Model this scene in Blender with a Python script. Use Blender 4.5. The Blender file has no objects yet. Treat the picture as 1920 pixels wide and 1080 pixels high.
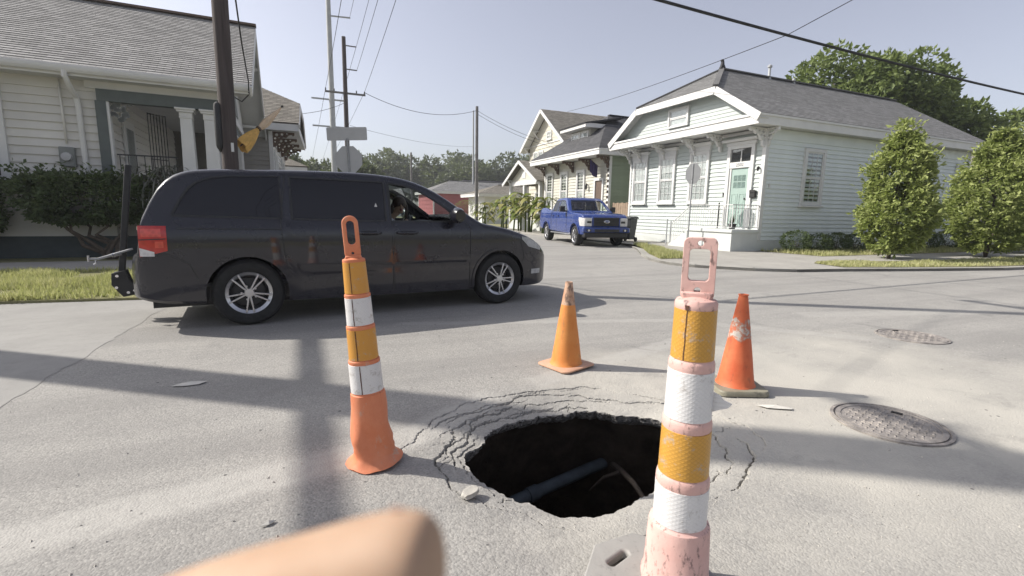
import bpy, bmesh, math, random
from mathutils import Vector, Matrix, noise
random.seed(7)
PI = math.pi
scene = bpy.context.scene
COL = scene.collection

# ------------------------------------------------------------------ camera
# world axes follow the street grid: X along the near street, Y down the side street
cam_d = bpy.data.cameras.new('camera')
cam = bpy.data.objects.new('camera', cam_d)
COL.objects.link(cam)
RT = Vector((.917, -.400, .018)); FW = Vector((.397, .904, -.156))
RT.normalize(); FW = (FW - RT * FW.dot(RT)).normalized(); UP = RT.cross(FW)
M = Matrix((RT, UP, -FW)).transposed().to_4x4()
M.translation = (0, 0, 1.278)
cam.matrix_world = M
cam_d.sensor_width = 36; cam_d.lens = 16.82
cam_d.clip_start = .01; cam_d.clip_end = 3000
cam_d.dof.use_dof = True; cam_d.dof.focus_distance = 5.0; cam_d.dof.aperture_fstop = 7.5
scene.camera = cam
scene.render.resolution_x = 1024; scene.render.resolution_y = 576

# ------------------------------------------------------------------ sky, sun, exposure
SUN_EL = math.radians(39)
SUN_AZ = math.radians(149)          # direction TO the sun, measured from +X counter-clockwise
world = bpy.data.worlds.new('World'); scene.world = world; world.use_nodes = True
nt = world.node_tree; nt.nodes.clear()
wo = nt.nodes.new('ShaderNodeOutputWorld'); bg = nt.nodes.new('ShaderNodeBackground')
sky = nt.nodes.new('ShaderNodeTexSky'); sky.sky_type = 'NISHITA'; sky.sun_disc = False
sky.sun_elevation = SUN_EL; sky.sun_rotation = PI / 2 - SUN_AZ
sky.altitude = 0; sky.air_density = 1.0; sky.dust_density = 2.2; sky.ozone_density = 2.5
hs = nt.nodes.new('ShaderNodeHueSaturation'); hs.inputs['Saturation'].default_value = .46; hs.inputs['Hue'].default_value = .52
nt.links.new(sky.outputs[0], hs.inputs['Color']); nt.links.new(hs.outputs[0], bg.inputs[0])
bg.inputs[1].default_value = .117
nt.links.new(bg.outputs[0], wo.inputs[0])
sd = bpy.data.lights.new('sun', 'SUN'); sd.energy = 4.3; sd.angle = math.radians(.5); sd.color = (1, .948, .87)
sun = bpy.data.objects.new('sun', sd); COL.objects.link(sun)
to_sun = Vector((math.cos(SUN_EL) * math.cos(SUN_AZ), math.cos(SUN_EL) * math.sin(SUN_AZ), math.sin(SUN_EL)))
sun.rotation_euler = to_sun.to_track_quat('Z', 'Y').to_euler(); sun.location = (-20, 15, 30)
vs = scene.view_settings; vs.view_transform = 'Standard'; vs.look = 'None'; vs.gamma = 1; vs.use_curve_mapping = False
vs.exposure = .55

# ------------------------------------------------------------------ helpers
def mulv(Mx, v): return tuple(Mx @ Vector(v))

class MB:
    """collects shapes; build() links them as one mesh object"""
    def __init__(s, fr=None): s.v = []; s.f = []; s.fr = fr
    def add(s, vs, fs):
        n = len(s.v)
        if s.fr is not None: vs = [tuple(s.fr @ Vector(v)) for v in vs]
        s.v += [tuple(v) for v in vs]; s.f += [tuple(i + n for i in f) for f in fs]; return s
    def box(s, x0, x1, y0, y1, z0, z1):
        return s.add([(x0,y0,z0),(x1,y0,z0),(x1,y1,z0),(x0,y1,z0),(x0,y0,z1),(x1,y0,z1),(x1,y1,z1),(x0,y1,z1)],
                     [(0,3,2,1),(4,5,6,7),(0,1,5,4),(1,2,6,5),(2,3,7,6),(3,0,4,7)])
    def bar(s, a, b, w, h=None, up=(0,0,1)):
        """box along a segment, w across, h along 'up'"""
        a = Vector(a); b = Vector(b); h = h or w
        d = (b - a).normalized(); u = Vector(up)
        if abs(d.dot(u)) > .98: u = Vector((1,0,0))
        r = d.cross(u).normalized(); u = r.cross(d)
        vs = [p + r * (sx * w / 2) + u * (sy * h / 2) for p in (a, b) for sx, sy in ((-1,-1),(1,-1),(1,1),(-1,1))]
        return s.add(vs, [(0,1,2,3),(7,6,5,4),(0,4,5,1),(1,5,6,2),(2,6,7,3),(3,7,4,0)])
    def prism(s, poly, a, b, axis='y'):
        """polygon (2-D) pushed along an axis from a to b"""
        n = len(poly)
        def m(p, t):
            return {'y': (p[0], t, p[1]), 'x': (t, p[0], p[1]), 'z': (p[0], p[1], t)}[axis]
        vs = [m(p, a) for p in poly] + [m(p, b) for p in poly]
        fs = [tuple(range(n)), tuple(range(2 * n - 1, n - 1, -1))] + [(i, (i + 1) % n, (i + 1) % n + n, i + n) for i in range(n)]
        return s.add(vs, fs)
    def tube(s, pts, r, n=8, caps=True):
        pts = [Vector(p) for p in pts]; m = len(pts)
        rr = r if isinstance(r, (list, tuple)) else [r] * m
        vs = []; prev = None
        for i, p in enumerate(pts):
            d = (pts[min(i + 1, m - 1)] - pts[max(i - 1, 0)]).normalized()
            if prev is None:
                u = Vector((0,0,1)) if abs(d.z) < .9 else Vector((1,0,0))
                a = d.cross(u).normalized()
            else:
                a = (prev - d * prev.dot(d)).normalized()
            prev = a; b = d.cross(a)
            for k in range(n):
                t = 2 * PI * k / n
                vs.append(p + (a * math.cos(t) + b * math.sin(t)) * rr[i])
        fs = [(i * n + k, i * n + (k + 1) % n, (i + 1) * n + (k + 1) % n, (i + 1) * n + k) for i in range(m - 1) for k in range(n)]
        if caps: fs += [tuple(range(n)), tuple(range(m * n - 1, (m - 1) * n - 1, -1))]
        return s.add(vs, fs)
    def lathe(s, prof, n=24, c=(0,0,0), axis='z', sq=1.0, caps=True):
        """prof = [(r, h)...] about an axis through c"""
        vs = []; m = len(prof)
        for r, h in prof:
            for k in range(n):
                t = 2 * PI * k / n; a, b = r * math.cos(t), r * math.sin(t) * sq
                p = {'z': (a, b, h), 'y': (a, h, b), 'x': (h, a, b)}[axis]
                vs.append((p[0] + c[0], p[1] + c[1], p[2] + c[2]))
        fs = [(i * n + k, i * n + (k + 1) % n, (i + 1) * n + (k + 1) % n, (i + 1) * n + k) for i in range(m - 1) for k in range(n)]
        if caps and prof[0][0] > 1e-6: fs.append(tuple(range(n)))
        if caps and prof[-1][0] > 1e-6: fs.append(tuple(range(m * n - 1, (m - 1) * n - 1, -1)))
        return s.add(vs, fs)
    def quad(s, a, b, c, d): return s.add([a, b, c, d], [(0,1,2,3)])
    def poly(s, pts): return s.add(pts, [tuple(range(len(pts)))])
    def grid(s, rows):
        """rows: list of equally long lists of points"""
        n = len(rows[0]); vs = [p for r in rows for p in r]
        return s.add(vs, [(i * n + j, i * n + j + 1, (i + 1) * n + j + 1, (i + 1) * n + j) for i in range(len(rows) - 1) for j in range(n - 1)])
    def mesh(s, name, recalc=True, merge=0):
        me = bpy.data.meshes.new(name); me.from_pydata(s.v, [], s.f)
        bm = bmesh.new(); bm.from_mesh(me)
        if merge: bmesh.ops.remove_doubles(bm, verts=bm.verts, dist=merge)
        if recalc: bmesh.ops.recalc_face_normals(bm, faces=bm.faces)
        bm.to_mesh(me); bm.free(); return me
    def build(s, name, mat, parent=None, smooth=None, bevel=0, seg=2, recalc=True, merge=0):
        return link(name, s.mesh(name, recalc, merge), mat, parent, smooth, bevel, seg)

def link(name, me, mat, parent=None, smooth=None, bevel=0, seg=2):
    if mat is not None and not me.materials: me.materials.append(MAT[mat] if isinstance(mat, str) else mat)
    o = bpy.data.objects.new(name, me); COL.objects.link(o)
    if parent is not None: o.parent = parent
    if smooth is not None:
        if smooth is True: me.polygons.foreach_set('use_smooth', [True] * len(me.polygons))
        else:
            me.polygons.foreach_set('use_smooth', [True] * len(me.polygons)); me.set_sharp_from_angle(angle=math.radians(smooth))
    if bevel:
        b = o.modifiers.new('bevel', 'BEVEL'); b.width = bevel; b.segments = seg; b.limit_method = 'ANGLE'; b.angle_limit = math.radians(35)
        me.polygons.foreach_set('use_smooth', [True] * len(me.polygons)); me.set_sharp_from_angle(angle=math.radians(45))
    return o

def tag(o, label=None, cat=None, group=None, kind=None):
    if label: o['label'] = label
    if cat: o['category'] = cat
    if group: o['group'] = group
    if kind: o['kind'] = kind
    return o
def thing(name, label, cat, loc=(0,0,0), rz=0, group=None):
    o = bpy.data.objects.new(name, None); COL.objects.link(o); o.empty_display_size = .2
    o.location = loc; o.rotation_euler = (0, 0, rz)
    return tag(o, label, cat, group)
def copy_tree(o, parent=None):
    c = o.copy(); COL.objects.link(c); c.parent = parent
    for ch in list(o.children): copy_tree(ch, c)
    return c
def frame(o, u, n):
    """local (u, n, z) -> coordinates of the thing"""
    u = Vector(u); n = Vector(n)
    return Matrix(((u.x, n.x, 0, o[0]), (u.y, n.y, 0, o[1]), (u.z, n.z, 1, o[2]), (0,0,0,1)))
def evaluated(o):
    dg = bpy.context.evaluated_depsgraph_get(); dg.update()
    return bpy.data.meshes.new_from_object(o.evaluated_get(dg))
def boolean(me, cutters, op='DIFFERENCE'):
    """mesh minus a list of meshes"""
    a = bpy.data.objects.new('work', me); COL.objects.link(a); bs = []
    for c in cutters:
        b = bpy.data.objects.new('cutter', c); COL.objects.link(b); bs.append(b)
        m = a.modifiers.new('b', 'BOOLEAN'); m.operation = op; m.solver = 'EXACT'; m.object = b
    r = evaluated(a)
    for b in bs: bpy.data.objects.remove(b)
    bpy.data.objects.remove(a)
    return r
def text_mesh(s, size, depth=.004, align='CENTER'):
    cu = bpy.data.curves.new('lettering', 'FONT'); cu.body = s; cu.size = size; cu.extrude = depth; cu.align_x = align; cu.align_y = 'CENTER'; cu.resolution_u = 3
    o = bpy.data.objects.new('work', cu); COL.objects.link(o)
    me = evaluated(o); bpy.data.objects.remove(o); return me
def nz(x, y=0, z=0): return noise.noise((x, y, z))
def lerp(a, b, t): return a + (b - a) * t
def interp(tab, x):
    if x <= tab[0][0]: return tab[0][1]
    for (a, fa), (b, fb) in zip(tab, tab[1:]):
        if x <= b: return fa + (fb - fa) * (x - a) / (b - a)
    return tab[-1][1]
def sinterp(tab, x):
    """smooth (monotone-ish Catmull-Rom) interpolation of a table"""
    n = len(tab)
    if x <= tab[0][0]: return tab[0][1]
    if x >= tab[-1][0]: return tab[-1][1]
    for i in range(n - 1):
        x0, y0 = tab[i]; x1, y1 = tab[i + 1]
        if x <= x1:
            def sl(a, b): return (tab[b][1] - tab[a][1]) / (tab[b][0] - tab[a][0])
            d = sl(i, i + 1)
            m0 = d if i == 0 else (sl(i - 1, i) + d) / 2
            m1 = d if i == n - 2 else (sl(i + 1, i + 2) + d) / 2
            if i > 0 and sl(i - 1, i) * d <= 0: m0 = 0
            if i < n - 2 and sl(i + 1, i + 2) * d <= 0: m1 = 0
            h = x1 - x0; t = (x - x0) / h
            return (2*t**3-3*t**2+1)*y0 + (t**3-2*t**2+t)*h*m0 + (-2*t**3+3*t**2)*y1 + (t**3-t**2)*h*m1
    return tab[-1][1]
# ------------------------------------------------------------------ materials
MAT = {}
class NT:
    def __init__(s, name):
        s.m = bpy.data.materials.new(name); s.m.use_nodes = True; s.t = s.m.node_tree; s.p = s.t.nodes['Principled BSDF']
        MAT[name] = s.m
    def n(s, kind, **kw):
        nd = s.t.nodes.new('ShaderNode' + kind)
        for k, v in kw.items():
            if k in nd.inputs: nd.inputs[k].default_value = v
            else: setattr(nd, k, v)
        return nd
    def l(s, a, b): s.t.links.new(a, b)
    def coord(s, which='Object'):
        return s.n('TexCoord').outputs[which]
    def pos(s): return s.n('NewGeometry').outputs['Position']
    def noise(s, vec, scale, detail=4, rough=.55, dist=0):
        nd = s.n('TexNoise'); nd.inputs['Scale'].default_value = scale; nd.inputs['Detail'].default_value = detail
        nd.inputs['Roughness'].default_value = rough; nd.inputs['Distortion'].default_value = dist
        if vec is not None: s.l(vec, nd.inputs['Vector'])
        return nd.outputs[0]
    def voro(s, vec, scale, feature='F1', out=0):
        nd = s.n('TexVoronoi', feature=feature); nd.inputs['Scale'].default_value = scale
        s.l(vec, nd.inputs['Vector']); return nd.outputs[out]
    def ramp(s, fac, stops):
        nd = s.n('ValToRGB'); cr = nd.color_ramp
        while len(cr.elements) < len(stops): cr.elements.new(.5)
        for e, (p, c) in zip(cr.elements, stops):
            e.position = p; e.color = tuple(c) + (1,) if hasattr(c, '__len__') else (c, c, c, 1)
        s.l(fac, nd.inputs[0]); return nd.outputs[0]
    def mix(s, fac, a, b, mode='MIX'):
        nd = s.n('Mix', data_type='RGBA', blend_type=mode); nd.clamp_factor = True
        for i, v in ((0, fac), (6, a), (7, b)):
            if hasattr(v, 'is_output'): s.l(v, nd.inputs[i])
            elif i == 0: nd.inputs[0].default_value = v
            else: nd.inputs[i].default_value = tuple(v) + (1,) if len(v) == 3 else v
        return nd.outputs[2]
    def math(s, op, a, b=None, c=None):
        nd = s.n('Math', operation=op)
        for i, v in enumerate((a, b, c)):
            if v is None: continue
            if hasattr(v, 'is_output'): s.l(v, nd.inputs[i])
            else: nd.inputs[i].default_value = v
        return nd.outputs[0]
    def sep(s, vec):
        nd = s.n('SeparateXYZ'); s.l(vec, nd.inputs[0]); return nd.outputs
    def scale(s, vec, k):
        nd = s.n('Mapping'); nd.inputs['Scale'].default_value = k; s.l(vec, nd.inputs[0]); return nd.outputs[0]
    def bump(s, h, strength=.3, dist=.01, normal=None):
        nd = s.n('Bump'); nd.inputs['Strength'].default_value = strength; nd.inputs['Distance'].default_value = dist
        s.l(h, nd.inputs['Height'])
        if normal is not None: s.l(normal, nd.inputs['Normal'])
        return nd.outputs[0]
    def set(s, color=None, rough=None, normal=None, **kw):
        for k, v in (('Base Color', color), ('Roughness', rough), ('Normal', normal)):
            if v is None: continue
            if hasattr(v, 'is_output'): s.l(v, s.p.inputs[k])
            else: s.p.inputs[k].default_value = tuple(v) + (1,) if hasattr(v, '__len__') else v
        for k, v in kw.items(): s.p.inputs[k.replace('_', ' ')].default_value = v
        return s

def plain(name, c, rough=.5, var=.12, vscale=6, bump=0, bscale=60, metallic=0, spec=.5, coat=0, rand=0, wear=None):
    t = NT(name); v = t.coord()
    n1 = t.noise(v, vscale, 5, .6)
    dark = tuple(x * (1 - var) for x in c); light = tuple(min(1, x * (1 + var)) for x in c)
    col = t.ramp(n1, [(.3, dark), (.7, light)])
    if rand:
        oi = t.n('ObjectInfo').outputs['Random']
        k = t.math('MULTIPLY_ADD', oi, 2 * rand, 1 - rand)
        hsv = t.n('HueSaturation'); t.l(k, hsv.inputs['Value']); t.l(col, hsv.inputs['Color']); col = hsv.outputs[0]
    if wear:
        wc, amt, sc = wear
        w = t.ramp(t.noise(v, sc, 8, .7), [(1 - amt - .06, 0), (1 - amt + .04, 1)])
        col = t.mix(w, col, wc)
    nrm = t.bump(t.noise(v, bscale, 6, .6), bump, .01) if bump else None
    r = t.ramp(t.noise(v, vscale * 1.7, 4), [(.3, max(0, rough - .08)), (.7, min(1, rough + .08))])
    t.set(col, r, nrm, Metallic=metallic, Specular_IOR_Level=spec)
    if coat: t.p.inputs['Coat Weight'].default_value = coat; t.p.inputs['Coat Roughness'].default_value = .04
    return t

# --- asphalt (world coordinates so that neighbouring sheets match)
def asphalt():
    t = NT('asphalt'); P = t.pos()
    xyz = t.sep(P)
    big = t.noise(P, .55, 4, .55); med = t.noise(P, 3.5, 5, .6); fine = t.noise(P, 95, 3, .7)
    col = t.ramp(big, [(.3, (.272, .262, .244)), (.7, (.325, .314, .292))])
    col = t.mix(t.ramp(med, [(.42, 0), (.72, .5)]), col, (.245, .238, .226))
    # exposed aggregate: light and dark stones in the binder
    vo = t.n('TexVoronoi'); vo.inputs['Scale'].default_value = 105; t.l(P, vo.inputs['Vector'])
    st = t.sep(vo.outputs['Color'])[0]
    col = t.mix(t.ramp(st, [(.60, 0), (.98, .32)]), col, (.47, .45, .415))
    col = t.mix(t.ramp(st, [(.02, .36), (.36, 0)]), col, (.14, .135, .128))
    # polished wheel tracks along both streets and a worn, darker middle
    tr1 = t.noise(t.scale(P, (.10, 1.5, 1)), 1, 4, .6); col = t.mix(t.ramp(tr1, [(.40, .38), (.52, 0)]), col, (.205, .198, .188)); col = t.mix(t.ramp(tr1, [(.54, 0), (.70, .4)]), col, (.365, .35, .322))
    # pale dust and concrete fines round the manholes on the right
    nd = t.noise(P, 1.1, 5, .6)
    dx = t.math('SUBTRACT', xyz[0], 3.6); dy = t.math('SUBTRACT', xyz[1], 2.0)
    d2 = t.math('ADD', t.math('MULTIPLY', t.math('MULTIPLY', dx, dx), .055), t.math('MULTIPLY', t.math('MULTIPLY', dy, dy), .12))
    dust = t.ramp(t.math('ADD', d2, t.math('MULTIPLY', nd, 1.1)), [(.50, .85), (1.1, 0)])
    col = t.mix(dust, col, (.47, .447, .395))
    # worn remains of a painted band (a broken line through the junction)
    def seg(ax, ay, bx, by, w, amt, c, col):
        L = math.hypot(bx - ax, by - ay); ux, uy = (bx - ax) / L, (by - ay) / L
        px = t.math('SUBTRACT', xyz[0], ax); py = t.math('SUBTRACT', xyz[1], ay)
        al = t.math('ADD', t.math('MULTIPLY', px, ux), t.math('MULTIPLY', py, uy))
        ac = t.math('ABSOLUTE', t.math('SUBTRACT', t.math('MULTIPLY', px, -uy), t.math('MULTIPLY', py, -ux)))
        ac = t.math('ADD', ac, t.math('MULTIPLY', t.math('SUBTRACT', t.noise(P, 6, 6, .7), .5), .12))
        m1 = t.ramp(t.math('DIVIDE', ac, w), [(.55, 1), (1.0, 0)])
        e = t.math('MINIMUM', al, t.math('SUBTRACT', L, al))
        m2 = t.ramp(e, [(0, 0), (.12, 1)])
        m3 = t.ramp(t.noise(P, 14, 6, .75), [(.30, .25), (.55, 1)])
        m = t.math('MULTIPLY', t.math('MULTIPLY', m1, m2), t.math('MULTIPLY', m3, amt))
        return t.mix(m, col, c)
    pale = (.42, .405, .375)
    col = seg(-1.6, 2.20, .35, 2.50, .17, .75, pale, col)
    col = seg(.35, 2.50, 1.25, 3.05, .15, .60, pale, col)
    col = seg(1.5, 3.12, 3.7, 3.75, .13, .55, pale, col)
    col = seg(.9, 5.42, 4.3, 4.45, .10, .45, pale, col)
    col = seg(4.2, 4.45, 5.6, 3.0, .13, .35, pale, col)
    col = seg(6.0, 4.2, 9.0, 3.4, .2, .35, pale, col)
    # darker oil and tyre stains
    oil = t.ramp(t.noise(P, 1.9, 6, .65, .6), [(.60, 0), (.74, .42)])
    col = t.mix(oil, col, (.135, .132, .130))
    spots = t.ramp(t.voro(P, 5.0), [(.035, .8), (.055, 0)])
    col = t.mix(spots, col, (.05, .05, .052))
    h = t.math('ADD', t.math('MULTIPLY', vo.outputs['Distance'], -.8), t.math('MULTIPLY', fine, .8))
    nrm = t.bump(h, .5, .005, t.bump(med, .25, .02))
    t.set(col, .88, nrm, Specular_IOR_Level=.25)
asphalt()

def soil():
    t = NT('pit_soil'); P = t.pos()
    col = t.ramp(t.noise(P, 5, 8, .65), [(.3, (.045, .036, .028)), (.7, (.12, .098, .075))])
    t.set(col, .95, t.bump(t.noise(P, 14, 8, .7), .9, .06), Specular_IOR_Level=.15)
soil()
def asphalt_edge():
    t = NT('broken_asphalt'); P = t.pos()
    col = t.ramp(t.voro(P, 70, out=1), [(.2, (.09, .086, .082)), (.8, (.28, .27, .255))])
    t.set(col, .95, t.bump(t.noise(P, 60, 6, .7), .9, .02))
asphalt_edge()
def concrete(name, c, crack=True):
    t = NT(name); P = t.pos()
    col = t.ramp(t.noise(P, 1.2, 6, .6), [(.3, tuple(x * .86 for x in c)), (.7, tuple(x * 1.08 for x in c))])
    col = t.mix(t.ramp(t.noise(P, 9, 8, .75), [(.5, 0), (.8, .5)]), col, tuple(x * .62 for x in c))
    col = t.mix(t.ramp(t.noise(P, 160, 2, .5), [(.55, 0), (.8, .45)]), col, tuple(min(1, x * 1.35) for x in c))
    t.set(col, .9, t.bump(t.noise(P, 120, 4, .7), .35, .006), Specular_IOR_Level=.25)
concrete('concrete', (.34, .325, .295))
concrete('concrete_old', (.30, .292, .275))
concrete('kerb_concrete', (.33, .32, .29))
def earth():
    t = NT('earth'); P = t.pos()
    col = t.ramp(t.noise(P, .5, 6, .6), [(.3, (.25, .24, .12)), (.55, (.30, .28, .16)), (.75, (.32, .29, .21))])
    col = t.mix(t.ramp(t.noise(P, 18, 6, .7), [(.4, 0), (.75, .7)]), col, (.15, .165, .06))
    t.set(col, .95, t.bump(t.noise(P, 40, 6, .7), .8, .04), Specular_IOR_Level=.1)
earth()
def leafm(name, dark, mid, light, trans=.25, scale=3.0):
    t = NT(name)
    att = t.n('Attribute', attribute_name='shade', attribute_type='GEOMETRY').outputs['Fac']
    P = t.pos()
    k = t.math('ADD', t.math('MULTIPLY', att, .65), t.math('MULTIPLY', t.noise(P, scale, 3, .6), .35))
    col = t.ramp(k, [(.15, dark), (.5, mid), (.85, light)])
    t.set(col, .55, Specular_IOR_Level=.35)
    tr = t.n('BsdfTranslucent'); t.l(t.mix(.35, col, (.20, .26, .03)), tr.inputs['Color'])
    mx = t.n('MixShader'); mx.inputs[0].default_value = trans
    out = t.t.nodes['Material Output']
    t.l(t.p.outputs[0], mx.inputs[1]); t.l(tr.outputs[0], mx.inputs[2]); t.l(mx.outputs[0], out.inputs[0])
leafm('leaf_shrub', (.10, .135, .030), (.25, .30, .085), (.42, .46, .18), .4)
leafm('leaf_tree', (.045, .070, .022), (.125, .168, .052), (.25, .30, .11), .35, 1.2)
leafm('leaf_dark', (.026, .042, .018), (.060, .092, .034), (.12, .155, .065), .25, 2)
leafm('leaf_far', (.045, .060, .030), (.085, .105, .052), (.145, .165, .09), .25, .4)
leafm('leaf_banana', (.09, .13, .025), (.20, .24, .06), (.36, .33, .12), .35, 3)
leafm('leaf_grey', (.05, .055, .045), (.11, .115, .095), (.20, .20, .17), .2, 3)
leafm('grass_blade', (.28, .30, .12), (.48, .48, .22), (.64, .60, .36), .4, 1.5)
plain('bark', (.095, .075, .058), .9, .3, 9, .8, 40)
def wood_pole():
    t = NT('pole_wood'); v = t.coord()
    s1 = t.noise(t.scale(v, (22, 22, .8)), 1, 6, .65)
    col = t.ramp(s1, [(.3, (.036, .029, .028)), (.62, (.080, .064, .060)), (.8, (.14, .118, .108))])
    col = t.mix(t.ramp(t.noise(v, 1.3, 4), [(.5, 0), (.75, .55)]), col, (.05, .036, .03))
    t.set(col, .9, t.bump(s1, .7, .02))
wood_pole()
plain('pole_grey_wood', (.15, .145, .14), .9, .3, 3, .5, 30)
plain('pole_steel', (.36, .37, .375), .6, .1, 2)
# --- vehicle materials
def carpaint(name, c, flake=.1, rough=.28):
    t = NT(name); v = t.coord()
    dust = t.ramp(t.noise(v, 2.5, 6, .65), [(.3, .0), (.8, .03)])
    z = t.sep(v)[2]
    low = t.ramp(z, [(.25, .16), (.75, .0)])         # road film along the sills
    col = t.mix(t.math('ADD', dust, t.math('MULTIPLY', low, t.noise(v, 3, 4, .6))), c, (.20, .19, .185))
    r = t.ramp(t.noise(v, 4, 5, .6), [(.3, rough - .05), (.8, rough + .10)])
    t.set(col, r, Specular_IOR_Level=.2)
    t.p.inputs['Coat Weight'].default_value = .9; t.p.inputs['Coat Roughness'].default_value = .03
carpaint('van_paint', (.0125, .0125, .019))
carpaint('truck_paint', (.018, .044, .195))
plain('black_plastic', (.018, .018, .019), .55, .2, 8)
plain('rubber', (.017, .017, .017), .85, .25, 12, .3, 90)
plain('alloy', (.50, .50, .51), .32, .1, 8, metallic=.9)
plain('alloy_dark', (.05, .05, .052), .5, .2, 8, metallic=.6)
plain('chrome', (.72, .72, .74), .15, .06, 8, metallic=1)
plain('seat_cloth', (.075, .078, .085), .9, .2, 20)
plain('cabin_grey', (.11, .115, .12), .8, .15, 5)
def lens(name, c, rough=.12):
    t = NT(name); v = t.coord()
    col = t.ramp(t.voro(v, 26), [(.1, tuple(x * .75 for x in c)), (.7, c)])
    t.set(col, rough, Specular_IOR_Level=.6); t.p.inputs['Coat Weight'].default_value = .4
lens('tail_red', (.46, .022, .016)); lens('tail_bright', (.62, .075, .05)); lens('lens_white', (.62, .61, .60)); lens('headlight_lens', (.40, .41, .42)); lens('amber', (.55, .2, .03))
def glass(name, tint, opacity, refl=.10):
    t = NT(name); out = t.t.nodes['Material Output']; t.t.nodes.remove(t.p)
    tr = t.n('BsdfTransparent'); tr.inputs[0].default_value = tuple(tint) + (1,)
    gl = t.n('BsdfGlossy'); gl.inputs['Roughness'].default_value = .02; gl.inputs['Color'].default_value = (1, 1, 1, 1)
    df = t.n('BsdfDiffuse'); df.inputs[0].default_value = (.02, .02, .026, 1)
    m0 = t.n('MixShader'); m0.inputs[0].default_value = opacity; t.l(tr.outputs[0], m0.inputs[1]); t.l(df.outputs[0], m0.inputs[2])
    lw = t.n('LayerWeight'); lw.inputs[0].default_value = .5; fr = t.math('POWER', lw.outputs['Facing'], 5.0)
    nn = t.bump(t.noise(t.coord(), 1.6, 2), .03, .05); t.l(nn, gl.inputs['Normal'])
    mx = t.n('MixShader'); t.l(t.math('MULTIPLY_ADD', fr, .85, refl), mx.inputs[0])
    t.l(m0.outputs[0], mx.inputs[1]); t.l(gl.outputs[0], mx.inputs[2]); t.l(mx.outputs[0], out.inputs[0])
glass('glass_clear', (.88, .94, .92), .03, .06)
glass('glass_tint', (.05, .05, .08), .6, .035)
glass('glass_house', (.90, .92, .92), .04, .08)
# --- house materials
plain('mint_siding', (.675, .722, .712), .6, .05, 1.4, .25, 30, rand=.03)  # mint lightened to lift the shaded side wall
plain('mint_front', (.478, .520, .497), .6, .05, 1.4, .25, 30, rand=.03)  # same mint toned down where the sun falls on the front
plain('mint_door', (.31, .405, .365), .5, .05, 3)
plain('white_trim', (.64, .635, .615), .55, .06, 2.2, .15, 30, wear=((.42, .40, .36), .26, 9))
plain('white_clean', (.62, .62, .605), .5, .04, 3)
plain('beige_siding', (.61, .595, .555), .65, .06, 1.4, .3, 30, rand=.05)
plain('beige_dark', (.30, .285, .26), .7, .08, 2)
plain('green_trim', (.095, .112, .108), .6, .1, 4)
plain('green_siding', (.235, .275, .195), .65, .06, 2, .2, 30, rand=.05)
plain('cream_siding', (.52, .505, .435), .65, .05, 1.6, .2, 30, rand=.04)
plain('tan_siding', (.52, .49, .41), .65, .05, 1.6, rand=.04)
plain('slate_foundation', (.055, .07, .075), .85, .15, 3, .3, 20)
plain('pale_foundation', (.56, .58, .555), .8, .08, 1.5, .3, 20)
plain('red_wall', (.33, .10, .105), .7, .1, 1)
plain('soffit', (.58, .58, .56), .7, .05, 2)
plain('dark_iron', (.018, .018, .019), .6, .15, 10)
plain('white_iron', (.60, .60, .585), .5, .08, 10, wear=((.25, .19, .15), .2, 14))
plain('lattice_grey', (.20, .21, .20), .7, .1, 5)
plain('dark_backing', (.030, .030, .032), .9, .1, 3)  # near-black colour standing in for unlit rooms behind glass
plain('curtain', (.72, .72, .70), .9, .12, 9)
plain('wood_fence', (.27, .20, .14), .85, .2, 5, .4, 30)
plain('bracket_brown', (.11, .075, .055), .7, .2, 8)
plain('flag_purple', (.045, .035, .11), .85, .15, 8)
plain('flag_tan', (.62, .47, .33), .85, .15, 9)
plain('flag_orange', (.60, .36, .10), .85, .2, 9)
def shingles(name, c, row=.14):
    t = NT(name); v = t.coord('UV')
    br = t.n('TexBrick'); br.offset = .5; t.l(v, br.inputs['Vector'])
    br.inputs['Scale'].default_value = 1; br.inputs['Brick Width'].default_value = .30; br.inputs['Row Height'].default_value = row
    br.inputs['Mortar Size'].default_value = .006; br.inputs['Mortar Smooth'].default_value = .3
    br.inputs['Color1'].default_value = tuple(x * .72 for x in c) + (1,); br.inputs['Color2'].default_value = tuple(x * 1.22 for x in c) + (1,)
    br.inputs['Mortar'].default_value = tuple(x * .35 for x in c) + (1,)
    P = t.pos()
    col = t.mix(t.ramp(t.noise(P, .7, 5, .6), [(.35, 0), (.75, .45)]), br.outputs[0], tuple(x * .7 for x in c))
    col = t.mix(t.ramp(t.noise(P, 120, 2, .6), [(.5, 0), (.8, .5)]), col, tuple(min(1, x * 1.6) for x in c))
    t.set(col, .93, t.bump(t.noise(P, 90, 4, .7), .5, .008), Specular_IOR_Level=.2)
shingles('shingle_warm', (.33, .322, .31)); shingles('shingle_grey', (.27, .268, .265)); shingles('shingle_dark', (.105, .105, .110)); shingles('shingle_tan', (.27, .25, .215))
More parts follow.
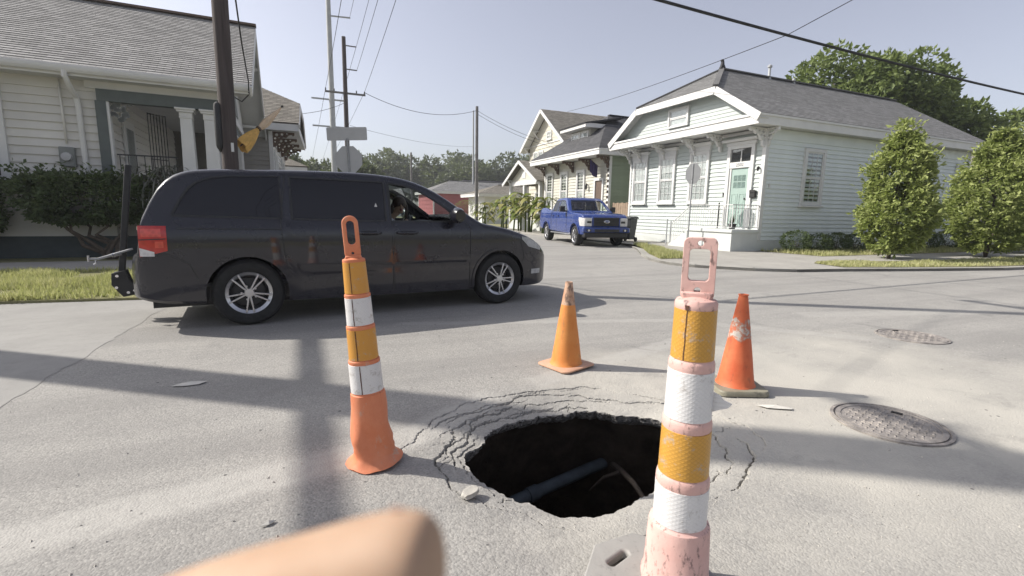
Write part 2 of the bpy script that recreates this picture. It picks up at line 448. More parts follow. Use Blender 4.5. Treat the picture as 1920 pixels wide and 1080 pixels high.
# --- road furniture
def rubberised(name, c, c2, dirt, amt, scale=14, rough=.6):
    t = NT(name); v = t.coord()
    col = t.ramp(t.noise(v, 7, 6, .65), [(.3, c), (.72, c2)])
    z = t.sep(v)[2]
    d = t.ramp(t.noise(t.scale(v, (1, 1, .45)), scale, 8, .72), [(1 - amt - .05, 0), (1 - amt + .05, .85)])
    col = t.mix(d, col, dirt)
    sc = t.ramp(t.noise(t.scale(v, (1, 1, .12)), 60, 3, .6), [(.62, 0), (.75, .35)])
    col = t.mix(sc, col, tuple(x * .55 for x in c))
    t.set(col, rough, t.bump(t.noise(v, 18, 5, .6), .25, .01), Specular_IOR_Level=.35)
rubberised('orange_plastic', (.60, .185, .085), (.68, .26, .14), (.50, .36, .28), .36)
rubberised('pink_plastic', (.60, .36, .315), (.67, .45, .40), (.13, .09, .085), .40, 46)
rubberised('cone_orange', (.60, .205, .045), (.68, .29, .085), (.38, .19, .08), .38, 9)
rubberised('cone_red', (.55, .105, .040), (.64, .18, .075), (.22, .085, .05), .38, 9)
rubberised('cone_scuffed', (.42, .19, .09), (.62, .47, .36), (.13, .09, .07), .46, 22)
def scuffed_red():
    t = NT('cone_red_scuffed'); v = t.coord(); n1 = t.noise(v, 22, 8, .75)
    col = t.ramp(n1, [(.40, (.55, .12, .05)), (.50, (.38, .20, .14)), (.56, (.50, .45, .40)), (.70, (.30, .27, .25))])
    t.set(col, .75, t.bump(n1, .3, .01))
scuffed_red()
rubberised('cone_base_tan', (.50, .27, .17), (.58, .38, .27), (.30, .24, .2), .36)
rubberised('cone_base_olive', (.20, .185, .135), (.29, .275, .21), (.12, .11, .09), .4)
rubberised('base_grey', (.27, .262, .245), (.32, .31, .29), (.19, .185, .175), .36, 20)
def sheeting(name, c, lines):
    t = NT(name); v = t.coord(); s = t.sep(v)
    # prismatic sheeting: fine diagonal lattice, scuffs, stains
    ang = t.math('ARCTAN2', s[1], s[0])
    a = t.math('ADD', t.math('MULTIPLY', ang, 24), t.math('MULTIPLY', s[2], 430)); b = t.math('SUBTRACT', t.math('MULTIPLY', ang, 24), t.math('MULTIPLY', s[2], 430))
    lat = t.math('MAXIMUM', t.math('SINE', a), t.math('SINE', b))
    col = t.mix(t.math('MULTIPLY', t.ramp(lat, [(.8, 0), (1, 1)]), lines), c, tuple(x * .62 for x in c))
    col = t.mix(t.ramp(t.noise(v, 24, 8, .75), [(.55, 0), (.66, .75)]), col, (.36, .33, .30))
    col = t.mix(t.ramp(t.noise(t.scale(v, (1, 1, .3)), 9, 5, .6), [(.5, 0), (.75, .3)]), col, tuple(x * .7 for x in c))
    t.set(col, .42, t.bump(lat, .12, .003), Specular_IOR_Level=.5)
sheeting('sheet_white', (.66, .65, .64), .18); sheeting('sheet_amber', (.55, .29, .05), .45); sheeting('sheet_amber_plain', (.58, .275, .045), .1)
plain('rust_stain', (.09, .04, .025), .9, .3, 30)
plain('iron_cover', (.235, .215, .20), .7, .35, 14, .4, 60, metallic=.15, wear=((.36, .325, .29), .46, 8))
plain('sign_back', (.44, .44, .44), .55, .06, 4, metallic=.15)
plain('sign_back_dark', (.17, .175, .18), .6, .08, 4, metallic=.1)
plain('sign_post', (.30, .305, .31), .6, .12, 12, metallic=.4)
plain('wire_black', (.012, .012, .013), .7, .1, 4)
plain('pipe_blue', (.085, .105, .12), .7, .3, 9, .4, 30)
plain('paper_litter', (.55, .53, .48), .9, .1, 12)
plain('rubble', (.40, .38, .34), .95, .15, 20, .5, 50)
plain('bin_dark', (.030, .032, .033), .6, .2, 8)
plain('terracotta', (.30, .13, .075), .8, .15, 8)
def skin():
    t = NT('skin'); v = t.coord()
    col = t.ramp(t.noise(v, 45, 4, .6), [(.3, (.36, .235, .155)), (.7, (.44, .305, .215))])
    t.set(col, .6, Specular_IOR_Level=.25)
    t.p.inputs['Subsurface Weight'].default_value = .12; t.p.inputs['Subsurface Radius'].default_value = (.006, .002, .001)
    t.p.inputs['Subsurface Scale'].default_value = .5
skin()
plain('nail', (.54, .37, .29), .3, .06, 30)
plain('hair_dark', (.045, .028, .018), .6, .4, 60)
plain('shirt_white', (.55, .55, .56), .9, .08, 12)
plain('lip', (.16, .04, .035), .6, .1, 10)
plain('eye_dark', (.03, .02, .015), .3, .1, 10)
# ------------------------------------------------------------------ ground, road, sinkhole
def struct(o, label=None): o['kind'] = 'structure'; return o
def pip(x, y, poly):
    c = False; n = len(poly)
    for i in range(n):
        x0, y0 = poly[i]; x1, y1 = poly[(i + 1) % n]
        if (y0 > y) != (y1 > y) and x < (x1 - x0) * (y - y0) / (y1 - y0) + x0: c = not c
    return c
def sheet(name, poly, z, mat, kind='structure', thick=0):
    mb = MB()
    if thick: mb.prism(poly, z - thick, z, 'z')
    else: mb.poly([(x, y, z) for x, y in poly])
    o = mb.build(name, mat)
    if kind: o['kind'] = kind
    return o
PX0, PX1, PY0, PY1 = -1.6, 4.4, -.9, 5.1         # finely meshed square of road round the sinkhole
mb = MB()
for a, b, c, d in ((-600, PX0 - .5, -600, 900), (PX1 + .5, 700, -600, 900), (PX0 - .5, PX1 + .5, -600, PY0 - .5), (PX0 - .5, PX1 + .5, PY1 + .5, 900)):
    mb.quad((a, c, -.03), (b, c, -.03), (b, d, -.03), (a, d, -.03))
struct(mb.build('ground', 'earth'))
mb = MB()
for a, b, c, d in ((-90, PX0, -14, 8.1), (PX1, 90, -14, 9.2), (PX0, PX1, -14, PY0), (PX0, PX1, PY1, 8.1), (PX0, PX1, 8.1, 9.2), (1.6, 12.8, 9.2, 130), (-.2, PX0 + 3.0, 8.1, 8.1 + 1e-4)):
    if d - c < .01: continue
    mb.quad((a, c, 0), (b, c, 0), (b, d, 0), (a, d, 0))
struct(mb.build('road', 'asphalt'))

HC = (1.36, 2.09)
HOLE = [(0.74,2.26),(0.86,2.37),(1.02,2.52),(1.16,2.57),(1.3,2.58),(1.52,2.56),(1.7,2.53),(1.8,2.43),(1.95,2.34),(2.03,2.18),(1.99,1.92),(1.75,1.71),(1.49,1.63),(1.33,1.6),(1.16,1.57),(1.05,1.58),(0.96,1.64),(0.89,1.74),(0.81,1.86),(0.74,2.01),(0.72,2.15)]
HOLE = [(x * 1.03, y * 1.03) for x, y in HOLE]; HC = (1.40, 2.15)
hp = sorted([(math.atan2(y - HC[1], x - HC[0]), math.hypot(x - HC[0], y - HC[1])) for x, y in HOLE])
hp = [(hp[-1][0] - 2 * PI, hp[-1][1])] + hp + [(hp[0][0] + 2 * PI, hp[0][1])]
def rim(th):
    r = sinterp(hp, th)
    c, s = math.cos(th), math.sin(th)
    r += .026 * nz(c * 5, s * 5, 3) + .024 * nz(c * 12, s * 12, 7) + .010 * nz(c * 27, s * 27, 1) + .003 * nz(c * 70, s * 70, 2)
    return r
# cracks: (start angle, end angle, distance from the rim, wander, half width, depth, step)
D = math.radians
CR = [(35, 170, .330, .05, .0045, .020, .007), (60, 150, .245, .06, .0055, .028, .007), (95, 215, .175, .05, .0075, .034, .010), (40, 105, .130, .05, .0045, .024, .005),
      (120, 178, .085, .035, .0075, .038, .012), (20, 70, .20, .06, .005, .025, .006), (75, 130, .075, .03, .005, .028, .006),
      (-52, 30, .215, .07, .0065, .032, .008), (-60, -14, .30, .05, .0105, .045, .012), (-30, 40, .33, .06, .0045, .022, .005), (-75, -40, .13, .04, .006, .03, .010), (-110, -60, .21, .04, .0035, .015, .004),
      (205, 245, .10, .03, .0035, .016, .006), (50, 120, .045, .03, .004, .025, .006), (85, 160, .215, .05, .0035, .02, .004), (100, 175, .125, .05, .0045, .025, .006), (140, 215, .06, .03, .0045, .028, .008), (55, 100, .29, .05, .0035, .018, .003)]
CR = [(D(a), D(b), d, w, hw * .62, dp * .75, st * .8, i * 7.3) for i, (a, b, d, w, hw, dp, st) in enumerate(CR)]
RAD = [(66, .0, .12), (101, .06, .16), (134, .1, .2), (170, .05, .17), (12, .2, .34), (-8, .16, .30), (205, .0, .1)]
RAD = [(D(a), d0, d1, i * 3.1) for i, (a, d0, d1) in enumerate(RAD)]
def wrapd(a): return (a + PI) % (2 * PI) - PI
def relief(th, d, r):
    c, s = math.cos(th), math.sin(th)
    d_ = max(d, 0); z = -.034 * math.exp(-d_ / .12) - .016 * math.exp(-d_ / .40)
    if d < .9:
        x, y = c * r, s * r
        z += .004 * nz(x * 9, y * 9, 5) * math.exp(-d / .5) + .0016 * nz(x * 40, y * 40, 2)
        for a, b, dc, w, hw, dp, st, sd in CR:
            m = (a + b) / 2; half = (b - a) / 2; t = abs(wrapd(th - m)) / half
            if t < 1:
                q = dc + w * 1.9 * nz(c * 2.4 + sd, s * 2.4, sd) + w * .8 * nz(c * 7 + sd, s * 7 - sd, sd) + .012 * nz(c * 22 + sd * 1.7, s * 22, sd) + .009 * nz(c * 55 + sd, s * 55 + sd * 2.3, sd)
                taper = min(1, (1 - t) * 4) * (.55 + .75 * nz(c * 14 + sd, s * 14, sd + 4) + .4)
                taper = max(0, taper); hwt = hw * min(1.5, taper)
                e = abs(d - q)
                if e < hwt: z -= dp * min(1, taper) * (1 - (e / hwt) ** 3)
                if d < q: z -= st * min(1, taper) * math.exp(-(q - d) / .05)
        for a, d0, d1, sd in RAD:
            if d0 < d < d1:
                q = a + .10 * nz(d * 9 + sd, sd) + .05 * nz(d * 30 + sd, sd)
                e = abs(wrapd(th - q)) * r; k = min(1, (d - d0) * 20, (d1 - d) * 20)
                if e < .0042 * k: z -= .016 * (1 - (e / (.0042 * k)) ** 2)
    return z
NTH = 1100
ths = [-PI + 2 * PI * i / NTH for i in range(NTH)]
for cx, cy in ((PX0, PY0), (PX1, PY0), (PX1, PY1), (PX0, PY1)):
    a = math.atan2(cy - HC[1], cx - HC[0]); i = min(range(NTH), key=lambda k: abs(wrapd(ths[k] - a))); ths[i] = a
NR = 96; NO = 12
rows = [[] for _ in range(NR + NO + 1)]; rims = []
for th in ths:
    c, s = math.cos(th), math.sin(th); R0 = rim(th); rims.append(R0)
    tx = ((PX1 if c > 0 else PX0) - HC[0]) / c if abs(c) > 1e-9 else 1e9
    ty = ((PY1 if s > 0 else PY0) - HC[1]) / s if abs(s) > 1e-9 else 1e9
    RB = min(tx, ty)
    for k in range(NR + NO + 1):
        if k <= NR: d = .50 * (k / NR) ** 1.05
        else: d = .50 + (RB - R0 - .50) * ((k - NR) / NO) ** 1.3
        Rs = sinterp(hp, th); last = k == NR + NO
        if not last: r = Rs + d + (R0 - Rs) * max(0, 1 - d / .07)
        else: r = RB
        rows[k].append((HC[0] + c * r, HC[1] + s * r, 0 if last else relief(th, r - Rs, r) * min(1, (RB - r) / .6)))
mb = MB(); n = NTH
vs_ = [p for r in rows for p in r]
mb.add(vs_, [(i * n + j, i * n + (j + 1) % n, (i + 1) * n + (j + 1) % n, (i + 1) * n + j) for i in range(NR + NO) for j in range(n)])
o = mb.build('road_surface', 'asphalt', smooth=40); struct(o)
# broken asphalt edge: the cut thickness of the slab under the rim
mb = MB(); er = []
for k, (dz, off) in enumerate(((0, 0), (-.010, -.003), (-.026, .012), (-.045, .020), (-.070, .055), (-.10, .11))):
    row = []
    for j, th in enumerate(ths):
        c, s = math.cos(th), math.sin(th)
        r = rims[j] + off + (.014 * nz(c * 11, s * 11, k * .9) + .006 * nz(c * 40, s * 40, k * 2.1) if k else 0)
        row.append((HC[0] + c * r, HC[1] + s * r, rows[0][j][2] + dz + (.016 * nz(c * 8, s * 8, k * .6) if k > 1 else 0)))
    er.append(row)
for i in range(len(er) - 1):
    pass
mb.add([p for r in er for p in r], [(i * n + j, i * n + (j + 1) % n, (i + 1) * n + (j + 1) % n, (i + 1) * n + j) for i in range(len(er) - 1) for j in range(n)])
e = mb.build('broken_edge', 'broken_asphalt', parent=o)
# pit: undercut soil walls and floor
mb = MB(); pr_ = []; NP = 120
for dz, off in ((-.05, .09), (-.20, .20), (-.5, .30), (-.9, .40), (-1.4, .42), (-1.9, .34), (-2.3, .10), (-2.45, -.35)):
    row = []
    for j in range(NP):
        th = -PI + 2 * PI * j / NP; c, s = math.cos(th), math.sin(th)
        r = max(.1, sinterp(hp, th) + off + .07 * nz(c * 3, s * 3, dz * 2) + .03 * nz(c * 9, s * 9, dz * 5))
        row.append((HC[0] + c * r, HC[1] + s * r, dz - .06 + .05 * nz(c * 4, s * 4, dz)))
    pr_.append(row)
mb.add([p for r in pr_ for p in r] + [(HC[0], HC[1], -2.55)],
       [(i * NP + j, i * NP + (j + 1) % NP, (i + 1) * NP + (j + 1) % NP, (i + 1) * NP + j) for i in range(len(pr_) - 1) for j in range(NP)] +
       [((len(pr_) - 1) * NP + j, (len(pr_) - 1) * NP + (j + 1) % NP, len(pr_) * NP) for j in range(NP)])
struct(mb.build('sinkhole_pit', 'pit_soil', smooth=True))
# old pipe and a root crossing the pit
pp = thing('buried_pipe', 'grey-blue buried pipe crossing the dark bottom of the sinkhole', 'pipe')
q = MB(); q.tube([(.55, 2.52, -.655), (1.0, 2.61, -.63), (1.4, 2.69, -.61), (1.9, 2.78, -.585), (2.6, 2.90, -.56)], .042, 14); q.build('barrel', 'pipe_blue', pp, smooth=40)
q = MB(); q.tube([(1.32, 2.673, -.614), (1.40, 2.69, -.61)], .051, 14); q.build('coupling', 'pipe_blue', pp, smooth=40)
q = MB(); q.tube([(2.10, 2.85, -.60), (2.02, 2.68, -.54), (1.97, 2.52, -.49), (1.93, 2.34, -.47), (1.90, 2.12, -.52)], [.024, .022, .02, .018, .014], 9)
q.tube([(1.97, 2.52, -.49), (1.88, 2.60, -.56), (1.80, 2.66, -.68)], [.014, .011, .006], 7)
tag(q.build('tree_root', 'bark', smooth=True), 'bent brown root hanging inside the sinkhole above the pipe', 'root')
# fallen slab of asphalt on the lip, a loose piece of rubble, litter
def chunk(name, c, size, mat, label, cat, seed, rz=0, tilt=0, flat=.5, group=None):
    me = bpy.data.meshes.new(name); bm = bmesh.new(); bmesh.ops.create_icosphere(bm, subdivisions=2, radius=1)
    for v in bm.verts:
        k = 1 + .35 * nz(v.co.x * 1.6 + seed, v.co.y * 1.6, v.co.z * 1.6) + .12 * nz(v.co.x * 5 + seed, v.co.y * 5, v.co.z * 5)
        v.co = Vector((max(-.8, min(.8, v.co.x * k)) * size[0], max(-.8, min(.8, v.co.y * k)) * size[1], max(-.5, min(.5, v.co.z * k)) * size[2]))
    bm.to_mesh(me); bm.free()
    o = link(name, me, mat); o.location = c; o.rotation_euler = (tilt, 0, rz)
    return tag(o, label, cat, group)
chunk('asphalt_slab', (1.60, 1.605, -.085), (.20, .085, .07), 'broken_asphalt', 'broken slab of asphalt tipping into the sinkhole beside the pink post', 'rubble', 3.3, .5, .25)
chunk('concrete_chip', (.655, 1.925, .004), (.055, .035, .022), 'rubble', 'pale chip of concrete lying by the sinkhole rim', 'rubble', 8.1, .5)
def litter(name, x, y, pts, label, cat, mat='paper_litter', rz=0, curl=.012):
    mb = MB(); m = len(pts)
    z = [.004 + curl * abs(nz(px * 19 + x, py * 19 + y)) for px, py in pts]
    top = [(px, py, zz + .0025) for (px, py), zz in zip(pts, z)]; bot = [(px, py, zz) for (px, py), zz in zip(pts, z)]
    cx = sum(p[0] for p in pts) / m; cy = sum(p[1] for p in pts) / m
    mb.add(top + bot + [(cx, cy, .012 + curl), (cx, cy, .008 + curl)], [(i, (i + 1) % m, 2 * m) for i in range(m)] + [((i + 1) % m + m, i + m, 2 * m + 1) for i in range(m)] + [(i, (i + 1) % m, (i + 1) % m + m, i + m) for i in range(m)])
    o = mb.build(name, mat); o.location = (x, y, 0); o.rotation_euler.z = rz
    return tag(o, label, cat)
litter('paper_scrap', -.80, 3.98, [(-.10,-.035),(-.02,-.05),(.07,-.03),(.11,.02),(.05,.045),(-.05,.02)], 'crumpled pale paper scrap lying in the long pole shadow', 'litter', rz=-.15)
litter('flattened_litter', 2.88, 2.10, [(-.11,.02),(-.05,-.02),(.02,-.025),(.10,-.03),(.12,0),(.03,.02),(-.04,.035)], 'flattened pale litter on the road below the red cone', 'litter', rz=-.5)
litter('dry_leaf', -.18, 2.02, [(-.03,0),(0,-.012),(.03,0),(.012,.014)], 'small dry curled leaf on asphalt near the faded painted band', 'leaf', rz=.3, curl=.006)
# loose grit round the hole and on the right, too small to count
rnd = random.Random(5); mb = MB()
def pebble(mb, x, y, z, s):
    a = rnd.uniform(0, 6.28)
    p = [(x + s * math.cos(a + k * 2.1) * rnd.uniform(.6, 1.2), y + s * math.sin(a + k * 2.1) * rnd.uniform(.6, 1.2), z) for k in range(3)]
    t_ = (x + rnd.uniform(-.3, .3) * s, y + rnd.uniform(-.3, .3) * s, z + s * rnd.uniform(.5, 1.0))
    mb.add(p + [t_], [(0, 1, 3), (1, 2, 3), (2, 0, 3)])
for i in range(2600):
    th = rnd.uniform(-PI, PI); d = abs(rnd.gauss(0, .22)) + .02
    if rnd.random() < .35: th = rnd.uniform(D(-75), D(20)); d = rnd.uniform(.05, .9)
    r = rim(th) + d
    pebble(mb, HC[0] + r * math.cos(th), HC[1] + r * math.sin(th), relief(th, min(r - sinterp(hp, th), .89), r) - .001, rnd.choice((.002, .003, .004, .006)))
for i in range(2600):
    x, y = rnd.uniform(-3, 7), rnd.uniform(.6, 6)
    if math.hypot(x - HC[0], y - HC[1]) < 1.3: continue
    pebble(mb, x, y, -.001, rnd.choice((.003, .004, .005, .008)))
tag(mb.build('road_grit', 'rubble'), 'loose grit scattered over the asphalt around the sinkhole', 'grit', kind='stuff')
# dark pits and lost aggregate: small flakes of dark asphalt
# ---- left side: concrete pavement, verge, sidewalk, yard
cp = [(-40, 2.2), (-1.86, 2.2)] + [(-1.80 + .05 * nz(y * 2.3) + .03 * nz(y * 9) + (y - 3.9) * .05, y) for y in [2.4 + k * .07 for k in range(80)]] + [(-1.60, 8.08), (-40, 8.25)]
sheet('concrete_pavement', cp, .0025, 'concrete_old')
sheet('verge_left', [(-60, 8.30), (-8, 8.22), (-3.6, 8.12), (-2.1, 7.95), (.2, 8.0), (1.1, 8.6), (1.6, 9.6), (1.7, 11.5), (-60, 11.7)], .035, 'earth', thick=.06)
sheet('sidewalk_left', [(-60, 11.7), (1.7, 11.5), (1.7, 90), (.2, 90), (.2, 13.25), (-60, 13.45)], .06, 'concrete', thick=.09)
sheet('yard_left', [(-60, 13.45), (.2, 13.25), (.2, 90), (-60, 90)], .045, 'earth')
# ---- right corner block
CORNER = [(12.6, 130), (12.6, 18), (12.3, 16.2), (11.2, 14.2), (9.8, 12.2), (8.95, 10.7), (8.75, 9.7), (8.95, 9.05), (9.85, 8.05), (10.7, 7.6), (12.2, 7.35), (13.8, 6.95), (17, 6.3), (24, 5.9), (80, 5.9)]
sheet('sidewalk_right', CORNER + [(80, 9.9), (15.2, 10.0), (14.95, 130)], .065, 'concrete', thick=.12)
mb = MB()
for (a, b) in zip(CORNER[1:-1], CORNER[2:]):
    d = Vector((b[0] - a[0], b[1] - a[1], 0)).normalized(); nn = Vector((-d.y, d.x, 0)) * .15
    mb.prism([(a[0] - d.x * .01, a[1] - d.y * .01), b, (b[0] + nn.x, b[1] + nn.y), (a[0] + nn.x, a[1] + nn.y)], -.05, .070, 'z')
struct(mb.build('kerb_right', 'kerb_concrete'))
GR1 = [(12.5, 17), (12.2, 14.9), (11.4, 12.7), (10.7, 11.3), (9.9, 10.5), (9.15, 10.55), (9.95, 12.0), (11.3, 14.0), (12.35, 15.9)]
GR2 = [(12.4, 7.60), (13.8, 7.2), (17, 6.55), (24, 6.15), (60, 6.15), (60, 8.0), (20, 8.0), (16.6, 8.15), (14.6, 8.6), (13.3, 8.9), (12.6, 8.5)]
GR3 = [(80, 9.9), (15.2, 10.0), (14.98, 12.3), (14.98, 130), (80, 130)]
sheet('verge_corner', GR1, .076, 'earth'); sheet('verge_right', GR2, .076, 'earth'); sheet('yard_right', GR3, .074, 'earth')
def grass(name, poly, n, z, hmin, hmax, label, seed, w=.012, dens=None):
    r = random.Random(seed); xs = [p[0] for p in poly]; ys = [p[1] for p in poly]; vs, fs, sh = [], [], []
    while len(fs) < n:
        x, y = r.uniform(min(xs), max(xs)), r.uniform(min(ys), max(ys))
        if not pip(x, y, poly): continue
        pt = nz(x * 1.3, y * 1.3, seed)
        if r.random() > .55 + pt * 1.3: continue
        h = r.uniform(hmin, hmax) * (1 + .7 * pt); a = r.uniform(0, 6.28); b = r.uniform(0, 6.28); ln = h * r.uniform(.1, .7)
        dx, dy = math.cos(a) * w, math.sin(a) * w
        i = len(vs)
        vs += [(x - dx, y - dy, z - .005), (x + dx, y + dy, z - .005), (x + math.cos(b) * ln, y + math.sin(b) * ln, z + h)]
        fs.append((i, i + 1, i + 2)); sh += [max(0, min(1, r.gauss(.5, .22) + pt * .4))] * 3
    me = bpy.data.meshes.new(name); me.from_pydata(vs, [], fs)
    at = me.attributes.new('shade', 'FLOAT', 'POINT'); at.data.foreach_set('value', sh)
    return tag(link(name, me, 'grass_blade'), label, 'grass', kind='stuff')
grass('lawn_grass', [(-11, 8.32), (-8, 8.25), (-3.6, 8.14), (-2.1, 7.97), (.1, 8.05), (1.0, 8.7), (1.4, 9.6), (1.4, 11.4), (-11, 11.6)], 52000, .035, .05, .12, 'sunlit short grass verge behind the black van', 3, .011)
grass('corner_grass', GR1, 8000, .076, .05, .16, 'tuft of yellow-green grass at the foot of the stop sign corner', 4, .012)
grass('strip_grass', [(12.4, 7.62), (13.8, 7.25), (17, 6.6), (24, 6.2), (30, 6.2), (30, 7.9), (20, 7.9), (16.6, 8.05), (14.6, 8.5), (13.3, 8.8), (12.6, 8.4)], 16000, .076, .03, .09, 'patchy dry grass strip along the kerb under the shrubs', 6, .012)
grass('yard_grass', [(15.2, 10.05), (32, 10.0), (32, 12.2), (15.05, 12.2)], 12000, .074, .04, .15, 'weedy grass along the mint house foundation', 8, .014)
# ---- manhole covers
def manhole(x, y, r, label, seed):
    t = thing('manhole_cover', label, 'manhole cover', (x, y, 0), seed)
    f = MB(); f.lathe([(r + .030, .0), (r + .030, .010), (r + .012, .012), (r + .010, .003), (r + .004, .003)], 56, caps=False); f.build('frame', 'iron_cover', t, smooth=30)
    c = MB(); c.lathe([(0, .006), (r * .2, .006), (r - .03, .006), (r - .028, .011), (r, .011), (r, .0)], 56); c.build('lid', 'iron_cover', t, smooth=30)
    b = MB(); k = int(r / .036)
    for i in range(-k, k + 1):
        for j in range(-k, k + 1):
            px, py = i * .036 + (.018 if j % 2 else 0), j * .036
            if math.hypot(px, py) > r - .045: continue
            w, l = (.006, .013) if (i + j) % 2 else (.013, .006)
            h = .0115 + .0015 * nz(px * 20, py * 20, seed)
            b.add([(px - w, py - l, .005), (px + w, py - l, .005), (px + w, py + l, .005), (px - w, py + l, .005), (px - w * .6, py - l * .6, h), (px + w * .6, py - l * .6, h), (px + w * .6, py + l * .6, h), (px - w * .6, py + l * .6, h)],
                  [(4, 5, 6, 7), (0, 1, 5, 4), (1, 2, 6, 5), (2, 3, 7, 6), (3, 0, 4, 7)])
    o = b.build('tread_studs', 'iron_cover', t); o['kind'] = 'stuff'
    h = MB(); h.tube([(r * .72, -.03, .013), (r * .72, .03, .013)], .007, 8); h.build('lift_bar', 'dark_iron', t)
manhole(3.36, 1.66, .285, 'round studded iron manhole cover crossed by the edge of the pole shadow', .3)
manhole(6.13, 2.94, .30, 'iron manhole cover lying in full sun further up the street', 1.2)
# ------------------------------------------------------------------ vehicles
class Shell:
    """car body lofted from tables: top and bottom line, plan half width, tumblehome"""
    def __init__(s, zt, zb, wb, prof, rc=.10, crown=.02): s.zt, s.zb, s.wb, s.prof, s.rc, s.crown = zt, zb, wb, prof, rc, crown
    def W(s, x, z): return sinterp(s.wb, x) * sinterp(s.prof, z)
    def section(s, x, off=0, zmin=None, zs=()):
        zt = sinterp(s.zt, x) - off; zb = sinterp(s.zb, x) + off
        if zmin is not None: zb = max(zb, zmin)
        zb = min(zb, zt - .05)
        rc = min(s.rc, (zt - zb) * .35)
        pts = [(0, zb), (s.W(x, zb) * .5 - off, zb), (s.W(x, zb) - off - .03, zb), (s.W(x, zb + .03) - off, zb + .03)]
        NS = 22
        for i in range(1, NS + 1):
            z = lerp(zb + .03, zt - rc, i / NS); pts.append((s.W(x, z) - off, z))
        w0 = s.W(x, zt - rc) - off; w1 = max(.05, s.W(x, zt) - off - rc * .75)
        for i in range(1, 6):
            a = i / 6 * PI / 2; pts.append((w1 + (w0 - w1) * math.cos(a), zt - rc + rc * math.sin(a)))
        for k in (1, .8, .5, .2, 0): pts.append((w1 * k, zt + s.crown * (1 - k * k) * min(1, w1 / .5)))
        return pts
    def loft(s, xs, off=0, zmin=None):
        mb = MB(); rows = []
        for x in xs:
            h = s.section(x, off, zmin)
            rows.append([(x, -y, z) for y, z in h] + [(x, y, z) for y, z in h[-2:0:-1]])
        n = len(rows[0])
        mb.add([p for r in rows for p in r], [(i * n + j, i * n + (j + 1) % n, (i + 1) * n + (j + 1) % n, (i + 1) * n + j) for i in range(len(rows) - 1) for j in range(n)] + [tuple(range(n)), tuple(range(len(rows) * n - 1, (len(rows) - 1) * n - 1, -1))])
        return mb.mesh('shell')
    def patch(s, x0, x1, lo, hi, side, off, nx=14, nz_=8, thick=.006):
        """piece of the flank between lo(x) and hi(x), pushed out by off, with real thickness"""
        mb = MB(); A = []; B = []
        for i in range(nx + 1):
            x = lerp(x0, x1, i / nx); a, b = lo(x), hi(x); r1 = []; r2 = []
            for j in range(nz_ + 1):
                z = lerp(a, b, j / nz_); w = s.W(x, z); r1.append((x, side * (w + off), z)); r2.append((x, side * (w + off - thick), z))
            A.append(r1); B.append(r2)
        m = nz_ + 1; k = (nx + 1) * m
        vs = [p for r in A for p in r] + [p for r in B for p in r]
        fs = [(i * m + j, i * m + j + 1, (i + 1) * m + j + 1, (i + 1) * m + j) for i in range(nx) for j in range(nz_)]
        fs += [tuple(q + k for q in reversed(f)) for f in fs]
        bd = [i * m for i in range(nx)] + [nx * m + j for j in range(nz_)] + [i * m + nz_ for i in range(nx, 0, -1)] + [j for j in range(nz_, 0, -1)]
        fs += [(bd[i], bd[(i + 1) % len(bd)], bd[(i + 1) % len(bd)] + k, bd[i] + k) for i in range(len(bd))]
        return mb.add(vs, fs)
    def ribbon(s, pts, side, w=.008, off=.0015, thick=.004, sub=5):
        """narrow strip along a polyline drawn on the flank"""
        P = []
        for a, b in zip(pts, pts[1:]):
            for i in range(sub): P.append((lerp(a[0], b[0], i / sub), lerp(a[1], b[1], i / sub)))
        P.append(pts[-1]); mb = MB(); vs = []; m = len(P)
        for i, (x, z) in enumerate(P):
            a = P[max(i - 1, 0)]; b = P[min(i + 1, m - 1)]; dx, dz = b[0] - a[0], b[1] - a[1]; L = math.hypot(dx, dz) or 1; nx_, nz2 = -dz / L * w / 2, dx / L * w / 2
            for sg, o in ((-1, off), (1, off), (1, off - thick), (-1, off - thick)):
                xx, zz = x + sg * nx_, z + sg * nz2; vs.append((xx, side * (s.W(xx, zz) + o), zz))
        fs = [(i * 4 + k, i * 4 + (k + 1) % 4, (i + 1) * 4 + (k + 1) % 4, (i + 1) * 4 + k) for i in range(m - 1) for k in range(4)] + [(0, 1, 2, 3), (m * 4 - 1, m * 4 - 2, m * 4 - 3, m * 4 - 4)]
        return mb.add(vs, fs)
def stations(a, b, n, ends=.12, k=7):
    base = [lerp(a, b, i / n) for i in range(n + 1)]
    extra = [a + ends * (i / k) ** 2 for i in range(1, k)] + [b - ends * (i / k) ** 2 for i in range(1, k)]
    return sorted(set(round(x, 4) for x in base + extra))
def outline(x0, x1, lo, hi, n=12):
    up = [(lerp(x0, x1, i / n), hi(lerp(x0, x1, i / n))) for i in range(n + 1)]; dn = [(lerp(x1, x0, i / n), lo(lerp(x1, x0, i / n))) for i in range(n + 1)]
    pts = up + dn; r = [pts[0]]
    for p in pts[1:]:
        if math.hypot(p[0] - r[-1][0], p[1] - r[-1][1]) > .004: r.append(p)
    if math.hypot(r[0][0] - r[-1][0], r[0][1] - r[-1][1]) < .004: r.pop()
    return r
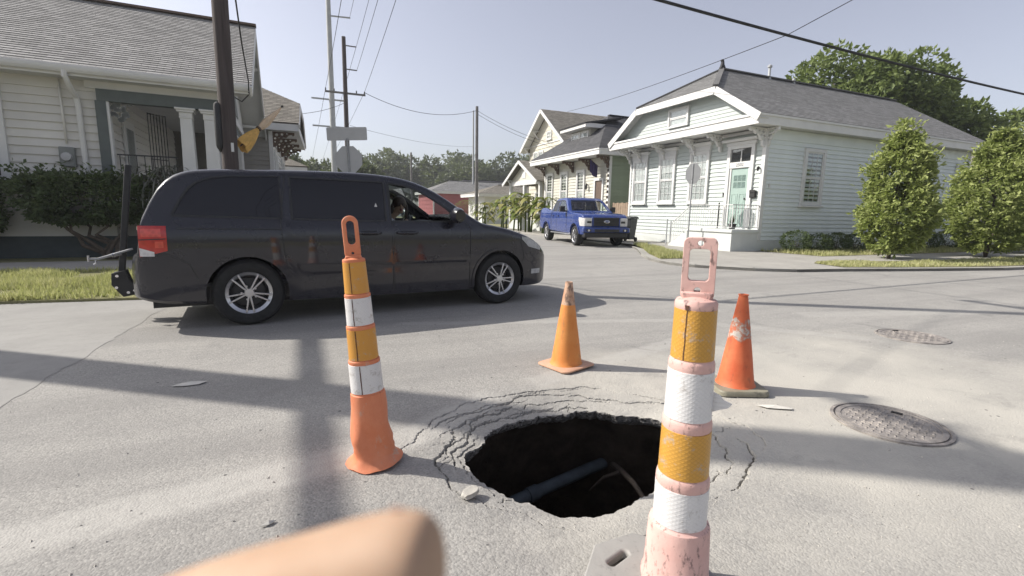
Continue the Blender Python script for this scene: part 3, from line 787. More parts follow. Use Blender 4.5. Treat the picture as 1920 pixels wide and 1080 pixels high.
def make_wheel(parent, x, y, R, rr, width, side, spokes, paired, rim_mat, steer=0):
    """side = -1 outer face looks to -y. hub mesh is the wheel; tyre and rim are its pieces"""
    h = MB(); h.lathe([(0, side * .030), (.045, side * .028), (.052, side * .010), (.052, -side * .03)], 20, axis='y')
    for k in range(5):
        a = 2 * PI * k / 5 + .3; h.lathe([(.011, side * .022), (.011, 0)], 8, (.075 * math.cos(a), 0, .075 * math.sin(a)), axis='y')
    w = h.build('wheel', rim_mat, parent, smooth=35); w.location = (x, y, R); w.rotation_euler = (0, .35 * (x + y), steer)
    t = MB(); hw = width / 2; f = side
    prof = [(rr - .012, hw - .03), (rr + .006, hw - .012), (rr + .02, hw - .002), (lerp(rr, R, .45), hw + .010), (lerp(rr, R, .75), hw + .006), (R - .022, hw - .008), (R - .006, hw - .028), (R, hw - .05)]
    full = [(r, z) for r, z in prof] + [(R, .02), (R - .006, .018), (R - .006, -.018), (R, -.02)] + [(r, -z) for r, z in reversed(prof)]
    t.lathe([(r, z - side * (hw - .03)) for r, z in full], 48, axis='y', caps=False)
    t.build('tyre', 'rubber', w, smooth=40)
    b = MB()
    b.lathe([(rr - .004, side * .018), (rr + .004, side * .024), (rr + .004, side * .006), (rr - .018, side * 0), (rr - .03, -side * .05), (rr - .035, -side * .16), (rr - .05, -side * .16), (rr - .045, -side * .05), (rr - .03, side * .004), (rr - .004, side * .018)], 48, axis='y', caps=False)
    b.build('rim', rim_mat, w, smooth=35)
    for k in range(spokes):
        a = 2 * PI * k / spokes + .3 + PI / 2
        sp = MB()
        for da in ((-.17, .17) if paired else (0,)):
            i0 = (.040 * math.cos(a + da * 1.2), .040 * math.sin(a + da * 1.2)); i1 = ((rr - .006) * math.cos(a + da), (rr - .006) * math.sin(a + da))
            wd = .018 if paired else .034
            sp.bar((i0[0], side * .014, i0[1]), (i1[0], side * .012, i1[1]), wd, .022, up=(0, 1, 0))
        sp.build('spoke', rim_mat, w, bevel=.003)
    d = MB(); d.lathe([(0, -side * .06), (rr * .68, -side * .06), (rr * .68, -side * .075), (0, -side * .075)], 28, axis='y'); d.build('brake_disc', 'alloy_dark', w)
    k_ = MB(); k_.lathe([(0, -side * .12), (rr - .03, -side * .12), (rr - .03, -side * .13), (0, -side * .13)], 28, axis='y'); k_.build('inner_dish', 'black_plastic', w)
    return w
def cyl_y(x, z, r, y0, y1, n=40):
    return MB().lathe([(r, y0), (r, y1)], n, (x, 0, z), axis='y').mesh('c')
def arch_lip(sh, xc, zc, r, side, z0, w=.035, off=.014):
    pts = [(xc + r * math.cos(a), zc + r * math.sin(a)) for a in [PI * i / 24 for i in range(25)]]
    a0 = math.asin(max(-1, min(1, (z0 - zc) / r)))
    pts = [(xc + r * math.cos(a), zc + r * math.sin(a)) for a in [lerp(a0, PI - a0, i / 26) for i in range(27)]]
    return sh.ribbon(pts, side, w, off, .03, 1)

# ---------------- black minivan
VAN = Shell(
    zt=[(-1.02,.70),(-1.0,.78),(-.955,.815),(-.935,.90),(-.925,1.02),(-.905,1.12),(-.84,1.28),(-.76,1.44),(-.66,1.56),(-.52,1.635),(-.30,1.67),(.1,1.69),(.6,1.71),(1.1,1.718),(1.5,1.705),(1.8,1.665),(2.05,1.585),(2.3,1.455),(2.55,1.29),(2.72,1.18),(2.82,1.13),(3.0,1.095),(3.3,1.025),(3.6,.925),(3.8,.82),(3.95,.70),(4.04,.58),(4.06,.50)],
    zb=[(-1.02,.36),(-.8,.30),(-.4,.27),(.4,.245),(2.6,.235),(3.4,.23),(3.9,.24),(4.06,.30)],
    wb=[(-1.02,.80),(-.97,.89),(-.88,.945),(-.6,.972),(0,.98),(2.6,.98),(3.0,.975),(3.35,.955),(3.6,.915),(3.8,.85),(3.95,.74),(4.06,.55)],
    prof=[(.20,.955),(.30,.972),(.42,.985),(.56,.992),(.61,.992),(.635,1.0),(.80,1.0),(.95,.997),(1.04,.990),(1.10,.972),(1.15,.955),(1.35,.905),(1.55,.85),(1.72,.79)], rc=.085, crown=.025)
def build_van():
    t = thing('minivan', 'dusty black minivan with red tail light and its front window down', 'minivan', (-.644, 6.80, 0), math.radians(5.5))
    out = VAN.loft(stations(-1.02, 4.06, 74, .16, 8)); inn = VAN.loft([lerp(-.86, 2.78, i / 30) for i in range(31)], .055, .42)
    # side windows: (x0, x1, lower line, upper line)
    q_hi = lambda x: interp([(-.63,1.20),(-.60,1.27),(-.52,1.43),(-.42,1.525),(-.31,1.575),(-.1,1.61),(.36,1.63)], x)
    q_lo = lambda x: interp([(-.63,1.185),(.36,1.165)], x)
    s_hi = lambda x: interp([(.47,1.625),(1.51,1.615)], x); s_lo = lambda x: interp([(.47,1.16),(1.51,1.145)], x)
    f_hi = lambda x: interp([(1.575,1.605),(1.75,1.59),(1.9,1.545),(2.04,1.475),(2.25,1.35),(2.44,1.205),(2.50,1.155)], x); f_lo = lambda x: interp([(1.575,1.145),(2.50,1.145)], x)
    cuts = [inn]
    for x0, x1, lo, hi in ((-.63, .36, q_lo, q_hi), (.47, 1.51, s_lo, s_hi), (1.575, 2.49, f_lo, f_hi)):
        cuts.append(MB().prism(outline(x0, x1, lo, hi), -1.3, 1.3, 'y').mesh('c'))
    # windscreen and rear window
    def across(pts): return MB().add([(x, y, z) for x, y, z in pts], [(0, 1, 2, 3), (7, 6, 5, 4), (0, 4, 5, 1), (1, 5, 6, 2), (2, 6, 7, 3), (3, 7, 4, 0)]).mesh('c')
    nv = Vector((.56, 0, .83))
    ws = [(2.66, -.80, 1.215), (2.66, .80, 1.215), (1.98, .66, 1.605), (1.98, -.66, 1.605)]
    cuts.append(across([tuple(Vector(p) - nv * .25) for p in ws] + [tuple(Vector(p) + nv * .25) for p in ws]))
    rw = [(-.88, -.74, 1.15), (-.88, .74, 1.15), (-.68, .64, 1.54), (-.68, -.64, 1.54)]
    cuts.append(across([(x - .3, y, z) for x, y, z in rw] + [(x + .16, y, z) for x, y, z in rw]))
    for x in (0, 3.078):
        for sd_ in (-1, 1): cuts.append(cyl_y(x, .36, .405, sd_ * .66, sd_ * 1.2))
    me = boolean(out, cuts)
    link('body', me, 'van_paint', t, smooth=28)
    # glass
    for sd_ in (-1, 1):
        for nm, x0, x1, lo, hi in (('quarter_window', -.635, .365, q_lo, q_hi), ('sliding_door_window', .465, 1.515, s_lo, s_hi)):
            VAN.patch(x0, x1, lambda x: lo(x) - .006, lambda x: hi(x) + .006, sd_, -.004, 16, 8).build(nm, 'glass_tint', t, smooth=30)
        for nm, x0, x1, lo, hi in (('quarter_window_seal', -.635, .365, q_lo, q_hi), ('sliding_window_seal', .465, 1.515, s_lo, s_hi), ('front_window_seal', 1.57, 2.495, f_lo, f_hi)):
            pts = outline(x0, x1, lo, hi, 14); VAN.ribbon(pts + [pts[0]], sd_, .022, .003, .012, 2).build(nm, 'black_plastic', t)
        if sd_ == 1: VAN.patch(1.57, 2.495, lambda x: f_lo(x) - .006, lambda x: f_hi(x) + .006, 1, -.004, 16, 8).build('driver_window', 'glass_clear', t, smooth=30)
    mb = MB(); A = [tuple(Vector(p) * 1 + nv * .008) for p in ws]; rows = []
    for i in range(9):
        k = i / 8; l = Vector(A[0]).lerp(Vector(A[3]), k); r = Vector(A[1]).lerp(Vector(A[2]), k)
        rows.append([tuple(l.lerp(r, j / 12) + nv * (.028 * (1 - (2 * j / 12 - 1) ** 2) - .012) + nv * .02 * math.sin(PI * k)) for j in range(13)])
    mb.grid(rows).build('windscreen', 'glass_clear', t, smooth=True)
    MB().quad((-.90, -.745, 1.14), (-.90, .745, 1.14), (-.705, .645, 1.55), (-.705, -.645, 1.55)).build('rear_window', 'glass_tint', t)
    # doors: skins 4 mm proud of the flank, with the shut lines round them
    for sd_ in (-1, 1):
        fd = VAN.patch(1.600, 2.600, lambda x: .285, lambda x: 1.118, sd_, .0045, 18, 22).build('front_door', 'van_paint', t, smooth=30)
        sl = VAN.patch(.405, 1.560, lambda x: .285 + max(0, (.55 - x)) * 1.9, lambda x: 1.128, sd_, .0045, 18, 22).build('sliding_door', 'van_paint', t, smooth=30)
        for d_, x0, x1 in ((fd, 1.570, 1.835), (sl, 1.165, 1.435)):
            m_ = MB(); w = VAN.W(x0, 1.0)
            m_.tube([(x0, sd_ * (w + .008), 1.004), (x0 + .03, sd_ * (w + .034), 1.004), (x1 - .03, sd_ * (w + .034), 1.004), (x1, sd_ * (w + .008), 1.004)], [.013, .017, .017, .013], 8)
            if d_ is fd: m_.v = [(x + .06, y, z) for x, y, z in m_.v]
            m_.build('door_handle', 'van_paint', d_, smooth=True)
            c_ = VAN.patch(x0 + .05 + (.06 if d_ is fd else 0), x1 - .05 + (.06 if d_ is fd else 0), lambda x: .972, lambda x: 1.03, sd_, .006, 6, 4); c_.build('handle_recess', 'black_plastic', d_)
        for pts in ([(1.585, .27), (1.577, 1.12), (1.545, 1.60), (1.53, 1.64)], [(2.612, .27), (2.622, 1.06), (2.56, 1.135)], [(.395, .62), (.36, .9), (.345, 1.10), (.415, 1.63), (.415, 1.655)]):
            VAN.ribbon(pts, sd_, .010, .0055, .008).build('door_seam', 'black_plastic', t)
        VAN.ribbon([(-.60, 1.055), (.36, 1.05)], sd_, .012, .003, .006).build('slide_rail', 'black_plastic', t)
        VAN.ribbon([(.52, .640), (1.56, .632)], sd_, .030, .010, .014).build('side_moulding', 'van_paint', t, smooth=30)
        VAN.ribbon([(1.61, .632), (2.56, .628)], sd_, .030, .010, .014).build('side_moulding', 'van_paint', t, smooth=30)
        VAN.ribbon([(.43, .275), (2.60, .262)], sd_, .05, .008, .02).build('sill', 'van_paint', t, smooth=30)
        arch_lip(VAN, 0, .36, .415, sd_, .30).build('arch_lip', 'van_paint', t, smooth=40); arch_lip(VAN, 3.078, .36, .415, sd_, .28).build('arch_lip', 'van_paint', t, smooth=40)
        tl = VAN.patch(-.925, -.690, lambda x: interp([(-.92, .775), (-.69, .835)], x), lambda x: 1.083, sd_, .007, 10, 8, .02).build('tail_light', 'tail_red', t, smooth=30)
        VAN.patch(-.922, -.80, lambda x: .782, lambda x: interp([(-.92, .865), (-.80, .825)], x), sd_, .010, 6, 4, .01).build('reverse_lens', 'lens_white', tl, smooth=30)
        VAN.ribbon([(-.92, .945), (-.70, .955)], sd_, .010, .0095, .006).build('lens_divider', 'black_plastic', tl)
        VAN.patch(-.90, -.735, lambda x: .975, lambda x: 1.055, sd_, .0105, 8, 5, .006).build('brake_lens', 'tail_bright', tl, smooth=30)
        VAN.patch(-.79, -.72, lambda x: .865, lambda x: .93, sd_, .0105, 6, 5, .006).build('marker_lens', 'tail_bright', tl, smooth=30)
        VAN.patch(3.43, 3.79, lambda x: interp([(3.43, .905), (3.55, .80), (3.79, .74)], x), lambda x: interp([(3.43, .945), (3.55, .925), (3.79, .80)], x), sd_, .008, 12, 6, .02).build('headlight', 'headlight_lens', t, smooth=30)
        VAN.patch(3.62, 3.80, lambda x: .40, lambda x: .47, sd_, .008, 6, 4, .02).build('fog_lamp', 'headlight_lens', t)
        VAN.ribbon([(-.99, .775), (-.70, .80), (-.52, .70), (-.45, .52)], sd_, .008, .003, .006).build('bumper_seam', 'black_plastic', t)
        VAN.ribbon([(3.40, .90), (3.47, .70), (3.46, .56)], sd_, .008, .003, .006).build('bumper_seam', 'black_plastic', t)
        # mirror
        w = VAN.W(2.4, 1.15); m_ = MB()
        prof = [(.02, -.11), (.075, -.10), (.098, -.05), (.10, .03), (.085, .085), (.03, .10)]
        rows = []
        for k in range(7):
            yy = lerp(0, .24, k / 6); sc = 1.22 * math.sin(lerp(.6, 2.3, k / 6))
            rows.append([(2.40 + .075 * sc * math.cos(a) - .02, sd_ * (w + .03 + yy), 1.225 + .085 * sc * math.sin(a)) for a in [2 * PI * i / 16 for i in range(17)]])
        m_.grid(rows); m_.poly(rows[0][:-1]); m_.poly(rows[-1][:-1])
        mi = m_.build('mirror', 'van_paint', t, smooth=50)
        g_ = MB(); g_.lathe([(0, -.002), (.065, -.002), (.065, .002)], 16, (2.303, sd_ * (w + .135), 1.225), axis='x'); g_.build('mirror_glass', 'glass_clear', mi)
        a_ = MB(); a_.bar((2.40, sd_ * (w - .01), 1.15), (2.40, sd_ * (w + .06), 1.19), .06, .05); a_.build('mirror_arm', 'black_plastic', mi, bevel=.008)
    # underside, grille, bumper lip, plates, wiper
    MB().box(-.9, 3.7, -.62, .62, .20, .34).build('underbody', 'black_plastic', t)
    MB().box(3.86, 4.075, -.44, .44, .36, .50).build('lower_grille', 'black_plastic', t, bevel=.03)
    g = MB(); [g.box(3.93, 4.02, -.46, .46, .60 + k * .035, .615 + k * .035) for k in range(3)]; g.build('grille', 'chrome', t)
    MB().box(-1.035, -.99, -.6, .6, .40, .46).build('rear_bumper_strip', 'black_plastic', t, bevel=.006)
    MB().bar((-.95, .1, 1.12), (-.80, .45, 1.34), .02).build('rear_wiper', 'black_plastic', t)
    MB().bar((-1.0, -.30, 1.035), (-1.0, .30, 1.035), .05, .04).build('hatch_handle', 'chrome', t)
    # decals on the sliding-door glass
    dm = MB(); x = 1.40; w = VAN.W(1.40, 1.33); dm.prism([(x - .018, 1.315), (x + .018, 1.315), (x, 1.36)], -(w + .008), -(w + .003), 'y'); dm.build('window_sticker', 'white_clean', t)
    # cabin
    for nm, x, y in (('front_seat', 1.55, -.40), ('front_seat', 1.55, .40), ('middle_seat', .55, -.38), ('middle_seat', .55, .38), ('rear_seat', -.45, 0)):
        wd = .26 if 'rear' not in nm else .6
        s_ = MB(); s_.box(x - .05, x + .48, y - wd, y + wd, .55, .72); s_.prism([(x - .06, .60), (x + .10, .66), (x - .10, 1.20), (x - .22, 1.20)], y - wd, y + wd, 'y')
        st_ = s_.build(nm, 'seat_cloth', t, bevel=.04, seg=3)
        h_ = MB(); h_.box(x - .23, x - .12, y - .14, y + .14, 1.22, 1.40); h_.build('headrest', 'seat_cloth', st_, bevel=.035, seg=3)
    d_ = MB(); d_.prism([(2.25, .55), (2.70, .55), (2.74, 1.10), (2.45, 1.14), (2.28, 1.05)], -.80, .80, 'y'); d_.build('dashboard', 'cabin_grey', t, bevel=.04, seg=3)
    c_ = MB(); c_.box(-.8, 2.6, -.8, .8, .43, .47); c_.build('cabin_floor', 'cabin_grey', t)
    sw = MB(); C_ = Vector((2.12, .40, 1.03)); ax = Vector((-.88, 0, .47)); u_ = Vector((0, 1, 0)); v_ = ax.cross(u_)
    sw.tube([C_ + (u_ * math.cos(a) + v_ * math.sin(a)) * .185 for a in [2 * PI * k / 24 for k in range(25)]], .016, 8, caps=False)
    sw.tube([C_, C_ - ax * .3], .03, 8); [sw.tube([C_, C_ + (u_ * math.cos(a) + v_ * math.sin(a)) * .18], .015, 6) for a in (0, PI, -PI / 2)]
    sw.build('steering_wheel', 'black_plastic', t, smooth=True)
    for sd_ in (-1, 1):
        for x, st in ((0, 0), (3.078, .0)):
            make_wheel(t, x, sd_ * .93, .36, .225, .225, sd_, 5, True, 'alloy', st)
    return t
van = build_van()

# ---------------- hitch carrier behind the van
hc = thing('hitch_carrier', 'black folded hitch-mounted carrier arm standing upright behind the black minivan', 'carrier', (-.644, 6.80, 0), math.radians(5.5))
m_ = MB(); m_.bar((-1.245, -.02, .50), (-1.085, -.02, 1.72), .05, .06, up=(1, 0, 0)); m_.build('mast', 'black_plastic', hc, bevel=.008)
for y in (-.085, .045):
    m_ = MB(); m_.prism([(-1.325, .53), (-1.20, .56), (-1.165, .44), (-1.08, .335), (-1.10, .285), (-1.24, .26), (-1.335, .40)], y, y + .02, 'y'); m_.build('pivot_plate', 'black_plastic', hc, bevel=.004)
m_ = MB(); m_.box(-1.20, -.85, -.055, .015, .275, .345); m_.build('receiver_bar', 'black_plastic', hc, bevel=.006)
for x, z in ((-1.275, .50), (-1.29, .37), (-1.19, .31), (-1.13, .33)):
    m_ = MB(); m_.lathe([(.016, -.10), (.016, -.085), (.010, -.085)], 8, (x, 0, z), axis='y'); m_.build('bolt', 'chrome', hc)
m_ = MB(); m_.tube([(-1.50, -.10, .70), (-1.42, -.10, .695), (-1.30, -.10, .735), (-1.11, -.10, .80)], [.012, .014, .014, .012], 10); ar = m_.build('support_arm', 'sign_post', hc, smooth=40)
m_ = MB(); m_.tube([(-1.50, -.10, .67), (-1.50, -.10, .735)], .011, 8); m_.tube([(-1.44, -.10, .71), (-1.44, -.10, .65), (-1.46, -.10, .635)], .009, 8); m_.build('clamp', 'alloy', ar, smooth=40)
m_ = MB(); m_.tube([(-1.30, -.10, .735), (-1.22, -.06, .745)], .02, 10); m_.build('swivel_collar', 'chrome', ar, smooth=40)

# ---------------- blue pickup
TRK = Shell(
    zt=[(-1.24,1.36),(-1.2,1.40),(.60,1.42),(.70,1.44),(.76,1.56),(.84,1.80),(.95,1.90),(1.25,1.945),(1.9,1.95),(2.15,1.915),(2.35,1.81),(2.65,1.58),(2.95,1.37),(3.05,1.335),(3.5,1.315),(4.0,1.285),(4.3,1.235),(4.42,1.16),(4.48,1.02),(4.50,.85)],
    zb=[(-1.24,.62),(-.7,.56),(0,.52),(3.6,.46),(4.5,.46)],
    wb=[(-1.24,.96),(-1.1,1.0),(0,1.005),(3.4,1.005),(3.9,.995),(4.2,.975),(4.4,.94),(4.50,.90)],
    prof=[(.42,.965),(.55,.985),(.80,1.0),(1.05,1.0),(1.18,.985),(1.25,.985),(1.34,.965),(1.42,.945),(1.7,.86),(1.95,.76)], rc=.06, crown=.02)
def build_truck():
    hd = math.radians(-100); t = thing('pickup_truck', 'bright blue four-door pickup with black bar grille parked by the kerb', 'pickup truck', (10.7 - 1.0 * math.sin(hd), 20.4 + 1.0 * math.cos(hd), 0), hd)
    out = TRK.loft(stations(-1.24, 4.50, 76, .14, 7)); inn = TRK.loft([lerp(.80, 2.85, i / 20) for i in range(21)], .06, .62)
    r_hi = lambda x: interp([(.86,1.74),(.93,1.82),(1.4,1.84)], x); r_lo = lambda x: 1.37
    f_hi = lambda x: interp([(1.50,1.845),(1.95,1.83),(2.15,1.78),(2.62,1.44)], x); f_lo = lambda x: interp([(1.5,1.37),(2.3,1.35),(2.62,1.36)], x)
    cuts = [inn, MB().box(-1.16, .62, -.80, .80, .80, 1.7).mesh('c')]
    for x0, x1, lo, hi in ((.86, 1.42, r_lo, r_hi), (1.51, 2.60, f_lo, f_hi)): cuts.append(MB().prism(outline(x0, x1, lo, hi), -1.3, 1.3, 'y').mesh('c'))
    ws = [(2.92, -.83, 1.42), (2.92, .83, 1.42), (2.30, .68, 1.845), (2.30, -.68, 1.845)]; nv = Vector((.56, 0, .83))
    def across(pts): return MB().add(pts, [(0, 1, 2, 3), (7, 6, 5, 4), (0, 4, 5, 1), (1, 5, 6, 2), (2, 6, 7, 3), (3, 7, 4, 0)]).mesh('c')
    cuts.append(across([tuple(Vector(p) - nv * .25) for p in ws] + [tuple(Vector(p) + nv * .25) for p in ws]))
    rw = [(.70, -.66, 1.48), (.70, .66, 1.48), (.84, .60, 1.80), (.84, -.60, 1.80)]
    cuts.append(across([(x - .2, y, z) for x, y, z in rw] + [(x + .2, y, z) for x, y, z in rw]))
    for x in (0, 3.68):
        for sd_ in (-1, 1): cuts.append(cyl_y(x, .44, .47, sd_ * .62, sd_ * 1.2))
    link('body', boolean(out, cuts), 'truck_paint', t, smooth=28)
    A = [Vector(p) + nv * .004 for p in ws]; MB().grid([[tuple(A[0].lerp(A[3], i / 6).lerp(A[1].lerp(A[2], i / 6), j / 8) + nv * .03 * (1 - (2 * j / 8 - 1) ** 2)) for j in range(9)] for i in range(7)]).build('windscreen', 'glass_clear', t, smooth=True)
    MB().quad(*rw).build('rear_window', 'glass_tint', t)
    for sd_ in (-1, 1):
        TRK.patch(.855, 1.425, lambda x: r_lo(x) - .005, lambda x: r_hi(x) + .005, sd_, -.006, 8, 5).build('rear_door_window', 'glass_tint', t, smooth=30)
        TRK.patch(1.505, 2.605, lambda x: f_lo(x) - .005, lambda x: f_hi(x) + .005, sd_, -.006, 10, 5).build('front_door_window', 'glass_clear', t, smooth=30)
        for x0, x1, lo, hi in ((.855, 1.425, r_lo, r_hi), (1.505, 2.605, f_lo, f_hi)):
            pts = outline(x0, x1, lo, hi, 8); TRK.ribbon(pts + [pts[0]], sd_, .03, .003, .012, 2).build('window_seal', 'black_plastic', t)
        for nm, x0, x1 in (('rear_door', .80, 1.46), ('front_door', 1.48, 2.72)):
            d_ = TRK.patch(x0, x1, lambda x: .56 + max(0, .98 - x) * 1.2, lambda x: 1.33, sd_, .005, 10, 10).build(nm, 'truck_paint', t, smooth=30)
            w = TRK.W(x0, 1.17); m_ = MB(); m_.tube([(x0 + .06, sd_ * (w + .01), 1.18), (x0 + .09, sd_ * (w + .04), 1.18), (x0 + .25, sd_ * (w + .04), 1.18), (x0 + .28, sd_ * (w + .01), 1.18)], .018, 8); m_.build('door_handle', 'truck_paint', d_, smooth=True)
        for pts in ([(1.47, .55), (1.47, 1.36)], [(2.73, .55), (2.74, 1.30)], [(.79, .75), (.76, 1.42)], [(.66, .60), (.66, 1.41)]): TRK.ribbon(pts, sd_, .014, .006, .01).build('door_seam', 'black_plastic', t)
        TRK.ribbon([(.62, .66), (3.15, .62)], sd_, .02, .006, .01).build('side_crease', 'truck_paint', t)
        arch_lip(TRK, 0, .44, .485, sd_, .56, .05, .03).build('arch_lip', 'truck_paint', t, smooth=40); arch_lip(TRK, 3.68, .44, .485, sd_, .50, .05, .03).build('arch_lip', 'truck_paint', t, smooth=40)
        MB().box(.55, 3.1, sd_ * .93 - .05, sd_ * .93 + .05, .40, .46).build('step_bar', 'alloy', t, bevel=.015)
        hl = TRK.patch(4.10, 4.495, lambda x: interp([(4.10, 1.06), (4.2, .80), (4.495, .80)], x), lambda x: interp([(4.10, 1.14), (4.3, 1.13), (4.495, 1.11)], x), sd_, .006, 10, 6, .03).build('headlight', 'lens_white', t, smooth=30)
        MB().box(4.47, 4.525, min(sd_ * .60, sd_ * .90), max(sd_ * .60, sd_ * .90), .80, 1.12).build('headlight_face', 'lens_white', hl, bevel=.02)
        MB().box(4.50, 4.532, min(sd_ * .62, sd_ * .80), max(sd_ * .62, sd_ * .80), .92, 1.0).build('lamp_divider', 'black_plastic', hl, bevel=.006)
        TRK.patch(-1.235, -1.13, lambda x: .98, lambda x: 1.36, sd_, .006, 4, 6, .02).build('tail_light', 'tail_red', t)
        fg = MB(); fg.box(4.55, 4.635, min(sd_ * .66, sd_ * .86), max(sd_ * .66, sd_ * .86), .60, .69); f_ = fg.build('fog_pocket', 'black_plastic', t, bevel=.01)
        fl = MB(); fl.lathe([(0, .008), (.042, .006), (.045, 0)], 14, (4.636, sd_ * .76, .645), axis='x'); fl.build('fog_lamp', 'lens_white', f_, smooth=40)
        m_ = MB(); m_.box(2.52, 2.66, min(sd_ * 1.04, sd_ * 1.26), max(sd_ * 1.04, sd_ * 1.26), 1.34, 1.58); mi = m_.build('mirror', 'black_plastic', t, bevel=.03, seg=3)
        m_ = MB(); m_.bar((2.58, sd_ * .94, 1.37), (2.58, sd_ * 1.08, 1.40), .07, .06); m_.build('mirror_arm', 'black_plastic', mi)
    # front: grille surround, bars, emblem, bumper
    MB().box(4.40, 4.53, -.60, .60, .78, 1.17).build('grille_surround', 'truck_paint', t, bevel=.04, seg=3)
    MB().box(4.45, 4.538, -.53, .53, .81, 1.14).build('grille_mesh', 'black_plastic', t, bevel=.01)
    for k in range(5): MB().box(4.50, 4.556, -.52, .52, .825 + k * .066, .852 + k * .066).build('grille_bar', 'dark_iron', t, bevel=.006)
    em = MB(); em.lathe([(0, .0), (.125, 0), (.125, .014), (.108, .016), (0, .016)], 28, (4.556, 0, .98), axis='x'); em.v = [(x, y, .98 + (z - .98) * .46) for x, y, z in em.v]; eo = em.build('emblem', 'chrome', t, smooth=30)
    ei = MB(); ei.lathe([(0, .0), (.108, 0), (.106, .004), (0, .004)], 28, (4.573, 0, .98), axis='x'); ei.v = [(x, y, .98 + (z - .98) * .44) for x, y, z in ei.v]; ei.build('emblem_field', 'truck_paint', eo, smooth=30)
    tm = text_mesh('Ford', .085, .002); tm.transform(Matrix.Translation((4.579, 0, .978)) @ Matrix(((0, 0, 1, 0), (1, 0, 0, 0), (0, 1, 0, 0), (0, 0, 0, 1)))); link('emblem_lettering', tm, 'chrome', eo)
    MB().box(4.38, 4.63, -.98, .98, .56, .76).build('bumper', 'truck_paint', t, bevel=.05, seg=3)
    MB().box(4.56, 4.638, -.52, .52, .575, .695).build('bumper_intake', 'black_plastic', t, bevel=.012)
    MB().box(4.25, 4.57, -.90, .90, .36, .56).build('air_dam', 'black_plastic', t, bevel=.03)
    MB().box(-1.36, -1.2, -.95, .95, .55, .75).build('rear_bumper', 'chrome', t, bevel=.03)
    MB().box(-1.1, 4.2, -.62, .62, .34, .52).build('underbody', 'black_plastic', t)
    for x, y in ((1.75, -.42), (1.75, .42)):
        s_ = MB(); s_.box(x, x + .5, y - .27, y + .27, .8, .98); s_.prism([(x - .02, .9), (x + .12, .95), (x - .05, 1.45), (x - .17, 1.45)], y - .27, y + .27, 'y'); so = s_.build('front_seat', 'seat_cloth', t, bevel=.04)
        h_ = MB(); h_.box(x - .17, x - .07, y - .13, y + .13, 1.47, 1.64); h_.build('headrest', 'seat_cloth', so, bevel=.03)
    MB().prism([(2.5, .9), (2.95, .9), (2.93, 1.33), (2.6, 1.35)], -.8, .8, 'y').build('dashboard', 'cabin_grey', t, bevel=.03)
    for sd_ in (-1, 1):
        for x in (0, 3.68): make_wheel(t, x, sd_ * .96, .40, .265, .26, sd_, 6, True, 'alloy')
build_truck()
# ------------------------------------------------------------------ channelizer posts and cones
def rrect(w, h, r, n=5, cx=0, cz=0):
    pts = []
    for sx, sz, a0 in ((1, 1, 0), (-1, 1, PI / 2), (-1, -1, PI), (1, -1, 1.5 * PI)):
        for i in range(n + 1):
            a = a0 + PI / 2 * i / n; pts.append((cx + sx * (w / 2 - r) + r * math.cos(a), cz + sz * (h / 2 - r) + r * math.sin(a)))
    return pts
def loop_handle(w, z0, z1, hole, th, r, mat, parent, dots):
    """flat handle: rounded plate with a grip opening and small holes"""
    base = MB().prism(rrect(w, z1 - z0, r, 6, 0, (z0 + z1) / 2), -th / 2, th / 2, 'y').mesh('h')
    hw, hz0, hz1, hr = hole
    cuts = [MB().prism(rrect(hw, hz1 - hz0, hr, 6, 0, (hz0 + hz1) / 2), -.2, .2, 'y').mesh('c')]
    for z, rr in dots: cuts.append(MB().lathe([(rr, -.2), (rr, .2)], 14, (0, 0, z), axis='y').mesh('c'))
    me = boolean(base, cuts)
    return link('handle', me, mat, parent, smooth=35, bevel=.006, seg=3)
def post_section(parent, name, prof, mat, n=36, deform=None):
    mb = MB(); mb.lathe(prof, n)
    if deform: mb.v = [deform(v) for v in mb.v]
    return mb.build(name, mat, parent, smooth=40)
# pink, weathered post beside the hole
tp = thing('channelizer_post', 'sun-faded pink channelizer post with rectangular loop handle beside the sinkhole', 'post', (1.125, 1.12, 0), math.radians(-45), 'channelizer posts')
bp = []
for k in range(8):
    a = PI / 8 + k * PI / 4; bp.append((.235 * math.cos(a) - .075, .235 * math.sin(a) - .03))
bm_ = MB().prism(bp, .002, .045, 'z').mesh('b')
sl = MB(); M_ = Matrix.Translation((-.195, .02, 0)) @ Matrix.Rotation(math.radians(62), 4, 'Z')
sl.fr = M_; sl.prism(rrect(.105, .030, .014, 5), -.1, .2, 'z')
cu2 = MB(); cu2.fr = Matrix.Translation((-.15, -.06, 0)) @ Matrix.Rotation(PI, 4, 'Z') @ M_; cu2.prism(rrect(.105, .030, .014, 5), -.1, .2, 'z')
link('base', boolean(bm_, [sl.mesh('c'), cu2.mesh('c')]), 'base_grey', tp, bevel=.012, seg=3)
K_ = .955
PB = [(.0, .044), (.118, .044), (.120, .062), (.112, .075), (.104, .252), (.101, .262), (.093, .266), (.088, .272), (.088, .402), (.0898, .408), (.089, .428), (.086, .438), (.082, .442), (.079, .598), (.0815, .604), (.081, .624), (.0785, .632), (.075, .636), (.0725, .796), (.0745, .802), (.074, .820), (.071, .828), (.0675, .832), (.065, .99), (.0675, .996), (.0675, 1.010), (.062, 1.020), (.03, 1.030), (0, 1.032)]
post_section(tp, 'post_body', [(r * K_, z) for r, z in PB], 'pink_plastic')
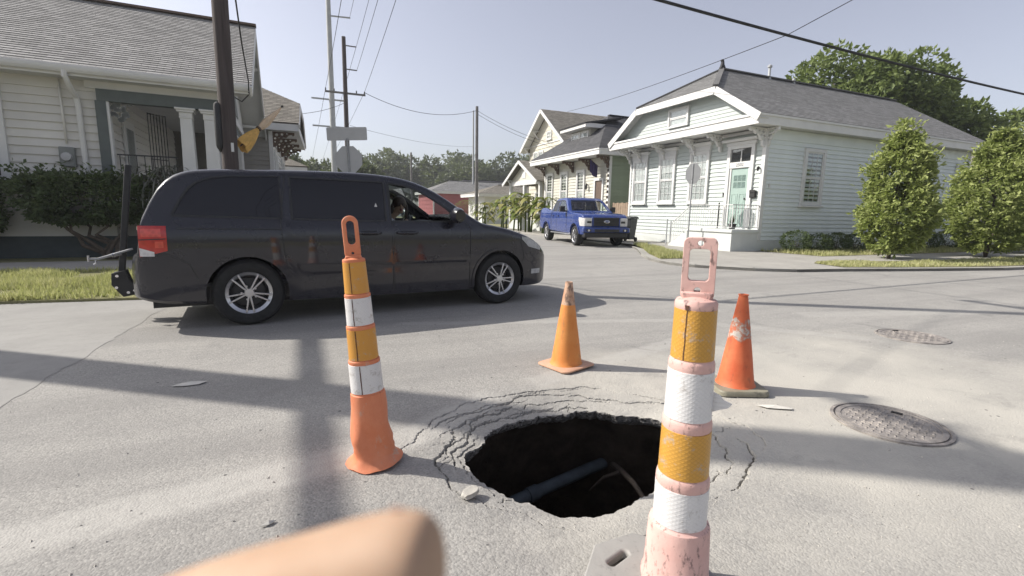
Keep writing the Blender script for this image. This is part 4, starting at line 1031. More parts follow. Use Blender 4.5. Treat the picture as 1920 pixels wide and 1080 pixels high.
for z0, z1, r0, r1, mt, nm in ((.272, .403, .0898, .0890, 'sheet_white', 'white_band'), (.443, .599, .0832, .0806, 'sheet_amber', 'amber_band'), (.637, .797, .0765, .0741, 'sheet_white', 'white_band'), (.833, .993, .0690, .0664, 'sheet_amber', 'amber_band')):
    post_section(tp, nm, [((r0 - .003) * K_, z0), ((r0 + .0006) * K_, z0 + .001), ((r1 + .0006) * K_, z1 - .001), ((r1 - .003) * K_, z1)], mt, 48)
loop_handle(.098, 1.020, 1.212, (.060, 1.078, 1.178, .012), .036, .018, 'pink_plastic', tp, [(1.195, .009), (1.050, .010)])
sh = MB(); sh.prism([(-.040, 1.018), (.040, 1.018), (.049, 1.045), (-.049, 1.045)], -.026, .026, 'y'); sh.build('handle_collar', 'pink_plastic', tp, bevel=.006)
st = MB(); a0 = math.radians(-112)
for i in range(14):
    z0 = .835 + i * .0115; a = a0 + .05 * nz(z0 * 30); w = .035 * (.6 + .5 * nz(z0 * 55, 2)) + .03
    r = lerp(.0672, .0648, (z0 - .832) / .16)
    st.quad(*[(r * math.cos(a + q), r * math.sin(a + q), z) for q, z in ((-w / 2, z0), (w / 2, z0), (w / 2, z0 + .0118), (-w / 2, z0 + .0118))])
st.quad(*[(.0668 * math.cos(a0 + q), .0668 * math.sin(a0 + q), z) for q, z in ((-.12, 1.008), (.12, 1.008), (.06, .992), (-.06, .992))])
st.build('rust_drip', 'rust_stain', tp)
fl = MB(); fl.prism([(.060, .655), (.095, .672), (.118, .680), (.128, .694), (.105, .703), (.092, .718), (.058, .73)], -.004, .003, 'y'); fl.build('peeling_sheet_flap', 'sheet_white', tp)
# orange, dented and leaning post
to = thing('channelizer_post', 'leaning orange channelizer post with crumpled foot and rounded loop handle', 'post', (.292, 2.385, 0), math.radians(-7), 'channelizer posts')
to.rotation_euler.y = -.068
def dent(v):
    x, y, z = v; a = math.atan2(y, x); r = math.hypot(x, y)
    k = math.exp(-((z - .16) / .15) ** 2)
    r *= 1 + k * (.10 * math.sin(3 * a + z * 22) + .10 * nz(math.cos(a) * 2, math.sin(a) * 2, z * 16)) + .02 * nz(math.cos(a) * 1.5, math.sin(a) * 1.5, z * 5)
    zz = z + (.014 * nz(math.cos(a) * 2, math.sin(a) * 2, 5) * (1 if .005 < z < .35 else 0))
    return (r * math.cos(a) * 1.03, r * math.sin(a) * .90, max(.002, zz))
post_section(to, 'post_body', [(.10, .004), (.134, .002), (.140, .008), (.128, .018), (.105, .036), (.098, .06), (.101, .085), (.096, .10), (.098, .13), (.092, .16), (.091, .20), (.088, .24), (.086, .30), (.083, .36), (.081, .376), (.074, .380), (.073, .386), (.071, .530), (.074, .537), (.073, .549), (.066, .553), (.064, .705), (.067, .712), (.066, .722), (.059, .726), (.0565, .860), (.060, .867), (.059, .878), (.053, .881), (.049, 1.03), (.052, 1.038), (.050, 1.047), (.03, 1.056), (0, 1.058)], 'orange_plastic', 40, dent)
for z0, z1, r0, r1, mt, nm in ((.386, .532, .0765, .0745, 'sheet_white', 'white_band'), (.555, .707, .0690, .0668, 'sheet_amber_plain', 'amber_band'), (.728, .862, .0620, .0595, 'sheet_white', 'white_band'), (.883, 1.034, .0555, .0518, 'sheet_amber_plain', 'amber_band')):
    post_section(to, nm, [(r0 - .003, z0), (r0, z0 + .001), (r1, z1 - .001), (r1 - .003, z1)], mt, 48, dent)
    sm = MB(); a = -1.95 + .2 * nz(z0 * 9)
    rows = []
    for i in range(9):
        zz = lerp(z0 + .002, z1 - .002, i / 8); r = lerp(r0, r1, i / 8) + .0015
        rows.append([dent((r * math.cos(a + q), r * math.sin(a + q), zz)) for q in (-.03 + .02 * nz(zz * 40), .03 + .02 * nz(zz * 50, 3))])
    sm.grid(rows).build('sheet_seam', 'rust_stain', to)
loop_handle(.074, 1.040, 1.252, (.036, 1.115, 1.228, .0175), .030, .0365, 'orange_plastic', to, [(1.075, .0065)])
sh = MB(); sh.prism([(-.040, 1.035), (.040, 1.035), (.036, 1.065), (-.036, 1.065)], -.024, .024, 'y'); sh.build('handle_collar', 'orange_plastic', to, bevel=.006)

def cone(label, x, y, rz, body, tip, base_m, base_h, warp, seed, scuff):
    t = thing('traffic_cone', label, 'traffic cone', (x, y, 0), rz, 'traffic cones')
    H = .715
    b = MB(); n = 10; s = .182
    pts = rrect(2 * s, 2 * s, .05, 5); m = len(pts)
    rows = [[(px, py, .003) for px, py in pts], [(px * 1.0, py * 1.0, base_h * .75) for px, py in pts], [(px * .96, py * .96, base_h) for px, py in pts], [(px * .60, py * .60, base_h + .004) for px, py in pts]]
    vs = [(px, py, z + warp * (max(0, nz(px * 5 + seed, py * 5)) + .5 * (math.hypot(px, py) / s) ** 2 * abs(nz(px * 3, py * 3 + seed)))) for r in rows for px, py, z in r]
    b.add(vs, [(i * m + j, i * m + (j + 1) % m, (i + 1) * m + (j + 1) % m, (i + 1) * m + j) for i in range(3) for j in range(m)] + [tuple(range(m)), tuple(range(4 * m - 1, 3 * m - 1, -1))])
    b.build('base', base_m, t, smooth=40)
    def R(z): return lerp(.132, .030, (z - base_h) / (H - base_h))
    def wob(v):
        x, y, z = v; k = 1 + .03 * nz(x * 9 + seed, y * 9, z * 5); return (x * k, y * k, z)
    zt = .53 if tip == 'worn' else H
    prof = [(R(base_h) + .010, base_h), (R(base_h) + .004, base_h + .012)] + [(R(z), z) for z in [lerp(base_h + .02, zt, i / 14) for i in range(15)]]
    if tip != 'worn': prof += [(.034, H - .004), (.036, H + .004), (.024, H + .006), (.020, H - .03), (0, H - .04)]
    mb = MB().lathe(prof, 36); mb.v = [wob(v) for v in mb.v]; mb.build('cone_body', body, t, smooth=40)
    if tip == 'worn':
        p2 = [(R(z), z) for z in [lerp(.53, H, i / 10) for i in range(11)]] + [(.031, H + .004), (.022, H + .004), (.018, H - .03), (0, H - .04)]
        mb = MB().lathe(p2, 36); mb.v = [wob(v) for v in mb.v]; mb.build('worn_tip', 'cone_scuffed', t, smooth=40)
    else:
        mb = MB().lathe([(R(z) + .0012, z + 0) for z in [lerp(.395, .535, k / 8) for k in range(9)]], 36, caps=False)
        mb.v = [(x, y, z + .03 * nz(math.atan2(y, x) * 1.3, seed)) for x, y, z in [wob(v) for v in mb.v]]
        mb.v = [(x * (R(z) + .0014) / max(1e-6, math.hypot(x, y)) * (1 + .0), y * (R(z) + .0014) / max(1e-6, math.hypot(x, y)), z) for x, y, z in mb.v]
        mb.v = [wob(v) for v in mb.v]
        mb.build('scuffed_ring', 'cone_red_scuffed', t, smooth=True)
cone('orange traffic cone with worn brown tip on a warped tan base', 2.01, 3.40, .25, 'cone_orange', 'worn', 'cone_base_tan', .018, .022, 2.0, False)
cone('red traffic cone with a scuffed pale ring on thick olive base', 2.93, 2.47, -.42, 'cone_red', '', 'cone_base_olive', .040, .004, 6.0, True)
# ------------------------------------------------------------------ houses
def roof_face(parent, left, right, mat, row=.14, lift=.016, thick=.07, name='roof'):
    """roof plane between two chains of points that climb from the eave to the ridge; deck plus overlapping shingle courses"""
    L = [Vector(p) for p in left]; R = [Vector(p) for p in right]
    nrm = (R[0] - L[0]).cross(L[-1] - L[0])
    if nrm.length < 1e-6: nrm = (R[0] - L[0]).cross(R[-1] - L[0])
    nrm.normalize()
    if nrm.z < 0: nrm = -nrm
    def at(ch, z):
        for a, b in zip(ch, ch[1:]):
            if z <= b.z + 1e-9: return a.lerp(b, (z - a.z) / max(1e-9, b.z - a.z))
        return ch[-1]
    z0, z1 = L[0].z, max(L[-1].z, R[-1].z)
    poly = L + [p for p in reversed(R)]; out = []
    for p in poly:
        if not out or (p - out[-1]).length > .01: out.append(p)
    if (out[0] - out[-1]).length < .01: out.pop()
    n = len(out); mb = MB()
    mb.add([p - nrm * .012 for p in out] + [p - nrm * thick for p in out], [tuple(range(n)), tuple(range(2 * n - 1, n - 1, -1))] + [(i, (i + 1) % n, (i + 1) % n + n, i + n) for i in range(n)])
    deck = mb.build(name, mat, parent)
    slope = math.sqrt(max(1e-6, 1 - nrm.z ** 2)); S = (z1 - z0) / slope; k = max(2, int(S / row))
    vs, fs, uv = [], [], []; u0 = L[0]; ud = (R[0] - L[0]).normalized()
    for i in range(k):
        za, zb_ = z0 + (z1 - z0) * i / k, z0 + (z1 - z0) * (i + 1.0) / k
        a, b, c, d = at(L, za), at(R, za), at(R, zb_), at(L, zb_)
        j = len(vs); vs += [a + nrm * lift, b + nrm * lift, c + nrm * .003, d + nrm * .003, a + nrm * -.004, b + nrm * -.004]
        fs += [(j, j + 1, j + 2, j + 3), (j + 4, j + 5, j + 1, j)]
        for p, q in ((a, i * row), (b, i * row), (c, (i + 1) * row), (d, (i + 1) * row)): uv.append(((p - u0).dot(ud), q + .0))
        for p, q in ((a, i * row), (b, i * row), (b, i * row), (a, i * row)): uv.append(((p - u0).dot(ud), q + .001))
    me = bpy.data.meshes.new('shingles'); me.from_pydata([tuple(v) for v in vs], [], fs)
    ul = me.uv_layers.new(name='UVMap'); ul.data.foreach_set('uv', [c for p in uv for c in p])
    o = link('shingles', me, mat, deck); o['kind'] = 'stuff'
    return deck
def boards(parent, fr, u0, u1, z0, z1, exp, mat, holes=(), name='siding_board'):
    """lapped boards; each one an object, alike ones share their mesh. holes = (u0,u1,z0,z1) openings"""
    n = max(1, int(round((z1 - z0) / exp))); e = (z1 - z0) / n; cache = {}
    for i in range(n):
        z = z0 + i * e; segs = [(u0, u1)]
        for a, b, c, d in holes:
            if z + e * .5 > c and z + e * .5 < d:
                ns = []
                for s, t in segs:
                    if b <= s or a >= t: ns.append((s, t))
                    else:
                        if a - s > .02: ns.append((s, a))
                        if t - b > .02: ns.append((b, t))
                segs = ns
        for s, t in segs:
            key = (round(s, 3), round(t, 3))
            if key not in cache:
                mb = MB(fr); mb.add([(s, 0, 0), (t, 0, 0), (t, .044, 0), (s, .044, 0), (s, 0, e + .012), (t, 0, e + .012), (t, .006, e + .012), (s, .006, e + .012)],
                                    [(0, 3, 2, 1), (4, 5, 6, 7), (0, 1, 5, 4), (1, 2, 6, 5), (2, 3, 7, 6), (3, 0, 4, 7)])
                me = mb.mesh(name); me.materials.append(MAT[mat]); cache[key] = me
            o = bpy.data.objects.new(name, cache[key]); COL.objects.link(o); o.parent = parent; o.location = (0, 0, z)
def window(parent, fr, u0, u1, z0, z1, trim='white_clean', cas=.10, cols=3, rows=3, curtain='lower', head=0, sill=True, n0=.0, sash_m='white_clean', dep=.085):
    c = MB(fr)
    c.box(u0, u0 + cas, n0, n0 + dep, z0, z1); c.box(u1 - cas, u1, n0, n0 + dep, z0, z1)
    c.box(u0 + cas, u1 - cas, n0, n0 + dep - .003, z1 - cas, z1); c.box(u0 + cas, u1 - cas, n0, n0 + dep - .003, z0, z0 + cas * .7)
    w = c.build('window', trim, parent, bevel=.006)
    a, b, lo, hi = u0 + cas, u1 - cas, z0 + cas * .7, z1 - cas; mid = (lo + hi) / 2
    MB(fr).box(a - .01, b + .01, n0 - .02, n0 + .004, lo - .01, hi + .01).build('room_backing', 'dark_backing', w)  # thin dark sheet behind the panes, painted as an unlit room
    if curtain:
        r = (lo, hi) if curtain == 'full' else (lo, mid + .05)
        cm = MB(fr); k = 18
        cm.grid([[(lerp(a, b, i / k), n0 + .012 + .006 * math.sin(i * 2.1), z) for i in range(k + 1)] for z in r]); cm.build('curtain', 'curtain', w, smooth=True)
    for zz0, zz1, dn, nm in ((lo, mid, .022, 'lower'), (mid, hi, .034, 'upper')):
        s = MB(fr); q = .045
        s.box(a, a + q, n0 + dn, n0 + dn + .024, zz0, zz1); s.box(b - q, b, n0 + dn, n0 + dn + .024, zz0, zz1)
        s.box(a + q, b - q, n0 + dn, n0 + dn + .023, zz0, zz0 + q); s.box(a + q, b - q, n0 + dn, n0 + dn + .023, zz1 - q, zz1)
        s.build('sash', sash_m, w)
        MB(fr).box(a + q * .5, b - q * .5, n0 + dn + .008, n0 + dn + .012, zz0 + q * .5, zz1 - q * .5).build('pane', 'glass_house', w)
        m = MB(fr)
        for i in range(1, cols): u = lerp(a + q, b - q, i / cols); m.box(u - .006, u + .006, n0 + dn + .006, n0 + dn + .020, zz0 + q, zz1 - q)
        for i in range(1, rows): z = lerp(zz0 + q, zz1 - q, i / rows); m.box(a + q, b - q, n0 + dn + .006, n0 + dn + .0185, z - .006, z + .006)
        if m.v: m.build('muntins', sash_m, w)
    if sill: MB(fr).box(u0 - .05, u1 + .05, n0, n0 + dep + .06, z0 - .07, z0 - .003).build('sill', trim, w, bevel=.008)
    if head:
        h = MB(fr); h.box(u0 - .04, u1 + .04, n0, n0 + .10, z1 + .004, z1 + head * .6); h.add([(u0 - .08, n0, z1 + head * .6), (u1 + .08, n0, z1 + head * .6), (u1 + .16, n0 + .24, z1 + head), (u0 - .16, n0 + .24, z1 + head), (u0 - .08, n0 + .11, z1 + head * .6), (u1 + .08, n0 + .11, z1 + head * .6), (u0 - .16, n0, z1 + head), (u1 + .16, n0, z1 + head)], [(0, 1, 5, 4), (4, 5, 2, 3), (3, 2, 7, 6), (0, 4, 3, 6), (1, 7, 2, 5), (0, 6, 7, 1)]); h.build('head_cornice', trim, w)
    return w
_brk = {}
def bracket(parent, loc, rz, D_, H, mat, th=.09, name='eave_bracket'):
    key = (round(D_, 2), round(H, 2), mat)
    if key not in _brk:
        p = [(0, 0), (D_, 0), (D_, -.16 * H), (D_ * .93, -.24 * H), (D_ * .86, -.16 * H), (D_ * .74, -.20 * H), (D_ * .62, -.36 * H), (D_ * .48, -.34 * H), (D_ * .36, -.52 * H), (D_ * .30, -.66 * H), (D_ * .20, -.68 * H), (D_ * .17, -.92 * H), (D_ * .10, -H), (0, -H)]
        me = MB().prism(p, -th / 2, th / 2, 'y').mesh('bracket')
        cuts = [MB().lathe([(r * H, -.3), (r * H, .3)], 10, (x * D_, 0, -z * H), axis='y').mesh('c') for x, z, r in ((.20, .20, .10), (.44, .16, .085), (.66, .10, .05), (.12, .44, .075), (.30, .40, .055), (.11, .66, .05))]
        cuts = [c for c in cuts]
        me = boolean(me, cuts); me.materials.clear(); me.materials.append(MAT[mat]); _brk[key] = me
    o = bpy.data.objects.new(name, _brk[key]); COL.objects.link(o); o.parent = parent; o.location = loc; o.rotation_euler.z = rz
    return o
def cornice(parent, rect, inner, z0, z1, mat, soffit_m='soffit', name='cornice'):
    """box eave: fascia ring at rect (x0,x1,y0,y1), flat soffit back to the wall rect 'inner'"""
    x0, x1, y0, y1 = rect; a0, a1, b0, b1 = inner; m = MB(); t = .04
    m.box(x0, x0 + t, y0, y1, z0, z1); m.box(x1 - t, x1, y0, y1, z0, z1); m.box(x0 + t, x1 - t, y0, y0 + t, z0 + .002, z1 - .002); m.box(x0 + t, x1 - t, y1 - t, y1, z0 + .002, z1 - .002)
    c = m.build(name, mat, parent, bevel=.008)
    m = MB(); m.box(x0 - .035, x0 - .001, y0 - .035, y1 + .035, z1 - .07, z1 + .01); m.box(x0 - .001, x1 + .03, y0 - .035, y0 - .001, z1 - .07, z1 + .01); m.build('crown_moulding', mat, c, bevel=.01)
    m = MB(); zz = z0 + .03
    m.box(x0 + t, a0, y0 + t, y1 - t, zz, zz + .02); m.box(a1, x1 - t, y0 + t, y1 - t, zz, zz + .02); m.box(a0, a1, y0 + t, b0, zz, zz + .02); m.box(a0, a1, b1, y1 - t, zz, zz + .02)
    m.build('soffit', soffit_m, c)
    return c

# ================= mint house on the corner
def mint_house():
    t = thing('mint_house', 'pale mint clapboard house with turquoise door, white brackets and grey shingle roof', 'house', (15, 12.3, .075))
    W, L, zs, zw = 7.55, 13.2, .37, 4.26
    core = MB().box(.03, L, .03, W, .30, zw + .06).build('wall', 'mint_siding', t)
    FF = frame((.03, 0, 0), (0, 1, 0), (-1, 0, 0)); FS = frame((0, .03, 0), (1, 0, 0), (0, -1, 0))
    MB().box(-.01, L + .01, -.01, W + .01, -.15, .36).build('foundation', 'pale_foundation', t)
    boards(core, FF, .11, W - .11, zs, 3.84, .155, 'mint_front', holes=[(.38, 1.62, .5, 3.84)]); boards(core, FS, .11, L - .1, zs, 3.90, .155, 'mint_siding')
    for bx in ((-.03, .13, -.032, .115), (-.03, .115, W - .115, W + .01), (L - .1, L + .01, -.032, .1)): MB().box(*bx, .36, zw).build('corner_board', 'white_clean', t, bevel=.005)
    MB().box(-.012, .02, .116, W - .116, 3.84, zw).build('front_frieze', 'mint_front', t); MB().box(.132, L - .102, -.012, .02, 3.90, zw).build('side_frieze', 'mint_siding', t)
    MB().box(-.03, .02, .12, W - .12, .355, .372).build('skirt_drip', 'white_clean', t)
    rect = (-1.0, L + .45, -.45, W + .45)
    cornice(t, rect, (.03, L, .03, W), 4.26, 4.60, 'white_trim')
    m = MB(); m.box(-.10, -.012, .0, W, 4.14, 4.262); m.build('bed_moulding', 'white_clean', t, bevel=.02)
    # roof
    e, yr, zr, zk = 4.615, W / 2, 7.30, 5.86
    sl = (zr - e) / (yr + .45); yk = (zk - e) / sl - .45
    A = (-1.03, -.48, e); K = (-1.03, yk, zk); X = (1.54, yr, zr); B = (L + .48, -.48, e); C = (L + .48, yr, zr)
    roof_face(t, [A, K, X], [B, C], 'shingle_grey'); K2 = (-1.03, W - yk, zk); A2 = (-1.03, W + .48, e); B2 = (L + .48, W + .48, e)
    roof_face(t, [B2, C], [A2, K2, X], 'shingle_grey'); roof_face(t, [K2, X], [K, X], 'shingle_grey')
    # ridge caps, finial, vents
    m = MB(); m.bar((1.5, yr, zr + .03), (L + .48, yr, zr + .03), .24, .05); m.bar(Vector(X) + Vector((0, 0, .03)), Vector(K) + Vector((0, 0, .03)), .2, .05); m.bar(Vector(X) + Vector((0, 0, .03)), Vector(K2) + Vector((0, 0, .03)), .2, .05); m.build('ridge_cap', 'shingle_grey', t)
    m = MB(); m.prism([(-.22, .0), (.12, .0), (.06, .12), (.0, .2), (-.03, .34), (-.10, .42), (-.16, .38), (-.10, .30), (-.14, .16)], -.06, .06, 'y'); f = m.build('finial', 'shingle_dark', t, bevel=.015); f.location = (1.62, yr, zr)
    for x, h, r in ((4.3, .55, .055), (5.9, .16, .045)):
        m = MB(); m.lathe([(r * 2.2, -.12), (r * 1.3, .02), (r, .04), (r, h - .12), (r * 1.7, h - .12), (r * 1.8, h - .05), (r * .8, h), (0, h)], 14, (x, yr + .25 - .3, zr)); m.build('roof_vent', 'pole_steel', t, smooth=40)
    # gable pediment
    xg = -.62
    gp = [(-.10, 4.60), (W + .10, 4.60), (W - yk - .15, zk - .12), (yk + .15, zk - .12)]
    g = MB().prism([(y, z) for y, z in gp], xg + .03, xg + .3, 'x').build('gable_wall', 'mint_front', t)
    FG = frame((xg + .03, 0, 0), (0, 1, 0), (-1, 0, 0)); nb = 8
    for i in range(nb):
        z = 4.66 + i * .135; u0 = (z + .14 - e) / sl - .45 + .1; u1 = W - u0
        mb = MB(FG); mb.add([(u0 - .2, 0, 0), (u1 + .2, 0, 0), (u1 + .2, .026, 0), (u0 - .2, .026, 0), (u0, 0, .147), (u1, 0, .147), (u1, .007, .147), (u0, .007, .147)], [(0, 3, 2, 1), (4, 5, 6, 7), (0, 1, 5, 4), (1, 2, 6, 5), (2, 3, 7, 6), (3, 0, 4, 7)])
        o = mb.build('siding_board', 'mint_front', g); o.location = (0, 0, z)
    for a, b in ((A, K), (A2, K2), (K, K2)):               # rake boards and their soffits
        a, b = Vector(a), Vector(b); dn = Vector((0, 0, -.15))
        MB().bar(a + dn, b + dn, .05, .27).build('rake_board', 'white_trim', t, bevel=.01)
        MB().bar(a + Vector((.22, 0, -.16)), b + Vector((.22, 0, -.16)), .42, .03).build('rake_soffit', 'soffit', t)
    MB().add([(-1.0, -.45, 4.606), (-1.0, W + .45, 4.606), (xg + .05, W + .1, 4.68), (xg + .05, -.1, 4.68)], [(0, 1, 2, 3)]).build('pent_flashing', 'shingle_grey', t)
    w = window(t, FG, 3.15, 4.32, 4.78, 5.56, 'white_clean', .09, 1, 1, 'full', 0, False, .02)
    # brackets
    for y in (.06, 1.95, 3.28, 5.20 - .1, 6.72, W - .06): bracket(t, (-.02, y, 4.26), PI, .78, .62, 'white_clean')
    bracket(t, (.06, -.02, 4.26), -PI / 2, .40, .60, 'white_clean')
    # windows and door
    for a, b in ((2.48, 3.54), (4.38, 5.42), (6.23, 7.28)): window(t, FF, a, b, 1.74, 3.78, 'white_clean', .11, 3, 3, 'full', .30, True, .03)
    window(t, FS, 2.0, 3.16, 1.66, 3.72, 'white_clean', .13, 3, 3, None, 0, True, .02); window(t, FS, 12.2 - .1, 13.15, 1.66, 3.72, 'white_clean', .11, 3, 3, None, 0, True, .02)
    m = MB(FF)
    m.box(.40, .54, .0, .10, .74, 3.80); m.box(1.46, 1.60, .0, .10, .74, 3.80); m.box(.54, 1.46, .0, .097, 3.68, 3.80); m.box(.54, 1.46, .0, .085, 2.98, 3.20)
    d = m.build('door_surround', 'white_clean', t, bevel=.006)
    h = MB(FF); h.box(.34, 1.66, .0, .12, 3.80, 3.93); h.box(.22, 1.78, .0, .26, 3.93, 4.03); h.build('head_cornice', 'white_clean', d, bevel=.02)
    MB(FF).box(.54, 1.46, -.02, .012, 3.20, 3.68).build('transom_backing', 'dark_backing', d); MB(FF).box(.56, 1.44, .03, .036, 3.22, 3.66).build('transom_pane', 'glass_house', d)  # dark sheet behind the transom pane imitates the shade inside
    MB(FF).box(.985, 1.015, .026, .05, 3.20, 3.68).build('transom_bar', 'white_clean', d)
    tm = text_mesh('2502', .17, .006); tm.transform(Matrix.Translation((.03 - .089, 1.0, 3.09)) @ Matrix(((0, 0, -1, 0), (-1, 0, 0, 0), (0, 1, 0, 0), (0, 0, 0, 1)))); link('house_number', tm, 'sign_post', d)
    dr = MB(FF); dr.box(.62, 1.38, .0, .030, .84, 2.96)
    door = dr.build('front_door', 'mint_door', t)
    mb = MB(FF); mb.box(.54, .62, .0, .06, .84, 2.98); mb.box(1.38, 1.46, .0, .06, .84, 2.98); mb.build('door_jamb', 'white_clean', d)
    for a, b, c_, e_ in ((.68, .97, .98, 2.05), (1.03, 1.32, .98, 2.05)):
        mb = MB(FF); q = .035; mb.box(a, a + q, .03, .042, c_, e_); mb.box(b - q, b, .03, .042, c_, e_); mb.box(a + q, b - q, .03, .041, c_, c_ + q); mb.box(a + q, b - q, .03, .041, e_ - q, e_); mb.box(a + .07, b - .07, .03, .038, c_ + .07, e_ - .07); mb.build('door_panel', 'mint_door', door)
    for i in range(3):
        for j in range(2):
            u, z = .73 + i * .185, 2.25 + j * .25; MB(FF).box(u, u + .165, .031, .036, z, z + .22).build('door_pane', 'glass_house', door)
    mb = MB(FF); mb.lathe([(0, .09), (.03, .085), (.035, .06), (.015, .05), (.015, .03)], 12, (1.30 - .62 + .0, 0, 1.85), axis='y'); mb.build('door_knob', 'dark_iron', door, smooth=40)
    mb = MB(FF); mb.box(.02 + .18, .02 + .44 - .02, .0, .13, 1.88, 2.14); lb = mb.build('letterbox', 'dark_iron', t, bevel=.02, seg=3)
    mb = MB(FF); mb.box(.19, .43, .12, .145, 2.06, 2.16); mb.build('letterbox_lid', 'dark_iron', lb, bevel=.01)
    mb = MB(FF); mb.bar((.15, .02, 2.90), (.15, .14, 2.96), .03); mb.lathe([(.0, 2.80), (.035, 2.82), (.045, 2.92), (.015, 2.96), (0, 2.97)], 10, (.15, .15, 0)); mb.build('camera_lamp', 'dark_iron', t, smooth=40)
    mb = MB(FF); mb.box(1.66, 1.72, .02, .05, 1.95, 2.10); mb.build('door_bell', 'dark_iron', t)
    mb = MB(FS); mb.box(.30, .36, .02, .07, 2.25, 2.37); mb.build('outdoor_socket', 'white_clean', t)
    # porch with side steps, iron rail
    PXf = -1.30
    p = MB().box(PXf, -.012, -.02, 2.0, -.1, .635).build('porch', 'pale_foundation', t)
    MB().box(PXf - .05, -.013, -.06, 2.05, .637, .745).build('porch_slab', 'pale_foundation', p, bevel=.012)
    for k in range(3):
        MB().box(PXf + .05, -.014, 2.052 + k * .30, 2.052 + (k + 1) * .30 - .003, -.1, .56 - k * .18).build('step', 'pale_foundation', p, bevel=.01)
    MB().prism([(2.05, .63), (2.05, -.1), (3.05, -.1), (3.05, .05)], PXf - .05, PXf + .047, 'x').build('step_string', 'pale_foundation', p)
    def rail(a, b, h, n, nm, parts=True):
        a, b = Vector(a), Vector(b); mb = MB(); up = Vector((0, 0, h))
        mb.bar(a + up, b + up, .04, .025); mb.bar(a + Vector((0, 0, .08)), b + Vector((0, 0, .08)), .03, .02); mb.bar(a + up * .86, b + up * .86, .02, .015)
        ra = mb.build(nm, 'white_iron', t)
        me = MB().box(-.007, .007, -.007, .007, .08, h).mesh('baluster'); me.materials.append(MAT['white_iron'])
        for i in range(n + 1):
            o = bpy.data.objects.new('baluster', me); COL.objects.link(o); o.parent = ra; o.location = a.lerp(b, i / n)
        return ra
    r1 = rail((PXf, 0, .745), (PXf, 2.0, .745), .86, 18, 'porch_rail'); rail((-.05, 0.02, .745), (PXf, .02, .745), .86, 9, 'porch_rail')
    # scrollwork in the middle of the rail
    for sy in (-1, 1):
        for sz in (0, 1):
            cz = 1.0 + sz * .36; sc = MB(); sc.tube([(PXf - .012, 1.0 + sy * (.03 + .012 * k * math.cos(k * .75 + 1)), cz + .012 * k * math.sin(k * .75 + 1) * (1 if sz else -1)) for k in range(2, 12)], .007, 6); sc.build('scroll', 'white_iron', r1)
    rail((PXf, 2.0, .745), (PXf, 2.95, .05), .86, 8, 'step_rail')
    m = MB(); m.box(PXf - .02, PXf + .02, 3.0, 3.04, 0.0, .98); m.box(PXf - .02, PXf + .02, 3.22, 3.26, .0, 1.05); m.build('newel_post', 'pole_steel', t)
    m = MB(); m.box(-.02 - .25, -.02 - .21, 1.60, 1.64, .745, 1.72); m.build('door_grab_rail', 'dark_iron', t)
    return t
mint_house()
pl = thing('potted_plant', 'small dark plant in a low pot on the mint porch corner', 'plant', (13.85, 12.42, .845))
MB().lathe([(.0, .0), (.10, .0), (.14, .16), (.15, .18), (.125, .18), (.11, .15), (0, .15)], 16).build('pot', 'dark_iron', pl, smooth=40)
mb = MB(); rr = random.Random(4)
for i in range(46):
    a = rr.uniform(0, 6.28); h = rr.uniform(.15, .42); d_ = rr.uniform(.05, .22); w = .02
    mb.add([(w * math.cos(a + 1.57), w * math.sin(a + 1.57), .15), (-w * math.cos(a + 1.57), -w * math.sin(a + 1.57), .15), (d_ * math.cos(a), d_ * math.sin(a), .15 + h)], [(0, 1, 2)])
mb.build('foliage', 'leaf_dark', pl)
